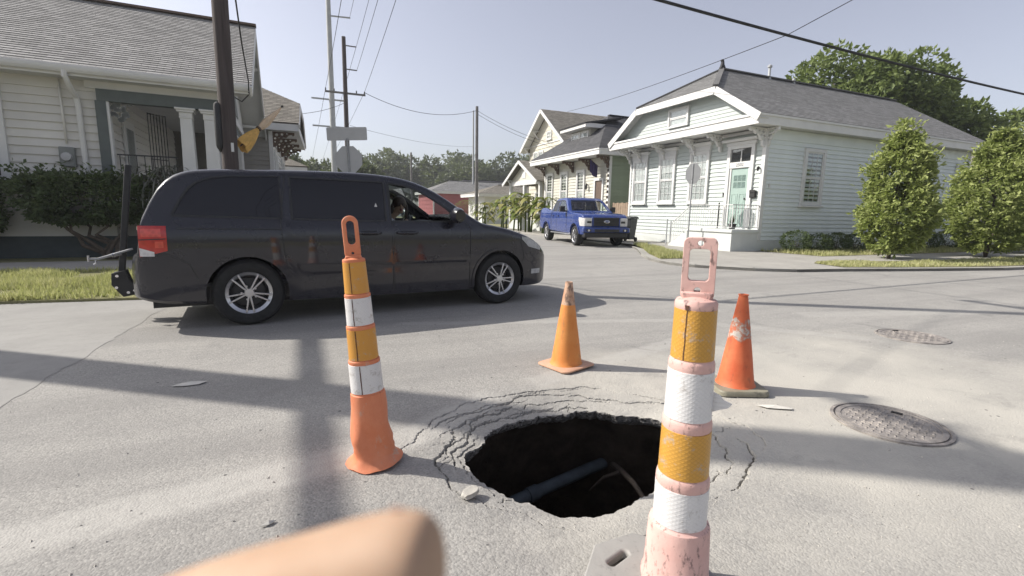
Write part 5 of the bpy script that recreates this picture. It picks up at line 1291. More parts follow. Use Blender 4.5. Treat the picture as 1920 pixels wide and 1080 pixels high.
# ================= beige house with corner porch on the left
def beige_house():
    t = thing('beige_house', 'beige clapboard house with corner porch, square white columns and brown shingle roof', 'house', (-1.75, 14.5, .045), math.radians(1.2))
    W, x1, xp = 7.6, -16.0, -2.32
    core = MB().box(x1, xp, .03, W, .45, 4.02).build('wall', 'beige_siding', t)
    FS = frame((0, .03, 0), (-1, 0, 0), (0, -1, 0))
    boards(core, FS, -xp + .11, -x1, .50, 3.98, .185, 'beige_siding', holes=[(4.1, 5.2, 1.75, 3.85)])
    FP = frame((xp, 0, 0), (0, 1, 0), (1, 0, 0)); boards(core, FP, .12, W, .9, 3.95, .185, 'beige_siding')
    MB().box(xp - .11, xp + .012, -.012, .115, .5, 3.98).build('corner_board', 'beige_siding', t)
    MB().box(x1, .1, -.02, W, -.1, .498).build('foundation', 'slate_foundation', t)
    window(t, FS, 4.08, 5.22, 1.70, 3.84, 'white_clean', .13, 2, 1, None, 0, True, .0)
    # porch floor, beam, frieze, columns
    MB().box(xp, .12, -.02, W, .50, 1.30).build('porch_floor', 'beige_dark', t)
    b = MB(); b.box(xp - .10, .02, -.10, .12, 3.60, 3.86); b.box(-.20, .02, .12, W, 3.60, 3.86); b.build('porch_beam', 'green_trim', t)
    MB().box(xp - .14, xp + .06, -.09, .11, 1.3, 3.60).build('porch_post', 'green_trim', t)
    MB().box(xp + .06, xp + .11, -.07, .09, 1.3, 3.598).build('post_trim', 'white_clean', t)
    f = MB(); f.box(xp - .3, .06, -.06, .10, 3.862, 4.05); f.box(-.16, .06, .10, W, 3.862, 4.05); f.build('porch_frieze', 'white_trim', t)
    MB().box(xp, -.1, .10, W, 4.0, 4.04).build('porch_ceiling', 'soffit', t)
    def column(x, y, nm='column'):
        m = MB(); w0, w1 = .150, .122
        m.add([(x - w0, y - w0, 1.3), (x + w0, y - w0, 1.3), (x + w0, y + w0, 1.3), (x - w0, y + w0, 1.3), (x - w1, y - w1, 3.38), (x + w1, y - w1, 3.38), (x + w1, y + w1, 3.38), (x - w1, y + w1, 3.38)], [(0, 3, 2, 1), (4, 5, 6, 7), (0, 1, 5, 4), (1, 2, 6, 5), (2, 3, 7, 6), (3, 0, 4, 7)])
        c = m.build(nm, 'white_trim', t, bevel=.008)
        m = MB(); m.box(x - .14, x + .14, y - .14, y + .14, 3.36, 3.40); m.box(x - .135, x + .135, y - .135, y + .135, 3.40, 3.50); m.box(x - .18, x + .18, y - .18, y + .18, 3.50, 3.55); m.box(x - .21, x + .21, y - .21, y + .21, 3.55, 3.597); m.build('capital', 'white_trim', c, bevel=.008)
    for x, y in ((-.72, .02), (-.22, .02), (-.18, .62), (-.18, 3.9), (-.18, 4.5), (-.18, W - .6), (-.18, W - .05)): column(x, y)
    # fretwork in the corner of the opening
    m = MB(); rr = random.Random(3)
    for i in range(26):
        a = rr.uniform(0, PI / 2); r = rr.uniform(.08, .42); cx, cz = xp + .12 + r * math.cos(a), 3.60 - r * math.sin(a) * 1.1
        m.lathe([(.03, -.01), (.05, -.01), (.05, .01), (.03, .01), (.03, -.01)], 8, (cx, .01, cz), axis='y')
    m.build('fretwork', 'lattice_grey', t)
    # open security gate, door, porch rail
    gx = -1.62; m = MB()
    for k in range(7):
        x = gx + .05 * k; y = .55 + .06 * k; m.bar((x, y, 1.35), (x, y, 3.52), .018)
    for z in (1.38, 2.4, 3.5): m.bar((gx, .55, z), (gx + .30, .91, z), .022)
    m.build('security_gate', 'dark_iron', t)
    MB().box(xp + .035, xp + .07, 1.1, 2.1, 1.32, 3.4).build('front_door', 'white_clean', t); MB().box(xp + .072, xp + .09, 1.3, 1.9, 1.5, 3.2).build('door_glass', 'glass_house', t)
    ra = MB(); ra.bar((xp + .15, .0, 2.42), (-.95, .0, 2.42), .03, .03); ra.bar((xp + .15, .0, 1.42), (-.95, .0, 1.42), .025, .025); ro = ra.build('porch_rail', 'dark_iron', t)
    me = MB().box(-.008, .008, -.008, .008, 1.42, 2.42).mesh('baluster'); me.materials.append(MAT['dark_iron'])
    for k in range(8):
        o = bpy.data.objects.new('baluster', me); COL.objects.link(o); o.parent = ro; o.location = (lerp(xp + .2, -1.0, k / 7), 0, 0)
    # eaves, gutter, downspout
    m = MB(); m.box(x1 - .4, .70, -.50, -.46, 4.00, 4.20); fa = m.build('fascia', 'white_trim', t)
    m = MB(); m.prism([(-.62, 4.13), (-.61, 4.21), (-.50, 4.21), (-.50, 4.06), (-.57, 4.05), (-.60, 4.09)], x1 - .4, .74, 'x'); m.build('gutter', 'white_trim', fa, bevel=.006)
    MB().box(x1 - .4, .72, -.46, .03, 4.02, 4.045).build('soffit', 'soffit', fa)
    m = MB(); m.tube([(-2.80, -.56, 4.10), (-2.80, -.56, 3.98), (-2.79, -.40, 3.82), (-2.78, -.10, 3.62), (-2.77, -.06, 3.45), (-2.74, -.06, .7)], .055, 8); m.build('downspout', 'white_trim', t, smooth=40)
    m = MB(); m.tube([(-3.08, -.04, 4.0), (-3.06, -.04, 2.6)], .022, 8); cd = m.build('conduit', 'beige_siding', t, smooth=True)
    m = MB(); m.box(-3.20, -2.92, -.13, .0, 2.08, 2.52); mb_ = m.build('meter_box', 'lattice_grey', t, bevel=.02); m = MB(); m.lathe([(.0, -.20), (.09, -.19), (.10, -.13)], 16, (-3.06, 0, 2.30), axis='y'); m.build('meter', 'sign_back', mb_, smooth=40)
    # roof
    yr, zr, e = 3.8, 6.92, 4.21
    roof_face(t, [(x1 - .5, -.55, e), (x1 - .5, yr, zr)], [(.78, -.55, e), (.78, yr, zr)], 'shingle_warm'); roof_face(t, [(.78, W + .55, e), (.78, yr, zr)], [(x1 - .5, W + .55, e), (x1 - .5, yr, zr)], 'shingle_warm')
    MB().bar((x1 - .5, yr, zr + .03), (.80, yr, zr + .03), .26, .06).build('ridge_cap', 'bracket_brown', t)
    # gable front: lattice, boards, deep rakes
    g = MB().prism([(-.2, 4.06), (W + .2, 4.06), (yr, zr - .22)], -.16, .0, 'x').build('gable_wall', 'soffit', t)
    MB().prism([(yr - 1.4, 4.25), (yr + 1.4, 4.25), (yr, 5.6)], .002, .03, 'x').build('gable_lattice', 'lattice_grey', g)
    for a, b in (((.78, -.55, e), (.78, yr, zr)), ((.78, W + .55, e), (.78, yr, zr))):
        a, b = Vector(a), Vector(b)
        MB().bar(a + Vector((-.02, 0, -.15)), b + Vector((-.02, 0, -.15)), .05, .24).build('rake_board', 'white_trim', t, bevel=.008)
        MB().bar(a + Vector((-.42, 0, -.13)), b + Vector((-.42, 0, -.13)), .76, .03).build('rake_soffit', 'soffit', t)
    for y in (.1, 2.6, 5.0, W - .1):
        z = e + (zr - e) * (1 - abs(y - yr) / (yr + .55)) - .25
        m = MB(); m.bar((.0, y, z), (.72, y, z), .08, .10); m.bar((.0, y, z - .55), (.62, y, z - .03), .07, .08); m.build('knee_brace', 'white_trim', t)
    return t
beige_house()
# porch flag: furled banner on a short pole
fg = thing('porch_flag', 'furled tan and orange flag on a short pole slanting from the beige porch', 'flag', (-1.36, 14.66, 2.86))
tip = Vector((1.02, .85, 1.24)); b0 = Vector((0, 0, 0))
MB().tube([b0, tip], .016, 8).build('flag_pole', 'bark', fg)
MB().lathe([(0, -.03), (.03, -.02), (.035, 0), (.02, .03), (0, .035)], 10, tuple(tip)).build('finial', 'dark_iron', fg, smooth=True)
d_ = tip.normalized(); sx = d_.cross(Vector((0, 0, 1))).normalized(); sy = sx.cross(d_)
def furl(name, prof, mat, sag, sd):
    rows = []
    for k, r in prof:
        c = tip * k
        rows.append([tuple(c + (sx * math.cos(a) + sy * math.sin(a)) * r * (1 + .22 * math.sin(a * 5 + sd)) + Vector((0, 0, -sag * r * (1 - math.sin(a))))) for a in [2 * PI * i / 20 for i in range(21)]])
    MB().grid(rows).build(name, mat, fg, smooth=True)
furl('lower_cloth', [(.02, .15), (.10, .15), (.22, .125), (.33, .08), (.40, .045)], 'flag_orange', .25, 1)
furl('upper_cloth', [(.44, .045), (.50, .07), (.60, .085), (.72, .065), (.86, .04), (.97, .015)], 'flag_tan', .2, 2)
MB().lathe([(.06, -.03), (.075, -.02), (.075, .02), (.06, .03)], 14, (0, 0, 0)).build('binding', 'bracket_brown', fg).matrix_basis = Matrix.Translation(tip * .42) @ d_.to_track_quat('Z', 'Y').to_matrix().to_4x4()

# ================= generic cottage used down the street
def cottage(name, label, loc, rz, sx, W, L, zs, zw, of, os_, zr, wall_m, front_m, roof_m, knee=None, apex=1.6, br_m=None, br_n=5, found='pale_foundation', trim='white_trim', wins=(), door=None, exp=.18, fexp=.18, gable_back=True, side_boards=True):
    """sx = +1: house runs to +x behind its front at x = 0; -1: to -x"""
    t = thing(name, label, 'house', loc, rz)
    def X(v): return sx * v
    core = MB().box(min(X(.03), X(L)), max(X(.03), X(L)), .03, W, zs - .1, zw + .06).build('wall', wall_m, t)
    FF = frame((X(.03), 0, 0), (0, 1, 0), (-sx, 0, 0)); FS = frame((0, .03, 0), (sx, 0, 0), (0, -1, 0))
    boards(core, FF, .1, W - .1, zs, zw - .30, fexp, front_m, holes=[(door[0] - .1, door[1] + .1, 0, door[3])] if door else ())
    if side_boards: boards(core, FS, .1, L, zs, zw - .1, exp, wall_m)
    MB().box(min(X(-.012), X(.02)), max(X(-.012), X(.02)), .1, W - .1, zw - .30, zw).build('front_frieze', front_m, t)
    [MB().box(min(X(-.03), X(.12)), max(X(-.03), X(.12)), q0, q1, zs, zw).build('corner_board', trim, t) for q0, q1 in ((-.03, .11), (W - .11, W + .012))]
    MB().box(min(X(-.01), X(L)), max(X(-.01), X(L)), -.01, W + .01, -.1, zs).build('foundation', found, t)
    a0, a1 = sorted((X(.03), X(L))); r0, r1 = sorted((X(-of), X(L + .3)))
    if sx > 0: cornice(t, (r0, r1, -os_, W + os_), (a0, a1, .03, W), zw, zw + .30, trim)
    else:
        m = MB(); m.box(r1 - .04, r1, -os_, W + os_, zw, zw + .3); m.box(r0, r1 - .04, -os_, -os_ + .04, zw + .002, zw + .298); c = m.build('cornice', trim, t, bevel=.008)
        m = MB(); m.box(a1, r1 - .04, -os_ + .04, W + os_, zw + .03, zw + .05); m.box(r0, a1, -os_ + .04, .03, zw + .03, zw + .05); m.build('soffit', 'soffit', c)
    e = zw + .315; yr = W / 2; xf = X(-of - .03); xb = X(L + .33); sl = (zr - e) / (yr + os_ + .03)
    A, B, A2, B2 = (xf, -os_ - .03, e), (xb, -os_ - .03, e), (xf, W + os_ + .03, e), (xb, W + os_ + .03, e)
    P = (X(apex), yr, zr); C = (xb, yr, zr)
    def rf(l, r): roof_face(t, l, r, roof_m) if sx > 0 else roof_face(t, r, l, roof_m)
    if knee:
        yk = (knee - e) / sl - os_ - .03; K, K2 = (xf, yk, knee), (xf, W - yk, knee)
        rf([A, K, P], [B, C]); rf([B2, C], [A2, K2, P]); rf([K2, P], [K, P])
        MB().prism([(-.05, zw + .3), (W + .05, zw + .3), (W - yk - .1, knee - .1), (yk + .1, knee - .1)], *sorted((X(-of + .35), X(-of + .6))), 'x').build('gable_wall', front_m, t)
        for a, b in ((A, K), (A2, K2), (K, K2)):
            MB().bar(Vector(a) + Vector((0, 0, -.13)), Vector(b) + Vector((0, 0, -.13)), .05, .22).build('rake_board', trim, t)
    else: rf([A, P], [B, C]); rf([B2, C], [A2, P]); rf([A2, P], [A, P])
    MB().bar(Vector(P) + Vector((0, 0, .03)), Vector(C) + Vector((0, 0, .03)), .24, .05).build('ridge_cap', roof_m, t)
    if br_m:
        for i in range(br_n): bracket(t, (X(-.02), lerp(.06, W - .06, i / (br_n - 1)), zw), PI if sx > 0 else 0, of * .8, .62, br_m)
    for w in wins: window(t, FF, *w, trim if trim != 'white_trim' else 'white_clean', .11, 2, 2, 'lower', .0, True, .02)
    if door:
        d0, d1, z0, z1 = door; m = MB(FF); m.box(d0 - .12, d0, 0, .09, z0, z1 + .12); m.box(d1, d1 + .12, 0, .09, z0, z1 + .12); m.box(d0, d1, 0, .088, z1, z1 + .12); m.build('door_surround', 'white_clean', t)
        MB(FF).box(d0, d1, -.02, .03, z0, z1).build('front_door', 'bracket_brown', t)
    return t, FF, FS
# ---- grey-sided house with brown brackets beyond the beige one
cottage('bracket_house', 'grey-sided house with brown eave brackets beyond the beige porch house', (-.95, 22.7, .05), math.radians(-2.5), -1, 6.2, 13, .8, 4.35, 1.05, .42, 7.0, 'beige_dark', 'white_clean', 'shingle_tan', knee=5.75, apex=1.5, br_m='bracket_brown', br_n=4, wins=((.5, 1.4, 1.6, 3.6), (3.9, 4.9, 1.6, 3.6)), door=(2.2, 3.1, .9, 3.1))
# ---- far gabled house on the left
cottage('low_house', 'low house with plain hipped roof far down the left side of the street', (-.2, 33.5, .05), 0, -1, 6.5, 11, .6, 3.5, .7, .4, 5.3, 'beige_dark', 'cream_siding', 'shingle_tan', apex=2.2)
# ---- cream house with dormer
cr, FF, FS = cottage('cream_house', 'cream fronted house with green side wall, low dormer and purple flag', (15.0, 21.65, .10), 0, 1, 7.35, 12.5, .55, 4.20, .95, .38, 7.05, 'green_siding', 'cream_siding', 'shingle_dark', apex=2.3, br_m='bracket_brown', br_n=5,
                wins=((2.35, 3.25, 1.40, 3.68), (4.28, 5.18, 1.40, 3.70), (6.15, 7.05, 1.42, 3.70)), door=(.58, 1.25, .85, 2.98))
MB().box(.45, 3.2, 2.75, 4.85, 5.0, 6.02).build('dormer_wall', 'cream_siding', cr)
dw = frame((.45, 0, 0), (0, 1, 0), (-1, 0, 0)); window(cr, dw, 2.85, 3.78, 5.25, 5.95, 'white_clean', .08, 2, 1, 'full', 0, False); window(cr, dw, 3.82, 4.75, 5.25, 5.95, 'white_clean', .08, 2, 1, 'full', 0, False)
m = MB(); m.box(-.12, .0, 2.35, 5.25, 6.02, 6.24); m.box(0, 2.9, 2.35, 2.45, 6.02, 6.24); m.box(0, 2.9, 5.15, 5.25, 6.02, 6.24); m.build('dormer_fascia', 'white_trim', cr)
roof_face(cr, [(-.16, 5.29, 6.25), (2.4, 5.29, 6.72)], [(-.16, 2.31, 6.25), (2.4, 2.31, 6.72)], 'shingle_dark', name='dormer_roof')
MB().box(0, 2.8, 2.45, 5.15, 6.03, 6.06).build('dormer_soffit', 'soffit', cr)
for k in range(13):
    MB().box(-.03, -.016, -.02, .16, .6 + k * .28, .74 + k * .28).build('quoin_block', 'bracket_brown', cr)
m = MB(FF); m.bar((2.0, .02, 2.75), (2.0, .16, 2.85), .03); m.lathe([(0, 2.5), (.06, 2.55), (.08, 2.75), (.03, 2.85), (0, 2.95)], 8, (2.0, .18, 0)); m.build('wall_lantern', 'dark_iron', cr)
pf = thing('purple_flag', 'small purple flag hanging from a short pole on the cream house', 'flag', (14.97, 22.6, 4.0))
MB().tube([(0, 0, -.2), (-.75, -.25, .15)], .015, 6).build('flag_pole', 'bark', pf)
MB().grid([[(lerp(-.12, -.72, i / 10), lerp(-.04, -.24, i / 10) + .03 * math.sin(i * 1.3), lerp(-.15, .12, i / 10) - .62 * j / 6 - (.10 * (1 - abs(i - 5) / 5) if j == 6 else 0)) for i in range(11)] for j in range(7)]).build('cloth', 'flag_purple', pf, smooth=True)
# side fence between the mint and the cream house, wheeled bin
ff = thing('picket_gate', 'brown board gate between the mint and cream houses', 'gate', (15.2, 19.98, .1))
for k in range(8): MB().box(0, .025, .05 + k * .19, .05 + k * .19 + .17, .05, 1.75 + .03 * (k % 2)).build('board', 'wood_fence', ff)
for z in (.4, 1.4): MB().box(.026, .07, .03, 1.57, z, z + .09).build('rail', 'wood_fence', ff)
bn = thing('wheeled_bin', 'dark wheeled rubbish bin beside the mint house behind the pickup', 'bin', (13.55, 17.9, .07), math.radians(20))
m = MB(); m.add([(-.22, -.24, .10), (.22, -.24, .10), (.22, .24, .10), (-.22, .24, .10), (-.29, -.31, 1.02), (.29, -.31, 1.02), (.29, .31, 1.02), (-.29, .31, 1.02)], [(0, 3, 2, 1), (4, 5, 6, 7), (0, 1, 5, 4), (1, 2, 6, 5), (2, 3, 7, 6), (3, 0, 4, 7)]); m.build('bin_body', 'bin_dark', bn, bevel=.03, seg=3)
MB().prism([(-.34, 1.025), (.34, 1.025), (.33, 1.09), (.15, 1.13), (-.32, 1.09)], -.33, .33, 'y').build('lid', 'bin_dark', bn, bevel=.015)
for y in (-.27, .27): MB().lathe([(0, -.03), (.10, -.03), (.10, .03), (0, .03)], 18, (.24, y, .10), axis='y').build('wheel', 'rubber', bn)
MB().tube([(.33, -.24, .98), (.38, -.2, 1.0), (.38, .2, 1.0), (.33, .24, .98)], .016, 8).build('handle', 'bin_dark', bn)

# ================= two-storey gabled house with gabled porch
def gabled():
    t = thing('gabled_house', 'tall cream gabled house with bracketed rakes and a small gabled porch', 'house', (17.2, 30.0, .10))
    W, L, zw, zr = 6.1, 12, 6.35, 8.75
    core = MB().box(.03, L, .03, W, .4, zw).build('wall', 'tan_siding', t)
    FF = frame((.03, 0, 0), (0, 1, 0), (-1, 0, 0)); boards(core, FF, .1, W - .1, .6, zw, .30, 'tan_siding')
    MB().prism([(.03, zw), (W, zw), (W / 2, zr - .2)], .03, L, 'x').build('gable_wall', 'tan_siding', t)
    for k in range(7):
        z = zw + k * .3; h = (z + .3 - zw) / (zr - .2 - zw) * W / 2
        MB(FF).add([(h - .25, 0, 0), (W - h + .25, 0, 0), (W - h + .25, .026, 0), (h - .25, .026, 0), (h, 0, .31), (W - h, 0, .31), (W - h, .007, .31), (h, .007, .31)], [(0, 3, 2, 1), (4, 5, 6, 7), (0, 1, 5, 4), (1, 2, 6, 5), (2, 3, 7, 6), (3, 0, 4, 7)]).build('siding_board', 'tan_siding', core).location.z = z
    MB().box(-.0, L, -.01, W + .01, -.1, .6).build('foundation', 'pale_foundation', t)
    MB(FF).box(0, W, .02, .06, zw - .02, zw + .06).build('belt_course', 'white_clean', t)
    e = zw - .30; roof_face(t, [(-.62, -.52, e), (-.62, W / 2, zr)], [(L + .4, -.52, e), (L + .4, W / 2, zr)], 'shingle_tan'); roof_face(t, [(L + .4, W + .52, e), (L + .4, W / 2, zr)], [(-.62, W + .52, e), (-.62, W / 2, zr)], 'shingle_tan')
    for y in (-.52, W + .52):
        a, b = Vector((-.64, y, e - .12)), Vector((-.64, W / 2, zr - .12)); MB().bar(a, b, .05, .22).build('rake_board', 'white_clean', t); MB().bar(a + Vector((.32, 0, .02)), b + Vector((.32, 0, .02)), .6, .03).build('rake_soffit', 'soffit', t)
    for y in (.15, 1.6, W - 1.6, W - .15):
        z = e + (zr - e) * (1 - abs(y - W / 2) / (W / 2 + .52)) - .28
        m = MB(); m.bar((0, y, z), (-.55, y, z), .09, .09); m.bar((0, y, z - .6), (-.5, y, z - .05), .08, .08); m.build('knee_brace', 'white_clean', t)
    window(t, FF, 2.35, 3.1, 6.6, 7.2, 'white_clean', .08, 1, 1, None); window(t, FF, 3.6, 4.4, 4.95, 5.9, 'white_clean', .09, 1, 1, 'full'); window(t, FF, 4.5, 5.3, 4.95, 5.9, 'white_clean', .09, 1, 1, 'full')
    window(t, FF, .9, 1.9, 4.9, 5.9, 'white_clean', .09, 1, 1, 'full')
    window(t, FF, 3.9, 4.9, 1.2, 2.8, 'white_clean', .1, 2, 2, 'lower')
    MB(FF).box(1.6, 2.5, .0, .05, .6, 2.7).build('front_door', 'bracket_brown', t)
    # porch
    p0, p1, px, pz = -.9, 4.9, -2.35, 4.85; pm = (p0 + p1) / 2; pe = 3.30
    roof_face(t, [(px - .45, p0 - .05, pe), (px - .45, pm, pz)], [(.0, p0 - .05, pe), (.0, pm, pz)], 'shingle_tan', name='porch_roof'); roof_face(t, [(.0, p1 + .05, pe), (.0, pm, pz)], [(px - .45, p1 + .05, pe), (px - .45, pm, pz)], 'shingle_tan', name='porch_roof')
    for y in (p0 - .05, p1 + .05): MB().bar((px - .46, y, pe - .1), (px - .46, pm, pz - .1), .05, .2).build('porch_rake', 'white_clean', t)
    pg = MB().prism([(p0 + .4, 3.42), (p1 - .4, 3.42), (pm, pz - .22)], px, px + .08, 'x').build('porch_gable', 'cream_siding', t)
    MB().box(px - .04, px + .12, p0 + .25, p1 - .25, 3.14, 3.44).build('porch_beam', 'white_clean', t)
    MB().box(px - .03, px, pm - .3, pm + .3, 3.62, 4.1).build('gable_vent', 'white_clean', t)
    for y in (p0 + .4, pm, p1 - .4): MB().box(px - .02, px + .2, y - .11, y + .11, .6, 3.14).build('porch_column', 'white_clean', t)
    for y in (p0 + .8, p1 - .8): m = MB(); z = pe + (pz - pe) * (1 - abs(y - pm) / (pm - p0)) - .2; m.bar((px, y, z), (px - .4, y, z), .07); m.bar((px, y, z - .4), (px - .36, y, z - .03), .06); m.build('porch_brace', 'white_clean', t)
    MB().box(px, .03, p0 + .2, p1 - .2, -.1, .6).build('porch_floor', 'pale_foundation', t)
gabled()
# ================= houses at the far end of the street
cottage('red_house', 'dusty red house with long grey roof far down the street', (14.6, 57, .05), 0, 1, 8.0, 13, .6, 3.3, .4, .4, 5.1, 'red_wall', 'red_wall', 'shingle_grey', apex=3.2, exp=.5, fexp=.5)
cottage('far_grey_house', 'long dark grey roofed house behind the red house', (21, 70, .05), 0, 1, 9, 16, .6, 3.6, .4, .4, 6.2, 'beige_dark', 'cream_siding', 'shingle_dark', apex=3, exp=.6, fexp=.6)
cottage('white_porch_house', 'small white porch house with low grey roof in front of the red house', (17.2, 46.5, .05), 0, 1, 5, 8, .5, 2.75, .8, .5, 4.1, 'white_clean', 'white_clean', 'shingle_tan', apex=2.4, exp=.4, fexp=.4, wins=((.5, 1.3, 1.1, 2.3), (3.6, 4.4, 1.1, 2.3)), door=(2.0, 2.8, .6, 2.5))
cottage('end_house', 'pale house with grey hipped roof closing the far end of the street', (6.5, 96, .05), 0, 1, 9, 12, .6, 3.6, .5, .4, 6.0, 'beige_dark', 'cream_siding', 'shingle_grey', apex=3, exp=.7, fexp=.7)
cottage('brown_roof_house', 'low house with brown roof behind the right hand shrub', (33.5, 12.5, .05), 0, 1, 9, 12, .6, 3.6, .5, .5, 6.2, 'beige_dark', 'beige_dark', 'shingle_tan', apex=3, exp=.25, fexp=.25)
# ------------------------------------------------------------------ vegetation
def leaf_mesh(name, pts, size, seed, aspect=.45, flat=.0, droop=0):
    """pts = [(position, outward normal, shade)] -> folded leaf quads"""
    r = random.Random(seed); vs, fs, sh = [], [], []
    for p, nrm, s in pts:
        d = Vector((r.gauss(0, 1), r.gauss(0, 1), r.gauss(0, .7))) + nrm * .8; d.z -= droop
        if d.length < 1e-3: continue
        d.normalize(); side = d.cross(Vector((r.gauss(0, 1), r.gauss(0, 1), r.gauss(0, 1)))).normalized()
        L = size * r.uniform(.6, 1.3); w = L * aspect; p = Vector(p); i = len(vs); up = side.cross(d) * (L * .12)
        vs += [p - d * L * .1, p + d * L * .45 + side * w * .5 - up, p + d * L, p + d * L * .45 - side * w * .5 - up]
        fs += [(i, i + 1, i + 2), (i, i + 2, i + 3)]; s2 = max(0, min(1, s + r.gauss(0, .16))); sh += [s2] * 4
    me = bpy.data.meshes.new(name); me.from_pydata([tuple(v) for v in vs], [], fs)
    at = me.attributes.new('shade', 'FLOAT', 'POINT'); at.data.foreach_set('value', sh)
    return me
def crown_points(n, fn, seed, clump=2.0, thr=-.12, depth=.35):
    """fn(direction) -> surface point offset from centre; leaves lie in a shell with clumps and gaps"""
    r = random.Random(seed); out = []
    while len(out) < n:
        d = Vector((r.gauss(0, 1), r.gauss(0, 1), r.gauss(0, 1))).normalized()
        k = 1 - abs(r.gauss(0, depth * .5)); k = max(.15, k)
        p = fn(d) * k
        c = noise.noise(p * clump + Vector((seed, 0, 0))) + .5 * noise.noise(p * clump * 2.3 + Vector((0, seed, 0)))
        if c < thr + (0.25 if k > .96 else 0): continue
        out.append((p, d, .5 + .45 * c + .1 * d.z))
    return out
def limbs(base, tops, r0, r1, seed, bend=.15):
    rr = random.Random(seed); mb = MB()
    for t_ in tops:
        a, b = Vector(base), Vector(t_); pts = []
        for i in range(7):
            k = i / 6; p = a.lerp(b, k) + Vector((rr.uniform(-1, 1), rr.uniform(-1, 1), 0)) * bend * math.sin(PI * k) * (b - a).length * .3; pts.append(p)
        mb.tube(pts, [lerp(r0, r1, i / 6) for i in range(7)], 7)
    return mb
# columnar street shrubs on the right
def column_shrub(label, x, y, H, R, n, seed, lean=0):
    t = thing('columnar_shrub', label, 'shrub', (x, y, .11), 0, 'columnar shrubs on the verge')
    def fn(d):
        z = d.z; hz = .5 + .5 * z                                  # 0 bottom .. 1 top
        prof = sinterp([(0, .42), (.10, .78), (.28, 1.0), (.50, .90), (.70, .66), (.84, .40), (.93, .20), (1, .04)], hz)
        h = math.hypot(d.x, d.y) or 1e-6
        a = math.atan2(d.y, d.x); k = 1 + .30 * nz(math.cos(a) * 1.6 + seed, math.sin(a) * 1.6, hz * 4) + .22 * nz(math.cos(a) * 4 + seed, math.sin(a) * 4, hz * 9)
        return Vector((d.x / h * R * prof * k * min(1, h * 3), d.y / h * R * prof * k * min(1, h * 3), .20 + hz * (H - .2)))
    r = random.Random(seed); pts = []
    while len(pts) < n:
        d = Vector((r.gauss(0, 1), r.gauss(0, 1), r.uniform(-1.0, 1.0) * 1.2)).normalized(); d = Vector((d.x, d.y, r.uniform(-1, 1)))
        p = fn(d); k = 1 - abs(r.gauss(0, .22)); p = Vector((p.x * k, p.y * k, p.z + r.gauss(0, .05)))
        c = noise.noise(p * 2.2 + Vector((seed, 0, 0))) + .5 * noise.noise(p * 5 + Vector((0, seed, 0)))
        if c < -.12: continue
        pts.append((p, Vector((d.x, d.y, .2)), .52 + .5 * c))
    for i in range(int(n * .03)):                                   # stray shoots
        a = r.uniform(0, 6.28); hz = r.uniform(.2, 1.0); q = fn(Vector((math.cos(a), math.sin(a), hz * 2 - 1))); o = Vector((math.cos(a), math.sin(a), .9)) * r.uniform(.05, .32)
        for k in range(3): pts.append((q + o * (k / 3), Vector((math.cos(a), math.sin(a), 1)), .8))
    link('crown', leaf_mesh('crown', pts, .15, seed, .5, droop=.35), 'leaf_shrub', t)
    limbs((0, 0, -.05), [(.25, .1, H * .6), (-.2, .15, H * .7), (.05, -.25, H * .6), (0, .05, H * .9)], .05, .012, seed).build('trunk', 'bark', t, smooth=True)
column_shrub('tall leafy column shrub on the verge nearer the stop sign', 16.75, 8.95, 4.0, .95, 12000, 11)
column_shrub('broad leafy shrub on the verge in front of the low brown-roofed house', 21.3, 8.45, 4.1, 1.28, 14000, 12)
column_shrub('dense leafy shrub filling the verge beyond the broad one', 26.2, 8.9, 3.0, 1.5, 9000, 13)
# clipped round shrubs along the mint side wall
def round_shrub(label, x, y, r_, h, n, seed, mat='leaf_dark', group='clipped shrubs along the mint wall'):
    t = thing('round_shrub', label, 'shrub', (x, y, .10), 0, group)
    pts = crown_points(n, lambda d: Vector((d.x * r_, d.y * r_, d.z * h * .5)) * (1 + .10 * noise.noise(d * 3 + Vector((seed, 0, 0)))), seed, 5, -.35, .2)
    pts = [(p + Vector((0, 0, h * .5)), d, s) for p, d, s in pts if p.z + h * .5 > .0]
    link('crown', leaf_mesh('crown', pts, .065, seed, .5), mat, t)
    limbs((0, 0, -.03), [(.15, .1, h * .5), (-.15, 0, h * .5), (0, -.15, h * .55)], .02, .008, seed).build('stem', 'bark', t)
ORD = ['first', 'second', 'third', 'fourth', 'fifth', 'sixth', 'seventh', 'eighth', 'ninth', 'tenth', 'eleventh', 'twelfth']
for i, (x, r_, h) in enumerate(((15.75, .50, .74), (16.95, .46, .62), (17.95, .48, .66), (19.05, .50, .62), (22.3, .55, .7), (23.6, .6, .75), (25.2, .6, .7))): round_shrub('%s low clipped shrub from the porch along the mint side wall' % ORD[i], x, 11.35, r_, h, 1500, 20 + i)
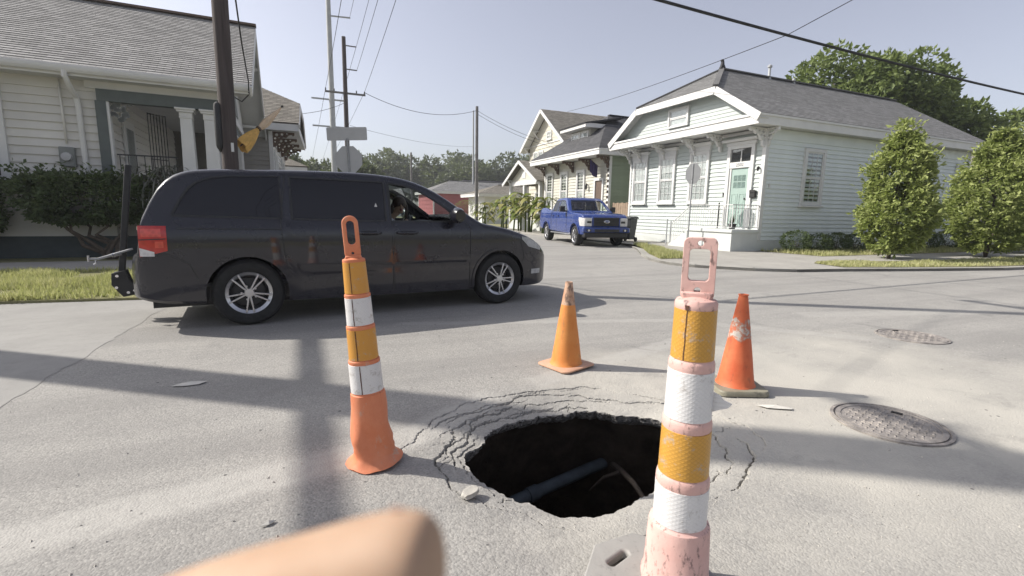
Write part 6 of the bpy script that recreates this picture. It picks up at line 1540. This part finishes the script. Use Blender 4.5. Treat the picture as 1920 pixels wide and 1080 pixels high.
# dark clipped hedge-like bushes in front of the beige house
def tree_bush(label, x, y, rx, ry, z0, z1, n, seed):
    t = thing('trained_bush', label, 'bush', (x, y, .045), 0)
    def fn(d):
        k = 1 + .16 * noise.noise(d * 2.2 + Vector((seed, 0, 0))) + .08 * noise.noise(d * 6 + Vector((seed, 3, 0)))
        s = lambda v, e: math.copysign(abs(v) ** e, v)
        return Vector((s(d.x, .75) * rx, s(d.y, .8) * ry, s(d.z, .65) * (z1 - z0) / 2)) * k
    pts = [(p + Vector((0, 0, (z0 + z1) / 2)), d, s) for p, d, s in crown_points(n, fn, seed, 3, -.3, .4)]
    r = random.Random(seed)
    for i in range(60):
        a = r.uniform(-1, 1); b = r.uniform(-.8, .8); h = r.uniform(.05, .32)
        for k in range(5): pts.append((Vector((a * rx * .9, b * ry, z1 - .05 + h * k / 5)), Vector((0, 0, 1)), .6))
    link('crown', leaf_mesh('crown', pts, .095, seed, .55), 'leaf_dark', t)
    tr = limbs((.25, 0, -.03), [(-rx * .55, 0, z0 + .25), (-rx * .25, .2, z0 + .3), (.05, -.15, z0 + .35), (rx * .3, .1, z0 + .3), (rx * .55, -.1, z0 + .3), (-rx * .35, -.25, z0 + .2)], .06, .02, seed, .5)
    tr.build('trunk', 'bark', t, smooth=True)
tree_bush('dark green trained bush with many bare stems before the beige wall', -4.28, 13.85, 1.38, .66, .80, 1.92, 13000, 31)
tree_bush('dark bush cut by the photograph edge beside the beige house window', -6.75, 13.85, 1.0, .6, .5, 1.95, 8000, 32)
# grey spiky plant at the porch
gp = thing('spiky_plant', 'grey-green plant with long drooping leaves by the beige porch steps', 'plant', (-3.0, 13.8, .05))
rr = random.Random(8); vs, fs, sh = [], [], []
for i in range(90):
    a = rr.uniform(0, 6.28); L = rr.uniform(.35, .75); w = rr.uniform(.02, .045); base = Vector((rr.uniform(-.35, .35), rr.uniform(-.2, .2), rr.uniform(1.55, 2.15))); o = Vector((math.cos(a), math.sin(a), 0)); sd_ = Vector((-o.y, o.x, 0)) * w
    j = len(vs)
    for k in range(5):
        q = k / 4; p = base + o * L * q + Vector((0, 0, .35 * q - .75 * q * q)); ww = (1 - q * .85); vs += [p + sd_ * ww, p - sd_ * ww]; sh += [rr.random()] * 2
    fs += [(j + 2 * k, j + 2 * k + 1, j + 2 * k + 3, j + 2 * k + 2) for k in range(4)]
me = bpy.data.meshes.new('leaves'); me.from_pydata([tuple(v) for v in vs], [], fs); at = me.attributes.new('shade', 'FLOAT', 'POINT'); at.data.foreach_set('value', sh); link('leaves', me, 'leaf_grey', gp)
limbs((0, 0, -.03), [(-.3, .1, 1.9), (.25, -.1, 1.8), (0, .1, 2.1)], .04, .02, 5).build('stem', 'bark', gp, smooth=True)
# trees
def tree(label, x, y, H, R, n, seed, mat='leaf_tree', group=None, zc=.62, leaf=.34, flat=.8, z0=0):
    t = thing('tree', label, 'tree', (x, y, z0), 0, group); r = random.Random(seed); blobs = []
    C = Vector((0, 0, H * zc))
    for i in range(16):
        d = Vector((r.gauss(0, 1), r.gauss(0, 1), r.gauss(0, .8))).normalized(); q = r.uniform(.35, .85)
        blobs.append((C + Vector((d.x * R * q, d.y * R * q, d.z * R * flat * q)), R * r.uniform(.26, .46)))
    pts = []
    while len(pts) < n:
        c, br = blobs[r.randrange(len(blobs))]; d = Vector((r.gauss(0, 1), r.gauss(0, 1), r.gauss(0, 1))).normalized()
        p = c + d * br * (1 - abs(r.gauss(0, .22))) * (1 + .3 * noise.noise(d * 2.5 + c))
        q = noise.noise(p * (2.2 / R ** .5) + Vector((seed, 0, 0))) + .5 * noise.noise(p * (5 / R ** .5))
        if q < -.18: continue
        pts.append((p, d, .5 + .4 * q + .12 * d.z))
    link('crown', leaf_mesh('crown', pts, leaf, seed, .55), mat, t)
    tops = [b[0] for b in blobs[:8]]
    mb = MB(); mb.tube([(0, 0, -.1), (0.1, 0, H * .18), (.05, .1, H * .34)], [H * .032, H * .024, H * .02], 9); t_ = mb.build('trunk', 'bark', t, smooth=True)
    limbs((.05, .1, H * .32), tops, H * .014, H * .004, seed).build('limbs', 'bark', t_, smooth=True)
tree('large leafy tree rising behind the mint house roof', 35.5, 21.5, 12.6, 5.4, 26000, 41, zc=.66, leaf=.36)
tree('darker rounded tree standing right of the large one behind the mint roof', 43.0, 20.8, 11.6, 4.6, 15000, 42, zc=.66, leaf=.38)
tree('spreading tree low behind the mint roof ridge', 31.0, 25.5, 10.6, 3.6, 9000, 43, zc=.70, leaf=.36)
bg_ = 'trees along the far end of the street'
far = [(6, 60, 7.0, 3.2), (3, 88, 10.5, 5.5), (14, 118, 15, 8), (24, 128, 16, 8.5), (33, 120, 15, 8), (43, 130, 18, 9.5), (53, 126, 17, 9), (63, 128, 17.5, 9.5), (74, 122, 16, 9), (36, 108, 13, 7), (58, 112, 14, 7.5), (-3, 62, 8, 4)]
far.sort(key=lambda q: q[0] / q[1])
for i, (x, y, H, R) in enumerate(far):
    tree('%s hazy tree from the bracketed house in the belt closing the street' % ORD[i], x, y, H, R, 5200, 60 + i, 'leaf_far', bg_, .60, .10 * R + .15, .72)
# banana and oleander clump beside the pickup
def banana(label, x, y, H, n, seed):
    t = thing('banana_plant', label, 'plant', (x, y, .1), 0, 'banana plants by the cream house'); r = random.Random(seed); vs, fs, sh = [], [], []
    for i in range(n):
        a = r.uniform(0, 6.28); L = r.uniform(.6, 1.3); w = r.uniform(.10, .2); zb_ = H * r.uniform(.25, .8); o = Vector((math.cos(a), math.sin(a), 0)); sd_ = Vector((-o.y, o.x, 0)); b = Vector((r.uniform(-.4, .4), r.uniform(-.4, .4), zb_)); j = len(vs); s0 = r.random()
        for k in range(6):
            q = k / 5; p = b + o * L * q + Vector((0, 0, L * (.9 * q - 1.15 * q * q))); ww = w * math.sin(PI * min(.97, q * .85 + .12)) * (1 + .2 * r.uniform(-1, 1)); vs += [p + sd_ * ww, p - sd_ * ww]; sh += [max(0, min(1, s0 + .25 * q))] * 2
        fs += [(j + 2 * k, j + 2 * k + 1, j + 2 * k + 3, j + 2 * k + 2) for k in range(5)]
    me = bpy.data.meshes.new('leaves'); me.from_pydata([tuple(v) for v in vs], [], fs); at = me.attributes.new('shade', 'FLOAT', 'POINT'); at.data.foreach_set('value', sh); link('leaves', me, 'leaf_banana', t)
    mb = MB()
    for k in range(4): px, py = r.uniform(-.35, .35), r.uniform(-.35, .35); mb.tube([(px, py, -.03), (px + r.uniform(-.1, .1), py, H * .4), (px + r.uniform(-.2, .2), py, H * .75)], [.06, .05, .03], 7)
    mb.build('stems', 'leaf_banana', t, smooth=True)
for i, (x, y, H, n) in enumerate(((13.3, 25.6, 2.5, 46), (13.2, 27.6, 2.9, 55), (13.4, 29.8, 2.6, 46), (13.5, 32.5, 2.7, 46), (13.4, 36, 2.2, 36))): banana('%s yellow-green banana clump along the kerb counting from the blue pickup' % ORD[i], x, y, H, n, 80 + i)
round_shrub('brown-tipped rounded bush further along the kerb beyond the banana clump', 13.2, 40, 1.3, 2.2, 2500, 95, 'leaf_banana', None)
# ------------------------------------------------------------------ poles, signs, wires
def pole(name, label, x, y, H, r0, r1, mat, lean=(0, 0), z0=0, group=None):
    t = thing(name, label, 'utility pole', (x, y, z0), 0, group)
    MB().tube([(lean[0] * h, lean[1] * h, h) for h in [-.05] + [H * k / 6 for k in range(1, 7)]], [lerp(r0, r1, k / 6) for k in range(7)], 14).build('shaft', mat, t, smooth=40)
    return t
def crossarm(t, z, half, ang, mat='pole_grey_wood', lean=(0, 0), ins=True, w=.11):
    c, s = math.cos(ang), math.sin(ang); o = (lean[0] * z, lean[1] * z)
    a = MB().bar((o[0] - half * c, o[1] - half * s + .0, z), (o[0] + half * c, o[1] + half * s, z), w * .9, w).build('crossarm', mat, t)
    if ins:
        for k in (-.96, -.55, .55, .96):
            MB().lathe([(.02, 0), (.045, .05), (.03, .09), (.05, .12), (.02, .17), (0, .18)], 8, (o[0] + half * k * c, o[1] + half * k * s, z + w / 2)).build('insulator', 'bin_dark', a, smooth=40)
    return a
p0 = pole('wooden_pole', 'thick dark wooden utility pole on the verge behind the minivan', -1.03, 9.3, 11.5, .122, .112, 'pole_wood', (.004, 0), .03)
m = MB(); m.lathe([(.0, -.10), (.05, -.02), (.06, .03), (.06, .60), (.05, .66), (0, .70)], 12, (-.115, -.05, 2.22)); m.build('cable_guard', 'black_plastic', p0, smooth=40)
MB().box(.045, .085, -.125, -.112, 2.14, 2.28).build('tag_plate', 'white_clean', p0)
crossarm(p0, 10.2, 1.3, PI / 2)
# leaning pole out of frame on the left; its shadow and its crossarm's fall across the road
H1 = 12.4; LN = (.0, -.118)
p1 = pole('leaning_pole', 'thick leaning wooden utility pole whose long shadow crosses the road', -7.42, 8.72, H1, .27, .24, 'pole_wood', LN, .03)
crossarm(p1, 7.0, 1.75, PI / 2, 'pole_grey_wood', LN, False, .12)
crossarm(p1, 10.3, 1.2, PI / 2, 'pole_grey_wood', LN, True, .12)
# steel transmission pole and wooden line pole down the left side
p2 = pole('steel_pole', 'tall pale steel transmission pole far down the left side of the street', 2.85, 45, 27, .27, .15, 'pole_steel')
for z in (8.2, 10.4): MB().bar((-1.6, 0, z), (1.0, 0, z), .10, .12).build('bracket_arm', 'pole_steel', p2)
for z in (17.0, 21.0): MB().bar((0, 0, z), (1.7, 0, z + .1), .09, .1).build('bracket_arm', 'pole_steel', p2)
p3 = pole('line_pole', 'wooden line pole with a wide crossarm down the left side of the street', 2.95, 33.5, 11.9, .17, .12, 'pole_wood')
crossarm(p3, 8.55, 1.22, 0)
for z in (10.0, 11.4): MB().bar((0, 0, z), (.75, 0, z), .06, .06).build('side_arm', 'pole_grey_wood', p3)
p4 = pole('line_pole', 'plain wooden pole standing before the red house on the right side', 13.0, 37, 9.4, .15, .11, 'pole_grey_wood')
p5 = pole('steel_pole', 'thin tall grey pole behind the plain wooden one near the red house', 20.6, 60, 13.9, .14, .09, 'pole_steel')
p6 = pole('line_pole', 'short far pole in front of the tree belt', 12.0, 57, 7.9, .13, .10, 'pole_grey_wood')
p7 = pole('line_pole', 'wooden utility pole far to the right along the near street', 42, 9.4, 10.5, .16, .12, 'pole_wood'); crossarm(p7, 9.8, 1.2, PI / 2)
def wire(a, b, sag, r, label, name='overhead_wire', n=24, group='thin overhead wires'):
    a, b = Vector(a), Vector(b); mb = MB()
    mb.tube([a.lerp(b, i / n) - Vector((0, 0, sag * 4 * (i / n) * (1 - i / n))) for i in range(n + 1)], r, 6)
    return tag(mb.build(name, 'wire_black', smooth=True), label, 'wire', group)
wire((-1.0, 9.3, 6.3), (42, 9.4, 6.25), .42, .034, 'thick black cable sagging along the near street over the mint house', 'cable_bundle', 40, None)
wire((11.9, 9.45, 6.0), (17.4, 30.5, 8.3), .15, .010, 'thin service wire slanting from the thick cable down to the gabled house'); wire((11.9, 9.45, 6.0), (16.5, 3.0, 9.5), .0, .010, 'thin service wire rising from the joint on the thick cable')
wire((2.2, 9.3, 10.0), (42, 9.4, 9.5), .8, .009, 'high thin wire above the thick cable on the near street')
for x0, z0, x1, z1, q in ((2.95 - 1.17, 8.75, 1.2, 8.6, 'house-side end of the wide crossarm'), (2.95 + 1.17, 8.75, 2.0, 9.6, 'road-side end of the wide crossarm'), (2.95 + .75, 10.05, 2.1, 10.3, 'lower short side arm'), (2.95 + .75, 11.45, 2.2, 11.2, 'upper short side arm')): wire((x0, 33.5, z0), (x1, -12, z1), .5, .011, 'line wire passing overhead from the ' + q, n=30)
for x0, z0, q in ((2.95 - 1.17, 8.75, 'house-side end of the wide crossarm'), (2.95 + 1.17, 8.75, 'road-side end of the wide crossarm'), (2.95 + .75, 11.45, 'upper short side arm')): wire((x0, 33.5, z0), (x0, 130, 9), .8, .012, 'line wire running away down the street from the ' + q)
for z, q in ((17.1, 'lower'), (21.1, 'upper')): wire((4.5, 45, z), (3.2, -12, z + .5), .9, .014, 'transmission wire strung from the %s arm of the pale steel pole' % q)
wire((2.95 + 1.2, 33.5, 8.7), (13.0, 37, 9.1), .75, .016, 'sagging wire across the side street between two poles'); wire((2.95 + .2, 33.5, 6.6), (20.6, 60, 9.5), .4, .010, 'lower straight wire crossing the side street')
for dz, q in ((0, 'upper'), (.25, 'lower')): wire((13.0, 37, 9.1 - dz), (16.9, 31.5, 6.2 - dz), .25, .014, q + ' drop wire from the plain pole to the gabled house')
wire((2.95, 33.5, 8.0), (-.6, 24.5, 5.4), .2, .012, 'drop wire to the bracketed house on the left')
mb = MB(); mb.tube([(-.90, 9.3, 6.2), (-.86, 9.9, 5.0), (-.90, 11.2, 4.45), (-.95, 12.6, 4.25), (-1.0, 13.6, 4.25), (-1.05, 14.1, 4.05), (-1.2, 14.0, 3.85), (-1.35, 14.1, 3.95)], .014, 6); tag(mb.build('service_drop', 'wire_black', smooth=True), 'looping black service wire from the thick pole to the beige gable', 'wire')
for z, y0, y1, q in ((10.35, 9.3 - 1.2, 8.72 - 2.4, 'road-side'), (10.35, 9.3 + 1.2, 8.72 - .05, 'house-side')): wire((-1.0, y0, z), (-7.42, y1, z - .1), .12, .010, q + ' wire linking the two poles on the left verge', group='wires on the left verge')
# stop signs seen from behind
def octagon(r): return [(r * math.cos(PI / 8 + k * PI / 4), r * math.sin(PI / 8 + k * PI / 4)) for k in range(8)]
def stop(label, x, y, z0, zc, R, rz, lean=(0, 0), extra=None, post_h=None, back='sign_back'):
    t = thing('stop_sign', label, 'stop sign', (x, y, z0), rz, 'stop signs seen from behind'); t.rotation_euler = (lean[0], lean[1], rz)
    m = MB(); h = post_h or zc + R + .05
    m.prism([(-.032, .0), (-.032, -.006), (-.014, -.030), (.014, -.030), (.032, -.006), (.032, 0), (.022, 0), (.010, -.022), (-.010, -.022), (-.022, 0)], -.05, h, 'z'); m.build('post', 'sign_post', t)
    f = MB(); f.prism([(px, pz + zc) for px, pz in octagon(R)], .006, .010, 'y'); f.build('sign_face', back, t)
    fr = MB(); fr.prism([(px, pz + zc) for px, pz in octagon(R)], .0101, .012, 'y'); fr.build('red_front', 'tail_red', t)
    for dz in (-R * .5, R * .5): b = MB(); b.lathe([(.012, -.04), (.012, -.032)], 6, (0, 0, zc + dz), axis='y'); b.build('bolt', 'chrome', t)
    if extra:
        w, hh, zz = extra; e_ = MB(); e_.prism(rrect(w, hh, .03, 4, 0, zz), .006, .010, 'y'); e_.build('name_plate', 'sign_back', t)
    return t
stop('back of a stop sign with a blank rectangular plate above on a leaning post', 1.42, 14.7, .06, 2.62, .405, math.radians(-20), (0, -.04), (1.12, .36, 3.33), 3.2)
stop('back of a lone octagonal stop sign before the mint house porch', 13.25, 13.85, .10, 2.70, .395, math.radians(-90), (0, 0), None, 3.05, 'sign_back_dark')
# ------------------------------------------------------------------ people
def skin_figure(name, joints, edges, mat, parent, root=0, sub=2):
    me = bpy.data.meshes.new(name); me.from_pydata([j[0] for j in joints], edges, [])
    o = bpy.data.objects.new('work', me); COL.objects.link(o)
    sk = o.modifiers.new('skin', 'SKIN'); sk.use_smooth_shade = True
    for i, j in enumerate(joints):
        r = j[1] if isinstance(j[1], tuple) else (j[1], j[1]); v = me.skin_vertices[0].data[i]; v.radius = r; v.use_root = (i == root)
    ss_ = o.modifiers.new('sub', 'SUBSURF'); ss_.levels = sub; ss_.render_levels = sub
    m = evaluated(o); bpy.data.objects.remove(o)
    m.materials.clear()
    return m
def driver():
    hd = math.radians(5.5); t = thing('person', 'dark haired person with open mouth leaning to look out of the minivan window', 'person', (-.644, 6.78, .025), hd)
    hx, hy, hz = 2.04, .28, 1.32
    J = [((1.72, .42, .78), (.16, .13)), ((1.74, .40, .95), (.14, .12)), ((1.80, .37, 1.08), (.15, .11)), ((1.90, .33, 1.15), .06), ((1.97, .30, 1.205), .050), ((2.02, .285, 1.27), (.072, .070)), ((2.03, .28, 1.345), (.080, .085)), ((2.025, .28, 1.405), (.055, .06)),
         ((1.83, .18, 1.09), .062), ((1.98, .08, .98), .046), ((2.10, .22, 1.08), .034), ((2.13, .27, 1.11), .028),
         ((1.80, .57, 1.09), .062), ((1.93, .66, .93), .046), ((2.08, .56, 1.05), .034), ((2.12, .52, 1.09), .028),
         ((1.85, .30, .74), .09), ((2.18, .26, .80), .065), ((2.30, .26, .50), .05), ((1.85, .54, .74), .09), ((2.18, .56, .80), .065), ((2.30, .56, .50), .05)]
    E_ = [(0, 1), (1, 2), (2, 3), (3, 4), (4, 5), (5, 6), (6, 7), (2, 8), (8, 9), (9, 10), (10, 11), (2, 12), (12, 13), (13, 14), (14, 15), (0, 16), (16, 17), (17, 18), (0, 19), (19, 20), (20, 21)]
    b = link('body', skin_figure('body', J, E_, 'skin', t), 'skin', t, smooth=True)
    # face looks to -y and a little forward
    fd = Vector((-.02, -1.0, -.06)).normalized(); rt = fd.cross(Vector((0, 0, 1))).normalized(); C = Vector((2.027, .282, 1.325))
    def f(u, v, d): return C + rt * u + Vector((0, 0, v)) + fd * d
    def ball(nm, c, r, mat, sq=(1, 1, 1)):
        me = bpy.data.meshes.new(nm); bm = bmesh.new(); bmesh.ops.create_uvsphere(bm, u_segments=14, v_segments=10, radius=1)
        for v in bm.verts: v.co = c + rt * v.co.x * r * sq[0] + fd * v.co.y * r * sq[1] + Vector((0, 0, 1)) * v.co.z * r * sq[2]
        bm.to_mesh(me); bm.free(); return link(nm, me, mat, b, smooth=True)
    ball('nose', f(0, -.005, .080), .016, 'skin', (.8, 1.1, 1.5)); ball('jaw', f(0, -.075, .035), .05, 'skin', (.9, .9, .85))
    for s in (-1, 1):
        ball('eye', f(s * .031, .020, .070), .011, 'eye_dark', (1.3, .7, .8)); ball('eyebrow', f(s * .031, .042, .071), .014, 'hair_dark', (1.4, .6, .35)); ball('ear', f(s * .085, 0, -.01), .022, 'skin', (.4, .8, 1.3))
    ball('mouth', f(0, -.060, .074), .020, 'lip', (1.0, .55, 1.1))
    # hair: cap and long sides
    ball('hair', f(0, .035, -.022), .105, 'hair_dark', (.98, .98, 1.0))
    for s in (-1, 1):
        m = MB(); m.tube([f(s * .07, .06, .0), f(s * .100, .0, -.02), f(s * .108, -.07, -.02), f(s * .104, -.14, -.01), f(s * .095, -.19, .0)], [.022, .025, .026, .022, .012], 9); m.build('hair_lock', 'hair_dark', b, smooth=True)
    sh = skin_figure('s', [((1.72, .42, .74), (.175, .145)), ((1.74, .40, .95), (.155, .135)), ((1.80, .37, 1.075), (.165, .125)), ((1.83, .18, 1.09), .075), ((1.94, .10, 1.02), .064), ((1.80, .57, 1.09), .075), ((1.90, .64, .98), .064), ((1.87, .345, 1.13), .075)], [(0, 1), (1, 2), (2, 3), (3, 4), (2, 5), (5, 6), (2, 7)], 'shirt_white', t)
    link('shirt', sh, 'shirt_white', b, smooth=True)
driver()
# the photographer's hand: finger across the bottom of the frame, the rest of the hand and forearm below it
def hand():
    t = thing('hand', 'blurred fingertip of a hand reaching in close from below', 'hand', (0, 0, 0))
    O = Vector((0, 0, 1.278))
    def c(px, py, d): return O + (FW + RT * ((px - 960) / 897.26) + UP * ((540 - py) / 897.26)) * d
    tip = [c(828, 1064, .0765), c(785, 1064, .077), c(715, 1080, .078), c(560, 1124, .081), c(400, 1166, .085)]
    rad = [.0072, .0096, .0104, .0106, .0110]
    k1 = c(170, 1250, .092); kn = c(-120, 1560, .10); palm = c(-150, 2000, .10); wrist = c(-250, 2700, .11); el = wrist + Vector((-.16, -.10, -.20))
    J = [(tuple(tip[i]), rad[i]) for i in range(5)] + [(tuple(k1), .0108), (tuple(kn), (.015, .013)), (tuple(palm), (.034, .018)), (tuple(wrist), (.026, .02)), (tuple(wrist.lerp(el, .4)), .031), (tuple(el), .038)]
    E_ = [(i, i + 1) for i in range(10)]
    dn = -UP
    # three more fingers and the thumb, curled below the frame
    for i in range(3):
        base = kn.lerp(palm, .35 + .28 * i) ; o = [base, base + RT * .028 + dn * (.010 + .004 * i) + FW * .012, base + RT * .046 + dn * (.016 + .004 * i) + FW * .002, base + RT * .040 + dn * (.018 + .004 * i) - FW * .018]
        n0 = len(J); J += [(tuple(p), r) for p, r in zip(o[1:], (.0098, .009, .0078))]; E_ += [(6 if i == 0 else 7, n0), (n0, n0 + 1), (n0 + 1, n0 + 2)]
    n0 = len(J); th = palm; J += [(tuple(th + RT * .026 - FW * .018 + UP * .004), .013), (tuple(th + RT * .046 - FW * .030 + UP * .010), .0105), (tuple(th + RT * .064 - FW * .034 + UP * .014), .0085)]; E_ += [(7, n0), (n0, n0 + 1), (n0 + 1, n0 + 2)]
    b = link('hand_skin', skin_figure('hand', J, E_, 'skin', t, root=7, sub=3), 'skin', t, smooth=True)
    # finger nail lying on the upper side of the tip
    ax = (tip[0] - tip[2]).normalized(); up = (UP * .62 + FW * .78); up = (up - ax * up.dot(ax)).normalized(); sd_ = ax.cross(up)
    rows = []
    for i in range(7):
        q = i / 6; rows.append([tuple(tip[2].lerp(tip[0], .25 + q * .55) + (up * math.cos(a) + sd_ * math.sin(a)) * (lerp(.0101, .0070, q ** 1.5) + .0001) - (ax * .0)) for a in [lerp(-.75, .75, j / 8) for j in range(9)]])
    MB().grid(rows).build('nail', 'nail', b, smooth=True)
hand()
# ------------------------------------------------------------------ air
hm = bpy.data.materials.new('haze'); hm.use_nodes = True; ht = hm.node_tree; ht.nodes.clear()
ho = ht.nodes.new('ShaderNodeOutputMaterial'); hv = ht.nodes.new('ShaderNodeVolumePrincipled')
hv.inputs['Color'].default_value = (.93, .95, 1, 1); hv.inputs['Density'].default_value = .0008; hv.inputs['Anisotropy'].default_value = .3
ht.links.new(hv.outputs[0], ho.inputs['Volume']); MAT['haze'] = hm
hz_ = MB().box(-120, 160, -80, 190, -3.5, 36).build('haze', 'haze'); hz_['kind'] = 'stuff'; tag(hz_, 'thin pale summer haze over the whole street', 'haze')
